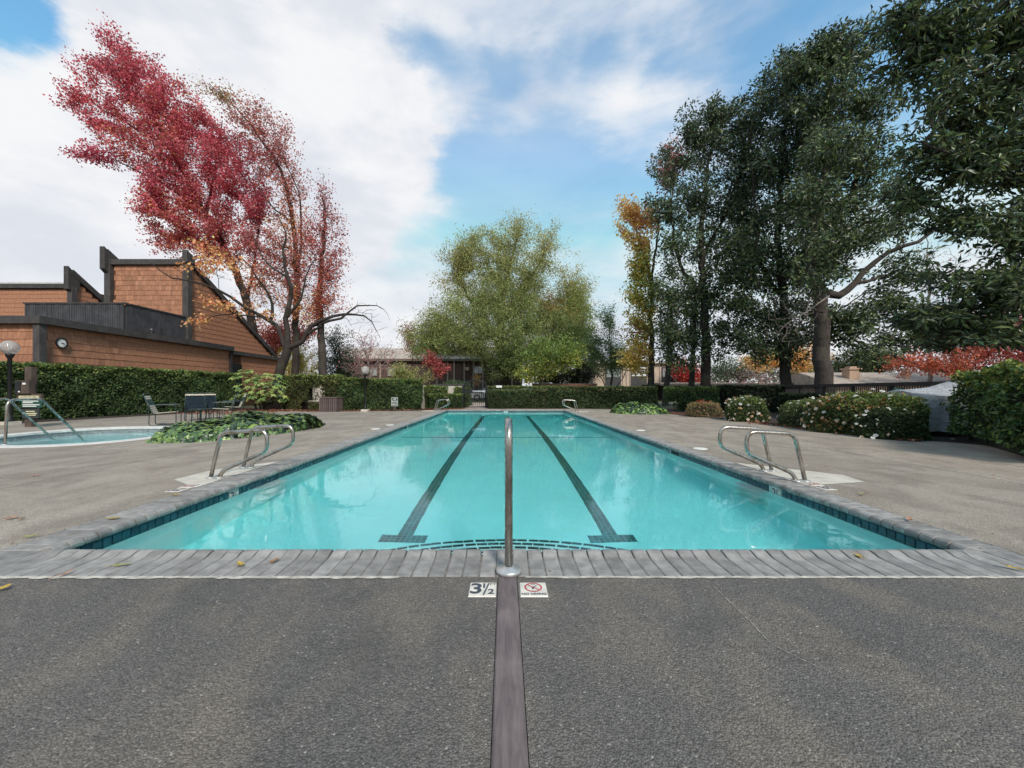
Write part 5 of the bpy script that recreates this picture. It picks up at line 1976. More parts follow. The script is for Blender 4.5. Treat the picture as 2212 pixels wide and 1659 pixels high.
hedge('long tall clipped hedge in front of the clubhouse wall behind the spa', [(-15.05, 21.6), (-17.75, 10.6)][::-1], 1.3, 2.05, 1050, .092, seed=1.0, bumpy=.10, h2=2.02)
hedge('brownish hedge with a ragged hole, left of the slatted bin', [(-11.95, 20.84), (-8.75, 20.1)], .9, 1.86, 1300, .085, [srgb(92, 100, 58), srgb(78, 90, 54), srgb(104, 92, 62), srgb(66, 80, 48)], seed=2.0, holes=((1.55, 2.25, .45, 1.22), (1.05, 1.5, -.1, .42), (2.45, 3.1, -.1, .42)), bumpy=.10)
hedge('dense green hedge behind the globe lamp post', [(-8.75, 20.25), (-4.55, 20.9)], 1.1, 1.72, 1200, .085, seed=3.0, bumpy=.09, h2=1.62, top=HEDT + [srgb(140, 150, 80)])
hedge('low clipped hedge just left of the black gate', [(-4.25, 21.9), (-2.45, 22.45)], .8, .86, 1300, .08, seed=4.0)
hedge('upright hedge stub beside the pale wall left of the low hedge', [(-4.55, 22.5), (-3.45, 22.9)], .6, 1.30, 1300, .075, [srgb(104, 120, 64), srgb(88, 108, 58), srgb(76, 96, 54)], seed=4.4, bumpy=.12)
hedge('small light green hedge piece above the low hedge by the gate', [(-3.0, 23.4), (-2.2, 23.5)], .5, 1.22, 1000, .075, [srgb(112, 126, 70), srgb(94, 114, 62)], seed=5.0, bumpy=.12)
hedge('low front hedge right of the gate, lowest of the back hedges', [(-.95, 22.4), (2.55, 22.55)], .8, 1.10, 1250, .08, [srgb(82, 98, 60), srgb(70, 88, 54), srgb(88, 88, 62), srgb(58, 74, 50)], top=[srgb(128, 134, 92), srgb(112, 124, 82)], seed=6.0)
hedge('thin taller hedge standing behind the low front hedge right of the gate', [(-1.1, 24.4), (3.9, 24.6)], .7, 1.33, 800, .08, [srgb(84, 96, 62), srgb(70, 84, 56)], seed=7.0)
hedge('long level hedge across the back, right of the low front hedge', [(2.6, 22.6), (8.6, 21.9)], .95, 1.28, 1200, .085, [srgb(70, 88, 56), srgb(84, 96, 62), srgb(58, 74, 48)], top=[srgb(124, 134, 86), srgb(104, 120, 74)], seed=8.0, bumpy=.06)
hedge('hedge piece with bare stems showing, right end of the back hedges', [(8.3, 20.1), (10.6, 19.2)], 1.0, 1.22, 800, .085, seed=9.0, bumpy=.12, holes=((.0, .35, -.1, .5),))
hedge('very dark ivy hedge behind the white flowering bush', [(10.7, 19.4), (13.5, 18.7)], .7, 1.30, 700, .09, [srgb(34, 44, 34), srgb(44, 54, 38), srgb(28, 38, 30)], top=[srgb(50, 62, 42)], seed=10.0)
hedge('dark clipped hedge along the foot of the right fence', [(12.95, 18.4), (11.3, 11.2)], .6, .92, 700, .09, [srgb(44, 56, 40), srgb(56, 68, 44), srgb(36, 48, 36)], top=[srgb(66, 80, 50)], seed=11.0)

# big broad-leaved hedge near the right edge
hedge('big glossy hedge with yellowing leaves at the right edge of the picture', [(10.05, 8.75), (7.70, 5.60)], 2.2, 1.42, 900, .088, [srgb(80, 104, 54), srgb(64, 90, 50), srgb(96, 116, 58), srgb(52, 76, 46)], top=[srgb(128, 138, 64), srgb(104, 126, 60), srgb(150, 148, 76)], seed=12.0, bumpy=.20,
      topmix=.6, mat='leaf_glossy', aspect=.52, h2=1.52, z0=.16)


def bush(name, label, cx, cy, rx, ry, h, n, size, cols, cat='bush', flowers=0, fcols=None, fsize=.07, dead=0.0, group=None, top=None, rz=0.0, mat='leaf', aspect=.55, fzone=None):
    t = empty(name, (cx, cy, 0), 0)
    tag(t, label, cat, group)
    cr, sr_ = math.cos(rz), math.sin(rz)

    def dome(n, k=.25):
        d = unit(RNG.normal(size=(n, 3)))
        d[:, 2] = np.abs(d[:, 2])
        th = np.arctan2(d[:, 1], d[:, 0])
        r = 1 - np.abs(RNG.normal(size=n)) * k * .5 + .10 * lump(th * 2, d[:, 2] * 3, cx)
        # boxier than a sphere
        xy = np.maximum(np.linalg.norm(d[:, :2], axis=1), 1e-6)
        f = 1 / np.maximum(xy, d[:, 2]) ** .55
        p = d * (r * f)[:, None]
        x, y = p[:, 0] * rx, p[:, 1] * ry
        return np.stack([cx + x * cr - y * sr_, cy + x * sr_ + y * cr, np.clip(p[:, 2], 0.02, None) * h], axis=1), d
    P, d = dome(n)
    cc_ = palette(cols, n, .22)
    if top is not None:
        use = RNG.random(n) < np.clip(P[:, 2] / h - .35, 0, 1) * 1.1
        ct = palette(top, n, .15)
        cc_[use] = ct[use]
    if dead:
        use = (RNG.random(n) < dead) & (lump(P[:, 0] * 2.3, P[:, 2] * 3, 1.0) > -.1)
        cd = palette([srgb(190, 130, 84), srgb(168, 108, 66), srgb(206, 164, 122)], n, .18)
        cc_[use] = cd[use]
    leaves('foliage', P, np.clip(size * (1 + RNG.normal(size=n) * .25), size * .5, size * 1.6), cc_, M[mat], t, .05, aspect, normal=d, nb=.45)
    g_ = Grow()
    for i in range(9):
        a = 2 * math.pi * i / 9
        x, y = math.cos(a) * rx * .75, math.sin(a) * ry * .75
        g_.stem([(cx + x * .15, cy + y * .15, -.03), (cx + x * .5, cy + y * .5, h * .4), (cx + x * .9, cy + y * .9, h * .78)], .022, .008, -1, .2)
    Q, _ = dome(60)
    g_.reach(Q * .94 + np.array([cx, cy, 0]) * .06, .2, .3, .02)
    g_.build('stems', M['bark_dark'], t, .004)
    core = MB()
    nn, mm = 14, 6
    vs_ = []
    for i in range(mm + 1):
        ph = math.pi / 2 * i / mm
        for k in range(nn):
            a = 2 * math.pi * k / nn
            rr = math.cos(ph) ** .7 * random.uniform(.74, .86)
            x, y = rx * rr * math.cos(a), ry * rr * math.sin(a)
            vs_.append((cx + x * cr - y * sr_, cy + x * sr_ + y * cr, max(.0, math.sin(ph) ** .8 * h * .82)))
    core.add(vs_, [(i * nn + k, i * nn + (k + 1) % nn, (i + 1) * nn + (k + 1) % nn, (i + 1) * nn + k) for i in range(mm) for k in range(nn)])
    core.build('inner_core', M['twigs'], t)  # solid dark dome filling the bush behind its leaves
    if flowers:
        fm = FLW
        F, fd = dome(flowers * 3, .05)
        # flowers mostly where the bush faces the open deck
        sel = np.argsort(RNG.random(len(F)) + (fd[:, 1] * .5 + fd[:, 0] * .35))[:flowers]
        for i in sel:
            p = F[i] + fd[i] * .05
            s_ = fsize * random.uniform(.5, 1.2)
            q = Vector(fd[i]).to_track_quat('Z', 'Y').to_euler()
            link('flower', fm[random.randrange(len(fm))] if random.random() > .28 or fcols is None else FLD, None, t, p, (q.x + random.uniform(-.5, .5), q.y + random.uniform(-.5, .5), random.uniform(0, 6)), (s_, s_, s_))
    return t


def petal_mesh(name, mat, n=6, seed=0):
    r_ = random.Random(seed)
    b = MB()
    for ring_, (sc_, up, k) in enumerate(((1.0, .25, n), (.62, .55, n - 1), (.3, .8, 4))):
        for i in range(k):
            a = 2 * math.pi * (i + .4 * ring_) / k + r_.uniform(-.15, .15)
            w = 1.15 * math.pi / k
            L = sc_ * r_.uniform(.85, 1.1)
            p = lambda rr, aa, z: (rr * math.cos(aa), rr * math.sin(aa), z)
            b.add([(0, 0, 0), p(L * .6, a - w, up * .45), p(L, a - w * .35, up * .8 + r_.uniform(-.1, .1)), p(L, a + w * .35, up * .8), p(L * .6, a + w, up * .45)], [(0, 1, 2), (0, 2, 3), (0, 3, 4)])
    me = b.mesh(name)
    me.materials.append(mat)
    return me


PETW = simple('white_petal', (.70, .69, .64), .7, var=.06)
PETC = simple('cream_petal', (.72, .62, .50), .75, var=.12)
PETR = simple('red_petal', (.55, .06, .04), .6, var=.2)
PETB = simple('faded_petal', (.48, .30, .17), .85, var=.2)
FLW = [petal_mesh('flower', PETW, 6, 1), petal_mesh('flower', PETW, 7, 2), petal_mesh('flower', PETC, 6, 3)]
FLD = petal_mesh('faded_flower', PETB, 6, 4)

BUSC = [srgb(84, 102, 58), srgb(70, 88, 52), srgb(98, 112, 66), srgb(58, 74, 46)]
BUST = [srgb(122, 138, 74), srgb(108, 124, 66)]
bush('flower_bush', 'small reddish bush with a few red flowers, leftmost of the deck edge bushes', 8.15, 15.9, .70, .55, .62, 3600, .06, [srgb(140, 124, 92), srgb(122, 112, 80), srgb(150, 122, 108), srgb(108, 112, 68)], top=[srgb(164, 124, 100), srgb(136, 138, 82)], dead=.06)
_b = bpy.data.objects['flower_bush']
for q in range(9):
    s_ = .05
    link('flower', petal_mesh('flower', PETR, 6, 9) if q == 0 else bpy.data.meshes['flower.003'] if 'flower.003' in bpy.data.meshes else FLW[0], None, _b, (7.85 + random.uniform(-.2, .25), 15.35 + random.uniform(-.1, .3), .62 + random.uniform(-.08, .08)), (random.uniform(-.6, .6), random.uniform(-.6, .6), 0), (s_, s_, s_))
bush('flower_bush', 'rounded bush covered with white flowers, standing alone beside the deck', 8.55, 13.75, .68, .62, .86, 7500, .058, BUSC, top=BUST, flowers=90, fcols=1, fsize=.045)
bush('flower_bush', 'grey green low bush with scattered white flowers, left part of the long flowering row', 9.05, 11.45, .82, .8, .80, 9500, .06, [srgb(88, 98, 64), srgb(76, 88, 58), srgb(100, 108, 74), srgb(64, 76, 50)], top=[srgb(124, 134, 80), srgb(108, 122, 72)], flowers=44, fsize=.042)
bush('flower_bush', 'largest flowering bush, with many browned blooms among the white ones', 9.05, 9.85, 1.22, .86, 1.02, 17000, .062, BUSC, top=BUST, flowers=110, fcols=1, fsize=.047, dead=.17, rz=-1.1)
bush('flower_bush', 'dark sprawling bush end in front of the grey tarpaulin', 8.80, 8.85, .60, .52, .68, 7500, .06, [srgb(60, 78, 48), srgb(74, 90, 54), srgb(50, 64, 44)], flowers=20, fsize=.045, rz=-.6)
bush('round_shrub', 'round clipped grey green shrub behind the gate wall', -3.6, 27.5, 1.3, 1.1, 1.75, 5200, .10, [srgb(84, 104, 76), srgb(70, 90, 66), srgb(96, 114, 84)], cat='shrub')
bush('round_shrub', 'low dark shrub left of the round clipped one behind the wall', -4.75, 26.8, .8, .7, 1.2, 2600, .09, [srgb(60, 76, 52), srgb(72, 88, 58)], cat='shrub')

# ---------------------------------------------------------------- ivy beds


def ivy_leaf(k, seed):
    r_ = random.Random(seed)
    prof = [(0, 0), (.30, -.16), (.50, .06), (.34, .20), (.46, .52), (.22, .50), (0, 1.0), (-.22, .50), (-.46, .52), (-.34, .20), (-.50, .06), (-.30, -.16)]
    b = MB()
    vs_ = [(0, .28, .05)]
    for (x, y) in prof:
        vs_.append((x * r_.uniform(.9, 1.1), y * r_.uniform(.94, 1.06), -.10 * abs(x) - .10 * max(0, y - .4) + r_.uniform(-.03, .03)))
    n = len(prof)
    b.add(vs_, [(0, 1 + i, 1 + (i + 1) % n) for i in range(n)])
    me = b.mesh('ivy_leaf')
    return me


IVM = []
for i, c in enumerate((srgb(96, 124, 62), srgb(72, 98, 56), srgb(54, 76, 50), srgb(120, 140, 76), srgb(40, 56, 44))):
    k = NT('ivy_leaf')
    p_ = k.pos((1, 1, 1), True)
    vein = k.rng(k.voro(p_, 5, 'Distance', 'F1'), .0, .5)
    col = k.mix(k.math('MULTIPLY', vein, .5), tuple(min(1, x * 1.35) for x in c), c)
    oi = k.n('ShaderNodeObjectInfo').outputs['Random']
    col = k.mix(1.0, col, k.rng(oi, 0, 1, .75, 1.2, False), 'MULTIPLY')
    IVM.append(k.surf(k.pbr(col, .38, 0, .5)))
IVL = []
for i in range(10):
    me = ivy_leaf(0, i)
    me.materials.append(IVM[i % 5])
    IVL.append(me)


def ivy_bed(label, outline, h, n_leaf, size, ylimit=300, near=(0, 0)):
    cx = sum(p[0] for p in outline) / len(outline)
    cy = sum(p[1] for p in outline) / len(outline)
    t = empty('ivy_bed', (cx, cy, 0))
    tag(t, label, 'ivy')
    n = len(outline)
    poly = [Vector((x, y, 0)) for x, y in outline]

    def inside_scale(p):
        """0 at the middle, 1 on the outline"""
        d = Vector((p[0] - cx, p[1] - cy, 0))
        best = 9
        ang = math.atan2(d.y, d.x)
        for i in range(n):
            a, b = poly[i] - Vector((cx, cy, 0)), poly[(i + 1) % n] - Vector((cx, cy, 0))
            den = d.x * (b.y - a.y) - d.y * (b.x - a.x)
            if abs(den) < 1e-9:
                continue
            tt = (a.x * (b.y - a.y) - a.y * (b.x - a.x)) / den
            uu = (a.x * d.y - a.y * d.x) / den
            if tt > 0 and -1e-6 <= uu <= 1 + 1e-6:
                best = min(best, tt)
        return 1 / best
    xs_, ys_ = [p[0] for p in outline], [p[1] for p in outline]

    def height(s):
        return h * max(0, 1 - s ** 3.2) ** .6
    items = []
    while len(items) < n_leaf:
        x, y = random.uniform(min(xs_), max(xs_)), random.uniform(min(ys_), max(ys_))
        s = inside_scale((x, y))
        if s > 1.03:
            continue
        if s < .5 and random.random() < .35:
            continue
        hz = height(s) * (1 + .16 * math.sin(x * 3.1 + y * 2.2) + .1 * math.sin(x * 7 - y * 5)) + .02
        z = hz - abs(random.gauss(0, .035))
        out = Vector((x - cx, y - cy, 0)).normalized()
        slope = min(1, s ** 4)
        nrm = (Vector((0, 0, 1)) * (1 - slope * .75) + out * slope + Vector((random.gauss(0, .28), random.gauss(0, .28), 0))).normalized()
        tipd = (out + Vector((random.gauss(0, .7), random.gauss(0, .7), -.4 - slope))).normalized()
        yv = (tipd - nrm * tipd.dot(nrm)).normalized()
        xv = yv.cross(nrm)
        R = Matrix((xv, yv, nrm)).transposed()
        items.append((Vector((x, y, max(z, .02))), R.to_euler(), size * random.uniform(.65, 1.3), random.randrange(10)))
    items.sort(key=lambda q: (q[0].x - near[0]) ** 2 + (q[0].y - near[1]) ** 2)
    V, I, T, mi = [], [], [], []
    for i, (p, e, s_, k) in enumerate(items):
        if i < ylimit:
            link('leaf', IVL[k], None, t, p, e, (s_, s_, s_))
    far_ = items[ylimit:]
    if far_:
        o = 0
        cols_ = []
        for (p, e, s_, k) in far_:
            me = IVL[k]
            R = e.to_matrix()
            co = [p + R @ (v.co * s_) - Vector((cx, cy, 0)) for v in me.vertices]
            V += [tuple(c) for c in co]
            I += [tuple(j + o for j in q.vertices) for q in me.polygons]
            mi += [k % 5] * len(me.polygons)
            o += len(co)
        me = bpy.data.meshes.new('leaves')
        me.from_pydata(V, [], I)
        for m_ in IVM:
            me.materials.append(m_)
        me.polygons.foreach_set('material_index', mi)
        me.update()
        link('leaves', me, None, t, (cx, cy, 0))['kind'] = 'stuff'
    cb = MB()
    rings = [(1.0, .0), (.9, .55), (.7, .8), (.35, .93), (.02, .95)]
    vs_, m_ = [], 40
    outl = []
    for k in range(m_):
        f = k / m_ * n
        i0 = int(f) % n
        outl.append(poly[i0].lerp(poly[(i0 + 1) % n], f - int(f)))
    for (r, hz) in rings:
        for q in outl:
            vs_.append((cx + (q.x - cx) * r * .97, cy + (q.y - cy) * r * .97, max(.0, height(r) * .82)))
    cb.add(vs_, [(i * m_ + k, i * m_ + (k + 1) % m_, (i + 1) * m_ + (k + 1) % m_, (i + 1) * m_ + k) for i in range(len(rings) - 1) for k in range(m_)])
    cb.build('stems', M['twigs'], t)  # solid dark mound filling the ivy under its leaves


ivy_bed('big bed of lobed green ivy on the deck between the spa and the lap pool', [(-7.05, 7.95), (-6.4, 8.15), (-5.9, 8.9), (-5.55, 9.9), (-5.35, 11.1), (-5.7, 12.1), (-6.6, 12.7), (-7.6, 12.2), (-7.75, 10.6), (-7.7, 9.2), (-7.55, 8.2)], .42, 2600, .135, 300)
ivy_bed('small ivy patch on the right deck in front of the back hedge', [(5.0, 18.6), (5.2, 17.6), (6.2, 17.2), (7.4, 17.5), (7.6, 18.4), (6.8, 19.2), (5.6, 19.2)], .44, 1500, .13, 60)

# broad-leaved shrub by the patio table
t = empty('broadleaf_shrub', (-12.9, 20.6, 0))
tag(t, 'light green shrub with big fingered leaves beside the long hedge', 'shrub')


def palm_leaf(seed, mat):
    r_ = random.Random(seed)
    b = MB()
    k = 7
    vs_ = [(0, 0, 0)]
    fs = []
    for i in range(k):
        a = rad(-125 + 250 * i / (k - 1)) + math.pi / 2
        L = (1.0 if 1 < i < 5 else .72) * r_.uniform(.9, 1.1)
        w = .17
        o = len(vs_)
        vs_ += [(math.cos(a - .34) * L * .45, math.sin(a - .34) * L * .45, -.02), (math.cos(a - w) * L * .75, math.sin(a - w) * L * .75, -.10), (math.cos(a) * L, math.sin(a) * L, -.24 + r_.uniform(-.05, .05)),
                (math.cos(a + w) * L * .75, math.sin(a + w) * L * .75, -.10), (math.cos(a + .34) * L * .45, math.sin(a + .34) * L * .45, -.02), (math.cos(a) * L * .6, math.sin(a) * L * .6, .03)]
        fs += [(0, o, o + 5), (o, o + 1, o + 5), (o + 1, o + 2, o + 5), (o + 2, o + 3, o + 5), (o + 3, o + 4, o + 5), (o + 4, 0, o + 5)]
    b.add(vs_, fs)
    me = b.mesh('fingered_leaf')
    me.materials.append(mat)
    return me


FTM = [simple('fingered_leaf', c, .4, var=.15, scale=3, rnd=.2, obj=True) for c in (srgb(132, 152, 78), srgb(106, 132, 66), srgb(152, 164, 92), srgb(78, 104, 58))]
FTL = [palm_leaf(i, FTM[i % 4]) for i in range(8)]
g_ = Grow()
rt_ = [g_.stem([(-12.9 + x * .2, 20.6 + y * .2, -.03), (-12.9 + x * .6, 20.6 + y * .6, .7), (-12.9 + x, 20.6 + y, 1.4)], .035, .015, -1, .3) for x, y in ((-.9, -.2), (-.4, .2), (.2, -.2), (.7, .1), (1.1, -.1), (0, -.6), (-.7, -.6), (.6, -.5))]
hd = []
for i in range(250):
    a, r = random.uniform(0, 2 * math.pi), math.sqrt(random.random())
    x, y = -12.95 + 1.45 * r * math.cos(a), 20.45 + .95 * r * math.sin(a)
    top = 2.05 * (1 - .35 * r * r) + .2 * math.sin(x * 3)
    if x < -13.3:
        top += .28
    z = top * (1 - .75 * random.random() ** 1.6)
    hd.append((x, y, max(.15, z)))
hd = np.array(hd)
g_.reach(hd[::3], .2, .4, .05)
g_.build('stems', M['bark_dark'], t, .008)
for i, (x, y, z) in enumerate(hd):
    out = Vector((x + 12.95, y - 20.45 - .4, .9 * max(0, z - .5))).normalized()
    nrm = (Vector((0, 0, .8)) + out * .8 + Vector((random.gauss(0, .25), random.gauss(0, .25), 0))).normalized()
    q = nrm.to_track_quat('Z', 'Y').to_euler()
    s_ = random.uniform(.17, .27)
    link('leaf', FTL[random.randrange(8)], None, t, (x, y, z), (q.x, q.y, q.z + random.uniform(-.6, .6)), (s_, s_, s_))

# leaf litter on the soil and at the hedge feet
n = 5200
P = []
while len(P) < n:
    r = random.random()
    if r < .40:
        a = Vector((-14.4, 20.6)).lerp(Vector((-8.5, 19.55)), random.random())
        P.append((a.x + random.gauss(0, .2), a.y + random.uniform(-.3, .8), .022))
    elif r < .52:
        a = Vector((-8.3, 19.75)).lerp(Vector((-4.0, 20.9)), random.random())
        P.append((a.x + random.gauss(0, .1), a.y + random.uniform(-.2, .5), .022))
    elif r < .62:
        a = Vector((-4.4, 21.2)).lerp(Vector((-2.6, 22.1)), random.random())
        P.append((a.x + random.gauss(0, .2), a.y + random.uniform(-.3, .3), .022))
    elif r < .78:
        P.append((random.uniform(-15.5, -11), random.uniform(17.2, 20.5), .012))
    elif r < .9:
        a = Vector((8.75, 8.2)).lerp(Vector((8.2, 13.0)), random.random())
        P.append((a.x + random.gauss(0, .12), a.y, .022))
    else:
        a = Vector((7.0, 18.4)).lerp(Vector((8.6, 16.5)), random.random())
        P.append((a.x + random.gauss(0, .3), a.y, .022))
P = np.array(P)
P[:, 2] += RNG.random(n) * .02
crumb = np.stack([RNG.uniform(-14, 14, 420), RNG.uniform(1.4, 20, 420), np.full(420, .008)], axis=1)
crumb = crumb[(crumb[:, 0] < PX0 - .05) | (crumb[:, 0] > PX1 + .05) | (crumb[:, 1] < PY0 - .1)]
crumb = crumb[~((np.abs(crumb[:, 0] - SPC.x) < 2.3) & (np.abs(crumb[:, 1] - SPC.y) < 2.3))]
P = np.concatenate([P, crumb])
sz_l = np.concatenate([.085 * (1 + RNG.normal(size=n) * .3), RNG.uniform(.008, .034, len(crumb))])
n = len(P)
o = leaves('leaf_litter', P, sz_l, palette([srgb(150, 96, 78), srgb(128, 78, 64), srgb(168, 124, 98), srgb(104, 74, 60)], n), M['leaf'], None, .0, .7, normal=np.tile(np.array([0, 0, 1.0]), (n, 1)), nb=.75)
tag(o, kind='stuff')

# ---------------------------------------------------------------- rails
RT = .024
hr_ = empty('handrail', (.022, 2.33, 0))
tag(hr_, 'single steel handrail standing at the near pool edge and bending down into the water', 'handrail')
path = fillet([(.022, 2.33, .012), (.022, 2.33, .90), (.022, 2.62, .90), (.022, 3.62, -.66), (.022, 3.66, -.80)], [.15, .16, .1], 9)
MB().tube(path, RT, 16).build('tube', M['steel'], hr_)
MB().lathe((.022, 2.33, .006), [(.076, 0), (.076, .018), (.070, .026), (.036, .030), (.030, .040), (.026, .040)], 32).build('flange', simple('pale_flange', (.52, .52, .50), .35, .6, var=.12, scale=30), hr_)


def grab_rail(y, side, label, group, foot=3.66):
    t = empty('grab_rail', (side * foot, y, 0))
    tag(t, label, 'grab rail', group)
    X = lambda x: side * x
    pts = fillet([(X(foot), y, .005), (X(foot - .13), y, .57), (X(foot - .70), y, .60), (X(foot - .70), y, .34), (X(foot - .155), y, .10), (X(foot - .105), y, .005)], [.13, .16, .13, .14], 8)
    MB().tube(pts, .0235, 14).build('tube', M['steel'], t)
    MB().lathe((X(foot), y, .004), [(.055, 0), (.055, .012), (.027, .018)], 20).lathe((X(foot - .105), y, .004), [(.055, 0), (.055, .0125), (.027, .018)], 20).build('flange', bpy.data.materials['pale_flange'], t)


GR = 'steel grab rails beside the lap pool'
grab_rail(4.83, -1, 'steel grab rail in front of the ivy bed, nearer of the near left pair', GR)
grab_rail(5.46, -1, 'steel grab rail in front of the ivy bed, farther of the near left pair', GR, 3.68)
grab_rail(4.66, 1, 'steel grab rail nearer of the near right pair, on the pale concrete patch', GR, 3.60)
grab_rail(5.24, 1, 'steel grab rail farther of the near right pair, on the pale concrete patch', GR, 3.60)
grab_rail(19.75, -1, 'small looking grab rail left of the gate, nearer of the far left pair', GR, 3.60)
grab_rail(20.3, -1, 'small looking grab rail left of the gate, farther of the far left pair', GR, 3.60)
grab_rail(19.1, 1, 'small looking grab rail before the back hedge, nearer of the far right pair', GR, 3.60)
grab_rail(19.65, 1, 'small looking grab rail before the back hedge, farther of the far right pair', GR, 3.60)

for (x, y, lab, dx) in ((-9.86, 7.66, 'steel spa handrail standing in front of the green sign post', 0), (-10.95, 7.95, 'steel spa handrail cut off by the left picture edge, sloping into the spa', 1)):
    t = empty('spa_handrail', (x, y, 0))
    tag(t, lab, 'handrail', 'steel handrails of the spa')
    pts = fillet([(x, y, .016), (x + .02, y + .02, .90), (x - .02, y + .62, .90), (x - .42, y + 1.80, -.12), (x - .46, y + 1.9, -.4)], [.15, .16, .06], 8)
    MB().tube(pts, .024, 12).build('tube', M['steel'], t)
    MB().lathe((x, y, .014), [(.07, 0), (.07, .014), (.027, .02)], 20).build('flange', bpy.data.materials['pale_flange'], t)

# ---------------------------------------------------------------- tile signs
M['sign_tile'] = simple('white_ceramic_sign', (.66, .61, .54), .35, var=.14, scale=14, obj=True)
INK = simple('grey_print', (.050, .062, .080), .6, var=.25, scale=60)
REDI = simple('red_print', (.42, .070, .075), .6, var=.25, scale=40)


def flat_ring(r0, r1, z, n=40):
    b = MB()
    vs_ = []
    for r in (r0, r1):
        for k in range(n):
            a = 2 * math.pi * k / n
            vs_.append((r * math.cos(a), r * math.sin(a), z))
    return b.add(vs_, [(k, (k + 1) % n, n + (k + 1) % n, n + k) for k in range(n)])


def sign_tile(name, label, kind, loc, rot, s=.15, parent=None, cat='tile sign', group=None):
    if parent is None:
        t = empty(name, loc)
        t.rotation_euler = rot
        tag(t, label, cat, group)
    else:
        t = bpy.data.objects.new(name, None)
        COL.objects.link(t)
        t.parent = parent
        t.location = Vector(loc) - wl(parent)
        t.rotation_euler = rot
        WL[t.name] = Vector(loc)
    k = s / .15
    e = .0745
    b = MB()
    b.add([(-e, -e, 0), (e, -e, 0), (e, e, 0), (-e, e, 0), (-e + .004, -e + .004, .005), (e - .004, -e + .004, .005), (e - .004, e - .004, .005), (-e + .004, e - .004, .005)],
          [(4, 5, 6, 7), (0, 1, 5, 4), (1, 2, 6, 5), (2, 3, 7, 6), (3, 0, 4, 7)])
    lk = lambda nm, me, m, l, r=(0, 0, 0), sc_=1: link(nm, me, m, t, Vector(l) * k, r, (k * sc_, k * sc_, k), world=False)
    lk('plate', b.mesh('plate'), M['sign_tile'], (0, 0, 0))
    z = .0062
    if kind == 'depth':
        lk('numeral', text_mesh('3', .150, .0035), INK, (-.036, .0, z))
        lk('numeral', text_mesh('1', .070, .002), INK, (.006, .032, z))
        lk('numeral', text_mesh('2', .070, .002), INK, (.046, -.030, z))
        sl_ = MB().add([(.002, -.062, 0), (.011, -.062, 0), (.036, .062, 0), (.027, .062, 0)], [(0, 1, 2, 3)])
        lk('fraction_bar', sl_.mesh('bar'), INK, (0, 0, z))
        lk('lettering', text_mesh('FT', .034, 0), INK, (.055, .050, z))
    else:
        c = (0, .018, z)
        lk('ring', flat_ring(.040, .049, 0).mesh('ring'), REDI, c)
        s_ = MB().add([(-.034, .025, .0004), (-.029, .031, .0004), (.034, -.025, .0004), (.029, -.031, .0004)], [(0, 1, 2, 3)][:0] + [(0, 3, 2, 1)])
        lk('slash', s_.mesh('slash'), REDI, c)
        fig = MB()
        fig.add([(.012, .018, 0), (.022, .026, 0), (.024, .024, 0), (.002, -.004, 0), (-.006, -.003, 0), (-.005, .003, 0)], [(0, 1, 2, 3, 4, 5)])
        fig.add([(-.006, .002, 0), (.004, -.006, 0), (.001, -.014, 0), (-.010, -.010, 0)], [(3, 2, 1, 0)])
        fig.add([(-.001, -.010, 0), (.003, -.014, 0), (-.001, -.022, 0), (-.006, -.021, 0), (-.008, -.015, 0)], [(4, 3, 2, 1, 0)])
        fig.add([(.003, -.008, 0), (.013, -.006, 0), (.020, -.015, 0), (.017, -.016, 0), (.012, -.010, 0), (.004, -.011, 0)], [(5, 4, 3, 2, 1, 0)])
        fig.add([(-.036, .0025, 0), (-.010, .0025, 0), (-.010, .001, 0), (-.036, .001, 0)], [(3, 2, 1, 0)])
        fig.add([(.012, .0025, 0), (.036, .0025, 0), (.036, .001, 0), (.012, .001, 0)], [(3, 2, 1, 0)])
        fig.add([(-.014, .034, 0), (.014, .034, 0), (.009, .029, 0), (-.009, .029, 0)], [(3, 2, 1, 0)])
        lk('figure', fig.mesh('figure'), INK, (0, .018, z - .0004))
        lk('lettering', text_mesh('NO DIVING', .0255, .0009), INK, (0, -.053, z))
    return t


sign_tile('depth_marker', 'white tile reading 3 1/2 FT left of the wooden board at the near edge', 'depth', (-.1225, 2.135, .0), (0, 0, 0))
sign_tile('no_diving_tile', 'white NO DIVING tile with red ring right of the wooden board at the near edge', 'dive', (.156, 2.135, .0), (0, 0, 0))
sign_tile('no_diving_tile', 'white tile with red ring on the left deck below the near left grab rails', 'dive', (-3.58, 4.42, .003), (0, 0, rad(90)))
sign_tile('depth_marker', 'white depth tile on the left deck beside the tile with the red ring', 'depth', (-3.58, 4.24, .003), (0, 0, rad(90)))
sign_tile('no_diving_tile', 'white tile with red ring on the pale patch by the near right grab rails', 'dive', (3.565, 4.50, .005), (0, 0, rad(-90)))
sign_tile('depth_marker', 'white depth tile beside the red ring tile by the near right grab rails', 'depth', (3.565, 4.32, .003), (0, 0, rad(-90)))
for side, x, y in ((-1, WX0 + .014, mark[-1]), (1, WX1 - .014, mark[1])):
    t = sign_tile('depth_marker', None, 'depth', (x, y, -.118), (rad(90), 0, rad(90 if side < 0 else -90)), .15, parent=pool)

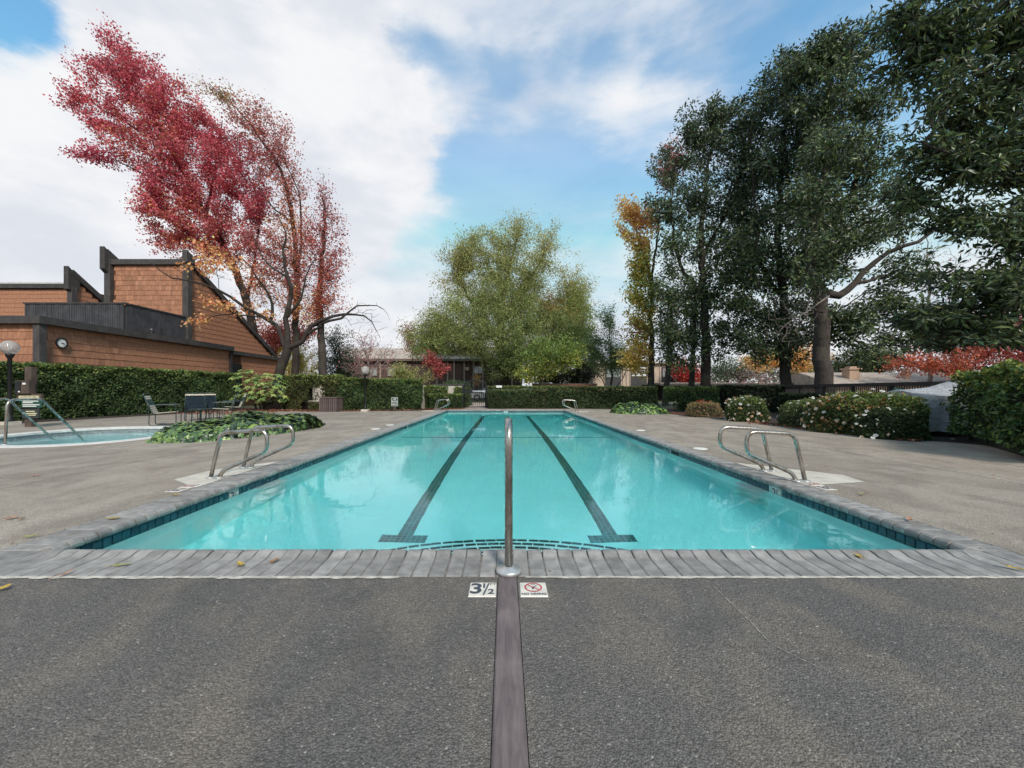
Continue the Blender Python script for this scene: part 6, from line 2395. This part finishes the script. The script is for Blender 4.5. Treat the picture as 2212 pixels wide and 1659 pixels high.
# lids set in the deck
M['lid'] = simple('white_lid', (.70, .69, .64), .6, var=.1)
for (x, y, lab) in ((3.50, 7.25, 'round white skimmer lid on the right deck nearest the camera'), (-3.5, 10.9, 'round white lid on the left deck, nearer of two'), (-3.45, 12.1, 'round white lid on the left deck, farther of two'),
                    (3.52, 10.5, 'round white lid far along the right deck')):
    if x > 0:
        x += .14
    else:
        x -= .14
    o = MB().lathe((0, 0, 0), [(.125, -.01), (.125, .004), (.118, .007), (.02, .009), (.012, .006)], 28).build('skimmer_lid', M['lid'])
    o.location = (x, y, .002)
    tag(o, lab, 'lid', 'white lids set in the pool deck')

# ---------------------------------------------------------------- lamps
k = NT('lamp_globe')
M['globe'] = k.surf(k.pbr((.62, .58, .55), .06, 0, .6, **{'Transmission Weight': .55, 'IOR': 1.15, 'Coat Weight': .6}))


def lamp(label, x, y, zc, r, post_r):
    t = empty('globe_lamp', (x, y, 0))
    tag(t, label, 'lamp post', 'globe lamps round the pool')
    MB().box((x, y, .05), (.34, .34, .1)).build('footing', M['pale_concrete'], t)
    MB().lathe((x, y, .1), [(post_r * 1.9, 0), (post_r * 1.9, .06), (post_r * 1.15, .14), (post_r, .3), (post_r * .9, zc - r - .22), (post_r * 1.3, zc - r - .2), (post_r * 1.9, zc - r - .12), (post_r * 1.9, zc - r - .08)], 16).build('post', MBLK, t)
    n = 20
    prof = [(r * math.sin(math.pi * i / n) if 0 < i < n else .004, -r * math.cos(math.pi * i / n)) for i in range(n + 1)]
    MB().lathe((x, y, zc), prof, 28).build('globe', M['globe'], t)
    MB().lathe((x, y, zc - r * .8), [(.03, 0), (.04, r * .3), (.055, r * .8), (.03, r * 1.1), (.004, r * 1.2)], 12).build('bulb', MWHT, t)


lamp('globe lamp on black post at the far left, in front of the shingle wall', -15.62, 12.25, 2.43, .215, .055)
lamp('globe lamp on slim black post against the dense hedge left of the gate', (789 - 1091) * 19.9 / 839, 19.9, 2.10, .205, .05)
lamp('low globe lamp just showing above the hedge beside the black trunk', (1596 - 1091) * 27 / 839, 27.0, 1.22, .17, .05)

# ---------------------------------------------------------------- spa signs
SX, SY = -14.1, 11.55
sp_ = empty('sign_post', (SX, SY, 0))
tag(sp_, 'brown timber post with phone box and spa notices behind the spa', 'sign post')
M['old_wood'] = wood('old_brown_timber', (.085, .062, .050), (.055, .040, .034), (12, 12, 1.5), .85)
MB().box((SX, SY, .88), (.20, .14, 1.80)).build('post', M['old_wood'], sp_)
px_ = lambda u: (u - 1091) * (SY - .1) / 839
pz_ = lambda v: 1.1 - (v - 842) * (SY - .1) / 839
bxm = MB().box((px_(57), SY - .13, pz_(836)), (.40, .16, .39))
bx = bxm.build('phone_box', M['old_wood'], sp_)
MB().box((px_(49), SY - .215, pz_(836)), (.16, .02, .34)).build('recess', MBLK, bx)
MB().box((px_(63), SY - .222, pz_(829)), (.09, .01, .05)).box((px_(53), SY - .23, pz_(846)), (.05, .01, .035)).build('label', MWHT, bx)
MB().box((px_(66), SY - .11, pz_(857)), (.72, .06, .17)).build('board', M['old_wood'], sp_)
GRN = simple('green_sign', (.018, .070, .052), .5, var=.15)
YLW = simple('pale_yellow_sign', (.60, .56, .36), .6, var=.1)
st_ = MB().box((px_(67), SY - .15, pz_(857.5)), (.58, .02, .075)).build('caution_strip', YLW, sp_)
link('lettering', text_mesh('CAUTION SPA USERS', .052, .0005), INK, st_, (px_(67), SY - .163, pz_(857.5)), (rad(90), 0, 0))
g1 = MB().box((px_(69), SY - .10, pz_(872)), (.60, .03, .23)).build('notice', GRN, sp_)
ln_ = MB()
for (dz, w) in ((.075, .46), (.03, .30), (-.03, .50), (-.075, .40)):
    ln_.box((px_(69) - (.5 - w) / 2 + .0, SY - .118, pz_(872) + dz), (w, .006, .022))
ln_.build('print_lines', MWHT, g1)
g2 = MB().box((px_(67), SY - .10, pz_(893)), (.50, .03, .27)).build('notice', simple('dark_sign', (.030, .036, .036), .5), sp_)
ln_ = MB()
for (dz, w) in ((.06, .26), (.0, .38), (-.05, .32)):
    ln_.box((px_(67), SY - .118, pz_(893) + dz), (w, .006, .028))
ln_.build('print_lines', YLW, g2)

# lap pool sign
LX, LY = (853 - 1091) * 20.0 / 839, 19.95
t = empty('lap_pool_sign', (LX, LY, 0))
tag(t, 'small white sign reading LAP POOL ONLY on a low stake before the hedge', 'sign')
MB().box((LX, LY + .03, .20), (.13, .06, .42)).build('stake', M['old_wood'], t)
MB().box((LX, LY, .49), (.33, .02, .46)).build('plate', simple('mint_sign', (.36, .44, .40), .5, var=.06), t)
for dz, tx in ((.14, 'LAP'), (0, 'POOL'), (-.14, 'ONLY')):
    MB().box((LX, LY - .0125, .49 + dz), (.27, .005, .125)).build('panel', simple('black_sign_panel', (.02, .03, .03), .5) if 'black_sign_panel' not in bpy.data.materials else bpy.data.materials['black_sign_panel'], t)
    link('lettering', text_mesh(tx, .105, .002), MWHT, t, (LX, LY - .017, .49 + dz - .003), (rad(90), 0, 0))

# ---------------------------------------------------------------- slatted bin
BX0, BX1, BY0, BY1, BH = -9.20, -8.33, 19.2, 19.98, .73
t = empty('waste_bin', ((BX0 + BX1) / 2, (BY0 + BY1) / 2, 0))
tag(t, 'square slatted wooden bin on the deck in front of the ragged hedge', 'bin')
MB().box(((BX0 + BX1) / 2, (BY0 + BY1) / 2, BH / 2), (BX1 - BX0 - .08, BY1 - BY0 - .08, BH - .06)).build('inner_box', simple('dark_bin', (.025, .020, .020), .9), t)
BW = wood('bin_slat_wood', (.120, .088, .082), (.085, .062, .060), (8, 8, 1), .8, ob=True, rnd=.2)
slx = MB().box((0, 0, 0), (.066, .022, BH - .10)).mesh('slat')
n = 9
for i in range(n):
    f_ = (i + .5) / n
    link('slat', slx, BW, t, (BX0 + (BX1 - BX0) * f_, BY0 + .012, BH / 2 - .01))
    link('slat', slx, BW, t, (BX1 - .012, BY0 + (BY1 - BY0) * f_, BH / 2 - .01), (0, 0, rad(90)))
    link('slat', slx, BW, t, (BX0 + .012, BY0 + (BY1 - BY0) * f_, BH / 2 - .01), (0, 0, rad(90)))
MB().box(((BX0 + BX1) / 2, (BY0 + BY1) / 2, BH - .02), (BX1 - BX0 + .03, BY1 - BY0 + .03, .045)).box(((BX0 + BX1) / 2, (BY0 + BY1) / 2, .03), (BX1 - BX0 - .01, BY1 - BY0 - .01, .05)).build('rim', BW, t)

# ---------------------------------------------------------------- patio furniture
CHG = simple('dark_green_metal', (.020, .042, .042), .35, .2, spec=.6, var=.2)
STB = simple('beige_strap', (.58, .52, .41), .6, var=.12, scale=20)
STG = simple('green_strap', (.020, .065, .055), .6, var=.15)
BLU = simple('dark_blue_sling', (.018, .034, .052), .6, var=.35, scale=14)


def patio_chair(label, x, y, rz, sling):
    t = empty('patio_chair', (x, y, 0), rz)
    tag(t, label, 'chair', 'patio chairs between the hedge and the ivy bed')
    W = .29
    for s_ in (-1, 1):
        p = [(-.30, s_ * W, .30), (-.33, s_ * W, .64), (.33, s_ * W, .64), (.33, s_ * W, .02), (-.31, s_ * W, .02), (-.30, s_ * W, .30)]
        MB().tube(fillet(p, [.10, .10, .09, .09], 5), .013, 8).build('side_frame', CHG, t, None)
        b = MB().tube(fillet([(.31, s_ * (W - .03), .41), (-.22, s_ * (W - .03), .37), (-.44, s_ * (W - .03), .93)], .08, 5), .013, 8)
        b.build('seat_rail', CHG, t, None)
    b = MB().bar((.31, -W, .41), (.31, W, .41), .022).bar((-.22, -W, .37), (-.22, W, .37), .022).tube(fillet([(-.43, -W + .03, .91), (-.46, -W + .03, .98), (-.46, W - .03, .98), (-.43, W - .03, .91)], .05, 4), .012, 8)
    b.build('cross_bars', CHG, t, None)
    if sling:
        s_ = MB()
        s_.add([(.31, -W + .02, .415), (.31, W - .02, .415), (.02, W - .02, .36), (.02, -W + .02, .36), (-.21, W - .02, .375), (-.21, -W + .02, .375)], [(0, 1, 2, 3), (3, 2, 4, 5)])
        s_.build('seat_sling', BLU, t, None)
        s_ = MB()
        s_.prism([(-.21, -W + .02, .39), (-.21, W - .02, .39), (-.43, W - .02, .93), (-.43, -W + .02, .93)], (-.012, 0, -.004))
        s_.build('back_sling', BLU, t, None)
        MB().box((-.438, 0, .925), (.03, .54, .045)).build('head_band', STB, t, None)
    else:
        for i in range(8):
            f_ = (i + .5) / 8
            MB().box((.31 - .53 * f_, 0, .417 - .04 * f_), (.052, .54, .012)).build('seat_strap', STB, t, None)
        for i in range(9):
            f_ = (i + .5) / 9
            MB().box((-.225 - .21 * f_, 0, .39 + .53 * f_), (.012, .54, .048), rot=Matrix.Rotation(math.atan2(-.21, .53) * 1.0, 3, 'Y')).build('back_strap', STG if 4 <= i <= 6 else STB, t, None)
    for o in t.children:
        o.location = (0, 0, 0)
    return t


patio_chair('beige strapped patio chair standing apart, facing right, nearest the spa', -10.55, 12.05, rad(28), False)
patio_chair('dark blue sling chair with its back to the camera beside the low table', -11.15, 14.0, rad(126), True)
patio_chair('second dark blue sling chair, half hidden behind the first one', -11.25, 14.75, rad(120), True)
patio_chair('beige strapped patio chair facing left, nearest the fingered shrub', -10.45, 14.4, rad(210), False)
patio_chair('strapped patio chair facing left, farthest back in the group', -11.2, 16.0, rad(222), False)
t = empty('side_table', (-10.35, 13.2, 0))
tag(t, 'small dark green low table between the patio chairs', 'table')
MB().lathe((-10.35, 13.2, .43), [(.30, 0), (.31, .02), (.30, .03)], 24).build('table_top', CHG, t)
for a in range(4):
    q = a * math.pi / 2 + .6
    MB().bar((-10.35 + .24 * math.cos(q), 13.2 + .24 * math.sin(q), 0), (-10.35 + .22 * math.cos(q), 13.2 + .22 * math.sin(q), .44), .024).build('leg', CHG, t)

# ---------------------------------------------------------------- gate, garden walls
GX0, GX1, GY = -2.42, -1.16, 23.0
t = empty('metal_gate', ((GX0 + GX1) / 2, GY, 0))
tag(t, 'black arched metal gate with upright bars and a silver push bar', 'gate')
gcx, gr = (GX0 + GX1) / 2, (GX1 - GX0) / 2
zs, zp = 1.32, 1.68
arch = [(gcx + gr * math.cos(math.pi * i / 16), GY, zs + (zp - zs) * math.sin(math.pi * i / 16)) for i in range(17)]
MB().tube([(GX1, GY, .06)] + arch + [(GX0, GY, .06)], .03, 8).bar((GX0, GY, .09), (GX1, GY, .09), .04).bar((GX0, GY, 1.10), (GX1, GY, 1.10), .035).bar((GX0, GY, .92), (GX1, GY, .92), .05).build('frame', MBLK, t)
bars = 11
for i in range(1, bars):
    f_ = i / bars
    x = GX0 + (GX1 - GX0) * f_
    top = zs + (zp - zs) * math.sqrt(max(0, 1 - ((x - gcx) / gr) ** 2))
    MB().box((x, GY, (top + .08) / 2), (.024, .024, top - .08)).build('bar', MBLK, t)
MB().box((GX0 + .22, GY - .02, 1.01), (.42, .06, .20)).build('lock_plate', MBLK, t)
MB().box((GX1 - .40, GY - .06, 1.02), (.72, .05, .07)).box((GX1 - .06, GY - .06, 1.01), (.10, .06, .15)).build('push_bar', simple('silver_bar', (.55, .56, .58), .3, .7), t)
for x in (GX0 - .07, GX1 + .08):
    MB().box((x, GY, .69), (.10, .10, 1.38)).build('post', MBLK, t)

WALLM = simple('pale_stucco', (.50, .46, .40), .9, var=.12, scale=3, bump=.006, bscale=40)
t = empty('garden_wall', (-8, 21.9, 0))
tag(t, 'pale stucco garden wall seen through the ragged hole in the hedge', 'wall')
MB().box((-8.6, 23.7, .68), (7.8, .18, 1.36)).build('wall', WALLM, t)
MB().bar((-4.74, 23.6, .64), (-4.84, 21.35, .64), .10, 1.28).build('wall_end', WALLM, t)
t = empty('garden_wall', (-3.4, 24, 0))
tag(t, 'short pale wall with a dark cap directly left of the gate', 'wall')
MB().box((-3.45, 24.0, .68), (1.9, .2, 1.36)).build('wall', WALLM, t)
MB().box((-3.45, 24.0, 1.41), (2.0, .28, .10)).build('cap', M['dark_wood'], t)
t = empty('timber_edging', (-10.5, 21.1, 0))
tag(t, 'dark timber edging board behind the feet of the ragged hedge', 'edging')
MB().box((-10.7, 21.15, .25), (5.0, .08, .42)).build('board', M['old_wood'], t)
for x in (-12.6, -10.4, -8.6):
    MB().box((x, 21.24, .2), (.09, .09, .52)).build('stake', M['old_wood'], t)
o = MB().box((0, 0, 0), (.36, .02, .13)).build('wall_sign', MWHT)
o.location = at(1078, 835, 24.25)
WL[o.name] = Vector(o.location)
tag(o, 'small white plate standing in the thin hedge right of the gate', 'sign')
# brick planter under the small bright tree
t = empty('brick_planter', (5.2, 31, 0))
tag(t, 'low red brick planter wall below the small bright green tree', 'planter')
a, b = at(1150, 832, 31.0), at(1290, 832, 31.0)
MB().box(((a.x + b.x) / 2, 31.25, .74), (b.x - a.x, .3, 1.48)).build('wall', M['mortar'], t)
bb_ = MB()
for r_ in range(9):
    x = a.x + (.11 if r_ % 2 else 0)
    while x < b.x - .2:
        bb_.box((x + .105, 31.09, .79 + r_ * .085), (.20, .06, .072))
        x += .215
bb_.build('bricks', simple('red_brick', (.26, .095, .060), .85, var=.3, scale=3), t)['kind'] = 'stuff'
MB().box(((a.x + b.x) / 2, 31.25, 1.55), (b.x - a.x + .1, .42, .09)).build('cap', simple('planter_cap', (.16, .11, .09), .85), t)
tree('maple_tree', 'little yellow orange sapling seen through the top of the gate', (at(1030, 842, 43).x, 43, 0), [(px((1030, 864, 43), (1030, 830, 43), (1030, 812, 43)), .05, .02, None)],
     [(1030, 818, 43, 8, 13)], 40, 22, .16, .10, YELO + ORNG, aspect=.7)

# ---------------------------------------------------------------- white car beyond the gate
CY_ = 38.0
t = empty('parked_car', (-1.6, CY_, 0))
tag(t, 'white parked car seen through the bars of the gate', 'car')
cx0 = (1012 - 1091) * CY_ / 839
car = [(0, .42), (.04, .70), (.30, .86), (1.15, .98), (1.85, 1.50), (2.2, 1.58), (3.5, 1.56), (4.15, 1.12), (4.42, 1.02), (4.46, .45), (4.2, .32), (.2, .30)]
CW = simple('white_car_paint', (.74, .74, .74), .25, spec=.6, var=.03)
MB().prism([(cx0 + x, CY_, z) for x, z in car], (0, 1.75, 0)).build('body', CW, t)
win = [(1.30, 1.0), (1.92, 1.44), (2.25, 1.50), (2.55, 1.50), (2.55, 1.0)]
win2 = [(2.62, 1.0), (2.62, 1.50), (3.45, 1.48), (3.95, 1.10), (3.9, 1.0)]
for w_ in (win, win2):
    MB().prism([(cx0 + x, CY_ - .006, z) for x, z in w_], (0, .012, 0)).build('window', simple('car_glass', (.03, .04, .045), .06, spec=.8) if 'car_glass' not in bpy.data.materials else bpy.data.materials['car_glass'], t)
for wx in (.82, 3.55):
    wv = MB()
    vs_ = []
    n = 20
    prof = [(.33, -.02), (.33, .2), (.20, .2), (.20, -.02)]
    for (r, d) in prof:
        for q in range(n):
            a = 2 * math.pi * q / n
            vs_.append((cx0 + wx + r * math.cos(a), CY_ + d, .33 + r * math.sin(a)))
    wv.add(vs_, [(i * n + q, i * n + (q + 1) % n, ((i + 1) % 4) * n + (q + 1) % n, ((i + 1) % 4) * n + q) for i in range(4) for q in range(n)])
    w_ = wv.build('wheel', MBLK, t)
    rm_ = MB()
    for q in range(5):
        a = 2 * math.pi * q / 5
        rm_.bar((cx0 + wx, CY_ - .01, .33), (cx0 + wx + .2 * math.cos(a), CY_ - .01, .33 + .2 * math.sin(a)), .05, .03, up=(0, 1, 0))
    rm_.build('rim', bpy.data.materials['silver_bar'], w_)
MB().box((cx0 + .16, CY_ - .004, .72), (.26, .02, .12)).build('headlight', simple('headlight', (.6, .62, .62), .15, spec=.8), t)
MB().box((cx0 + 1.45, CY_ - .12, 1.02), (.18, .12, .12)).build('mirror', CW, t)

# ---------------------------------------------------------------- right fence, notice, tarpaulin
FA, FB = Vector((13.65, 19.2, 0)), Vector((11.25, 8.6, 0))
t = empty('picket_fence', (FA + FB) / 2)
tag(t, 'dark fence of thin upright pickets with a heavy top rail along the right side', 'fence')
FM = simple('dark_fence_paint', (.030, .026, .026), .7, var=.2)
d = (FB - FA)
L = d.length
d.normalize()
MB().bar(FA + Vector((0, 0, 1.27)), FB + Vector((0, 0, 1.27)), .12, .11).build('rail', FM, t)
MB().bar(FA + Vector((0, 0, .20)), FB + Vector((0, 0, .20)), .05, .07).build('rail', FM, t)
pk = MB().box((0, 0, 0), (.022, .022, 1.12)).mesh('picket')
n = int(L / .098)
rzf = math.atan2(d.y, d.x)
for i in range(n):
    p = FA + d * (.05 + i * .098)
    link('picket', pk, FM, t, (p.x, p.y, .66), (0, 0, rzf))
for i in range(7):
    p = FA + d * (L * i / 6)
    MB().box((p.x, p.y, .62), (.10, .10, 1.24), rz=rzf).build('post', FM, t)

NX, NY = (1941 - 1091) * 11.6 / 839, 11.6
t = empty('emergency_sign', (NX, NY, 0))
tag(t, 'green and white 911 sign on the right fence above the flowering bushes', 'sign')
MB().box((NX, NY + .04, .55), (.05, .05, 1.12)).build('post', FM, t)
MB().box((NX, NY, 1.03), (.31, .016, .28)).build('plate', GRN, t)
MB().box((NX, NY - .011, 1.005), (.27, .006, .13)).build('panel', MWHT, t)
link('lettering', text_mesh('911', .115, .003), MBLK, t, (NX, NY - .0165, 1.0), (rad(90), 0, 0))
MB().box((NX, NY - .011, 1.115), (.20, .005, .016)).box((NX, NY - .011, .905), (.16, .005, .012)).build('print_lines', simple('pale_green_print', (.32, .48, .42), .6), t)

# grey tarpaulin over stacked furniture
t = empty('tarpaulin_cover', (10.9, 9.6, 0))
tag(t, 'grey wrinkled tarpaulin draped over a covered stack between the bush and the big hedge', 'tarpaulin')
nu, nv2 = 150, 70
vs_ = []
pk_ = Vector((10.85, 9.35, 1.36))
half = (1.05, .85)
ctr = Vector((10.95, 9.75, 0))
for j in range(nv2 + 1):
    r = j / nv2
    for i in range(nu):
        a = 2 * math.pi * i / nu
        c, s = math.cos(a), math.sin(a)
        e = 5.0
        rr = (abs(c / half[0]) ** e + abs(s / half[1]) ** e) ** (-1 / e)
        edge = ctr + Vector((c * rr, s * rr, 0))
        ez = 1.02 + .06 * math.cos(a * 4)
        if r < .42:
            q = r / .42
            p = pk_.lerp(Vector((edge.x, edge.y, ez)), q)
            p.z += -.10 * math.sin(math.pi * q) * (1 - .4 * math.cos(4 * a)) + .02 * math.sin(a * 9 + q * 6) * q
        else:
            q = (r - .42) / .58
            fold = .075 * math.sin(a * 9 + 1.2) + .05 * math.sin(a * 17 + .5 + q * 2) + .015 * math.sin(a * 41 + q * 5)
            sag = .005 * math.sin(q * 38 + a * 6) * q
            out = Vector((c, s, 0))
            p = Vector((edge.x, edge.y, ez * (1 - q) + .13 * q)) + out * (.05 * q + fold * q ** .6 + sag)
        vs_.append(tuple(p + Vector((random.gauss(0, .003), random.gauss(0, .003), random.gauss(0, .003)))))
fs = [(j * nu + i, j * nu + (i + 1) % nu, (j + 1) * nu + (i + 1) % nu, (j + 1) * nu + i) for j in range(nv2) for i in range(nu)]
k = NT('grey_tarpaulin')
p_ = k.pos()
n1 = k.noise(p_, 5, 6, .65, .8)
n2 = k.noise(k.pos((1, 1, 2.5)), 14, 5, .65, 1.0)
TARP = k.surf(k.pbr(k.mix(k.rng(n1, .3, .7), (.52, .53, .55), (.36, .37, .40)), .42, .1, .5, k.bump(k.math('ADD', n2, k.math('MULTIPLY', n1, 1.2)), .05)))
m_ = MB()
m_.add(vs_, fs, True)
m_.build('cover', TARP, t)
MB().box((10.95, 9.75, .45), (1.5, 1.2, .86)).build('stack', simple('dark_stack', (.012, .012, .013), .8), t)

# ---------------------------------------------------------------- single fallen leaves on the paving


def fallen_leaf(seed, L, w, curl):
    r_ = random.Random(seed)
    b = MB()
    n = 8
    vs_, fs = [], []
    for i in range(n + 1):
        t_ = i / n
        y = (t_ - .5) * L
        ww = w * math.sin(math.pi * min(1, t_ * .96 + .02)) ** .8
        z = .006 + curl * (t_ - .5) ** 2 * L * 2 + r_.uniform(0, .003)
        vs_ += [(-ww, y, z + curl * ww * 1.4 + r_.uniform(-.002, .003)), (0, y, z), (ww, y, z + curl * ww * 1.1 + r_.uniform(-.002, .003))]
    for i in range(n):
        for c in range(2):
            a = i * 3 + c
            fs.append((a, a + 1, a + 4, a + 3))
    b.add(vs_, fs, True)
    b.tube([(0, -.5 * L, .006 + curl * L * .5), (.004, -.5 * L - .03, .012)], .0016, 5)
    return b.mesh('fallen_leaf')


FLM = {'yellow': simple('yellow_leaf', (.46, .32, .05), .6, var=.25, scale=40, col2=(.30, .20, .05)), 'green': simple('green_yellow_leaf', (.36, .34, .12), .55, var=.3, scale=40, col2=(.22, .22, .07)),
       'brown': simple('brown_leaf', (.34, .19, .08), .7, var=.3, scale=40, col2=(.16, .085, .045)), 'orange': simple('orange_leaf', (.48, .24, .13), .65, var=.3, scale=40, col2=(.34, .15, .08))}
FL = [(245, 1123, 'yellow', 15, .115, .026, 'large yellow leaf lying on the left coping bricks'), (262, 1225, 'green', 20, .105, .018, 'narrow greenish leaf on the near coping, leftmost of three there'),
      (520, 1225, 'yellow', -35, .085, .020, 'curled yellow brown leaf on the near coping, middle of three there'), (592, 1216, 'brown', 70, .085, .017, 'tan leaf on the near coping, rightmost of three left of the handrail'),
      (67, 1163, 'green', 35, .13, .018, 'pale green leaf at the outer edge of the left coping bricks'), (381, 1072, 'yellow', 30, .09, .016, 'small yellow leaf on the left coping near the depth tiles'),
      (22, 1122, 'orange', 80, .11, .028, 'orange leaf on the left deck by the picture edge'), (45, 1124, 'brown', 50, .07, .020, 'dark curled leaf just right of the orange leaf on the left deck'),
      (76, 1029, 'orange', 60, .10, .025, 'small tan leaf alone on the left deck beyond the orange one'), (1853, 1204, 'yellow', 75, .10, .022, 'yellow brown leaf on the near coping right of the handrail'),
      (1966, 1127, 'orange', 60, .11, .02, 'tan leaf on the right coping bricks'), (1864, 1071, 'green', 80, .10, .018, 'pale leaf on the right deck beyond the depth tiles'),
      (2190, 1232, 'yellow', 130, .13, .018, 'long yellow leaf at the right picture edge beside the coping'), (6, 1277, 'yellow', 70, .07, .024, 'bright yellow leaf on the dark near slab at the left edge'),
      (140, 1245, 'orange', 80, .10, .012, 'flat tan leaf lying along the near coping edge at the left'), (452, 962, 'green', 60, .10, .02, 'small pale leaf on the deck at the front of the ivy bed'),
      (2262 * .7373, 1216, 'brown', 20, .03, .012, 'tiny brown leaf scrap on the near coping far right of the handrail')]
for i, (u, v, c, rz, L, w, lab) in enumerate(FL[:16]):
    p = gnd(u, v)
    o = link('fallen_leaf', fallen_leaf(i, L * .86, w * .86, .12 + .3 * random.random()), FLM[c], None, (p.x, p.y, .006), (0, 0, rad(rz - 90)))
    tag(o, lab, 'leaf', 'fallen leaves on the paving')
# white petals dropped beside the flowering row
for i, (u, v, lab) in enumerate(((1905, 939, 'white fallen petal on the deck under the largest flowering bush, leftmost of three'), (1955, 949, 'white fallen petal in front of the dark bush end, middle of three'), (2058, 950, 'white fallen petal on the deck before the tarpaulin, rightmost of three'))):
    p = gnd(u, v)
    o = link('fallen_petal', FLW[i % 2], None, None, (p.x, p.y, .012), (0, 0, i), (.05, .05, .03))
    tag(o, lab, 'petal', 'white petals fallen on the right deck')
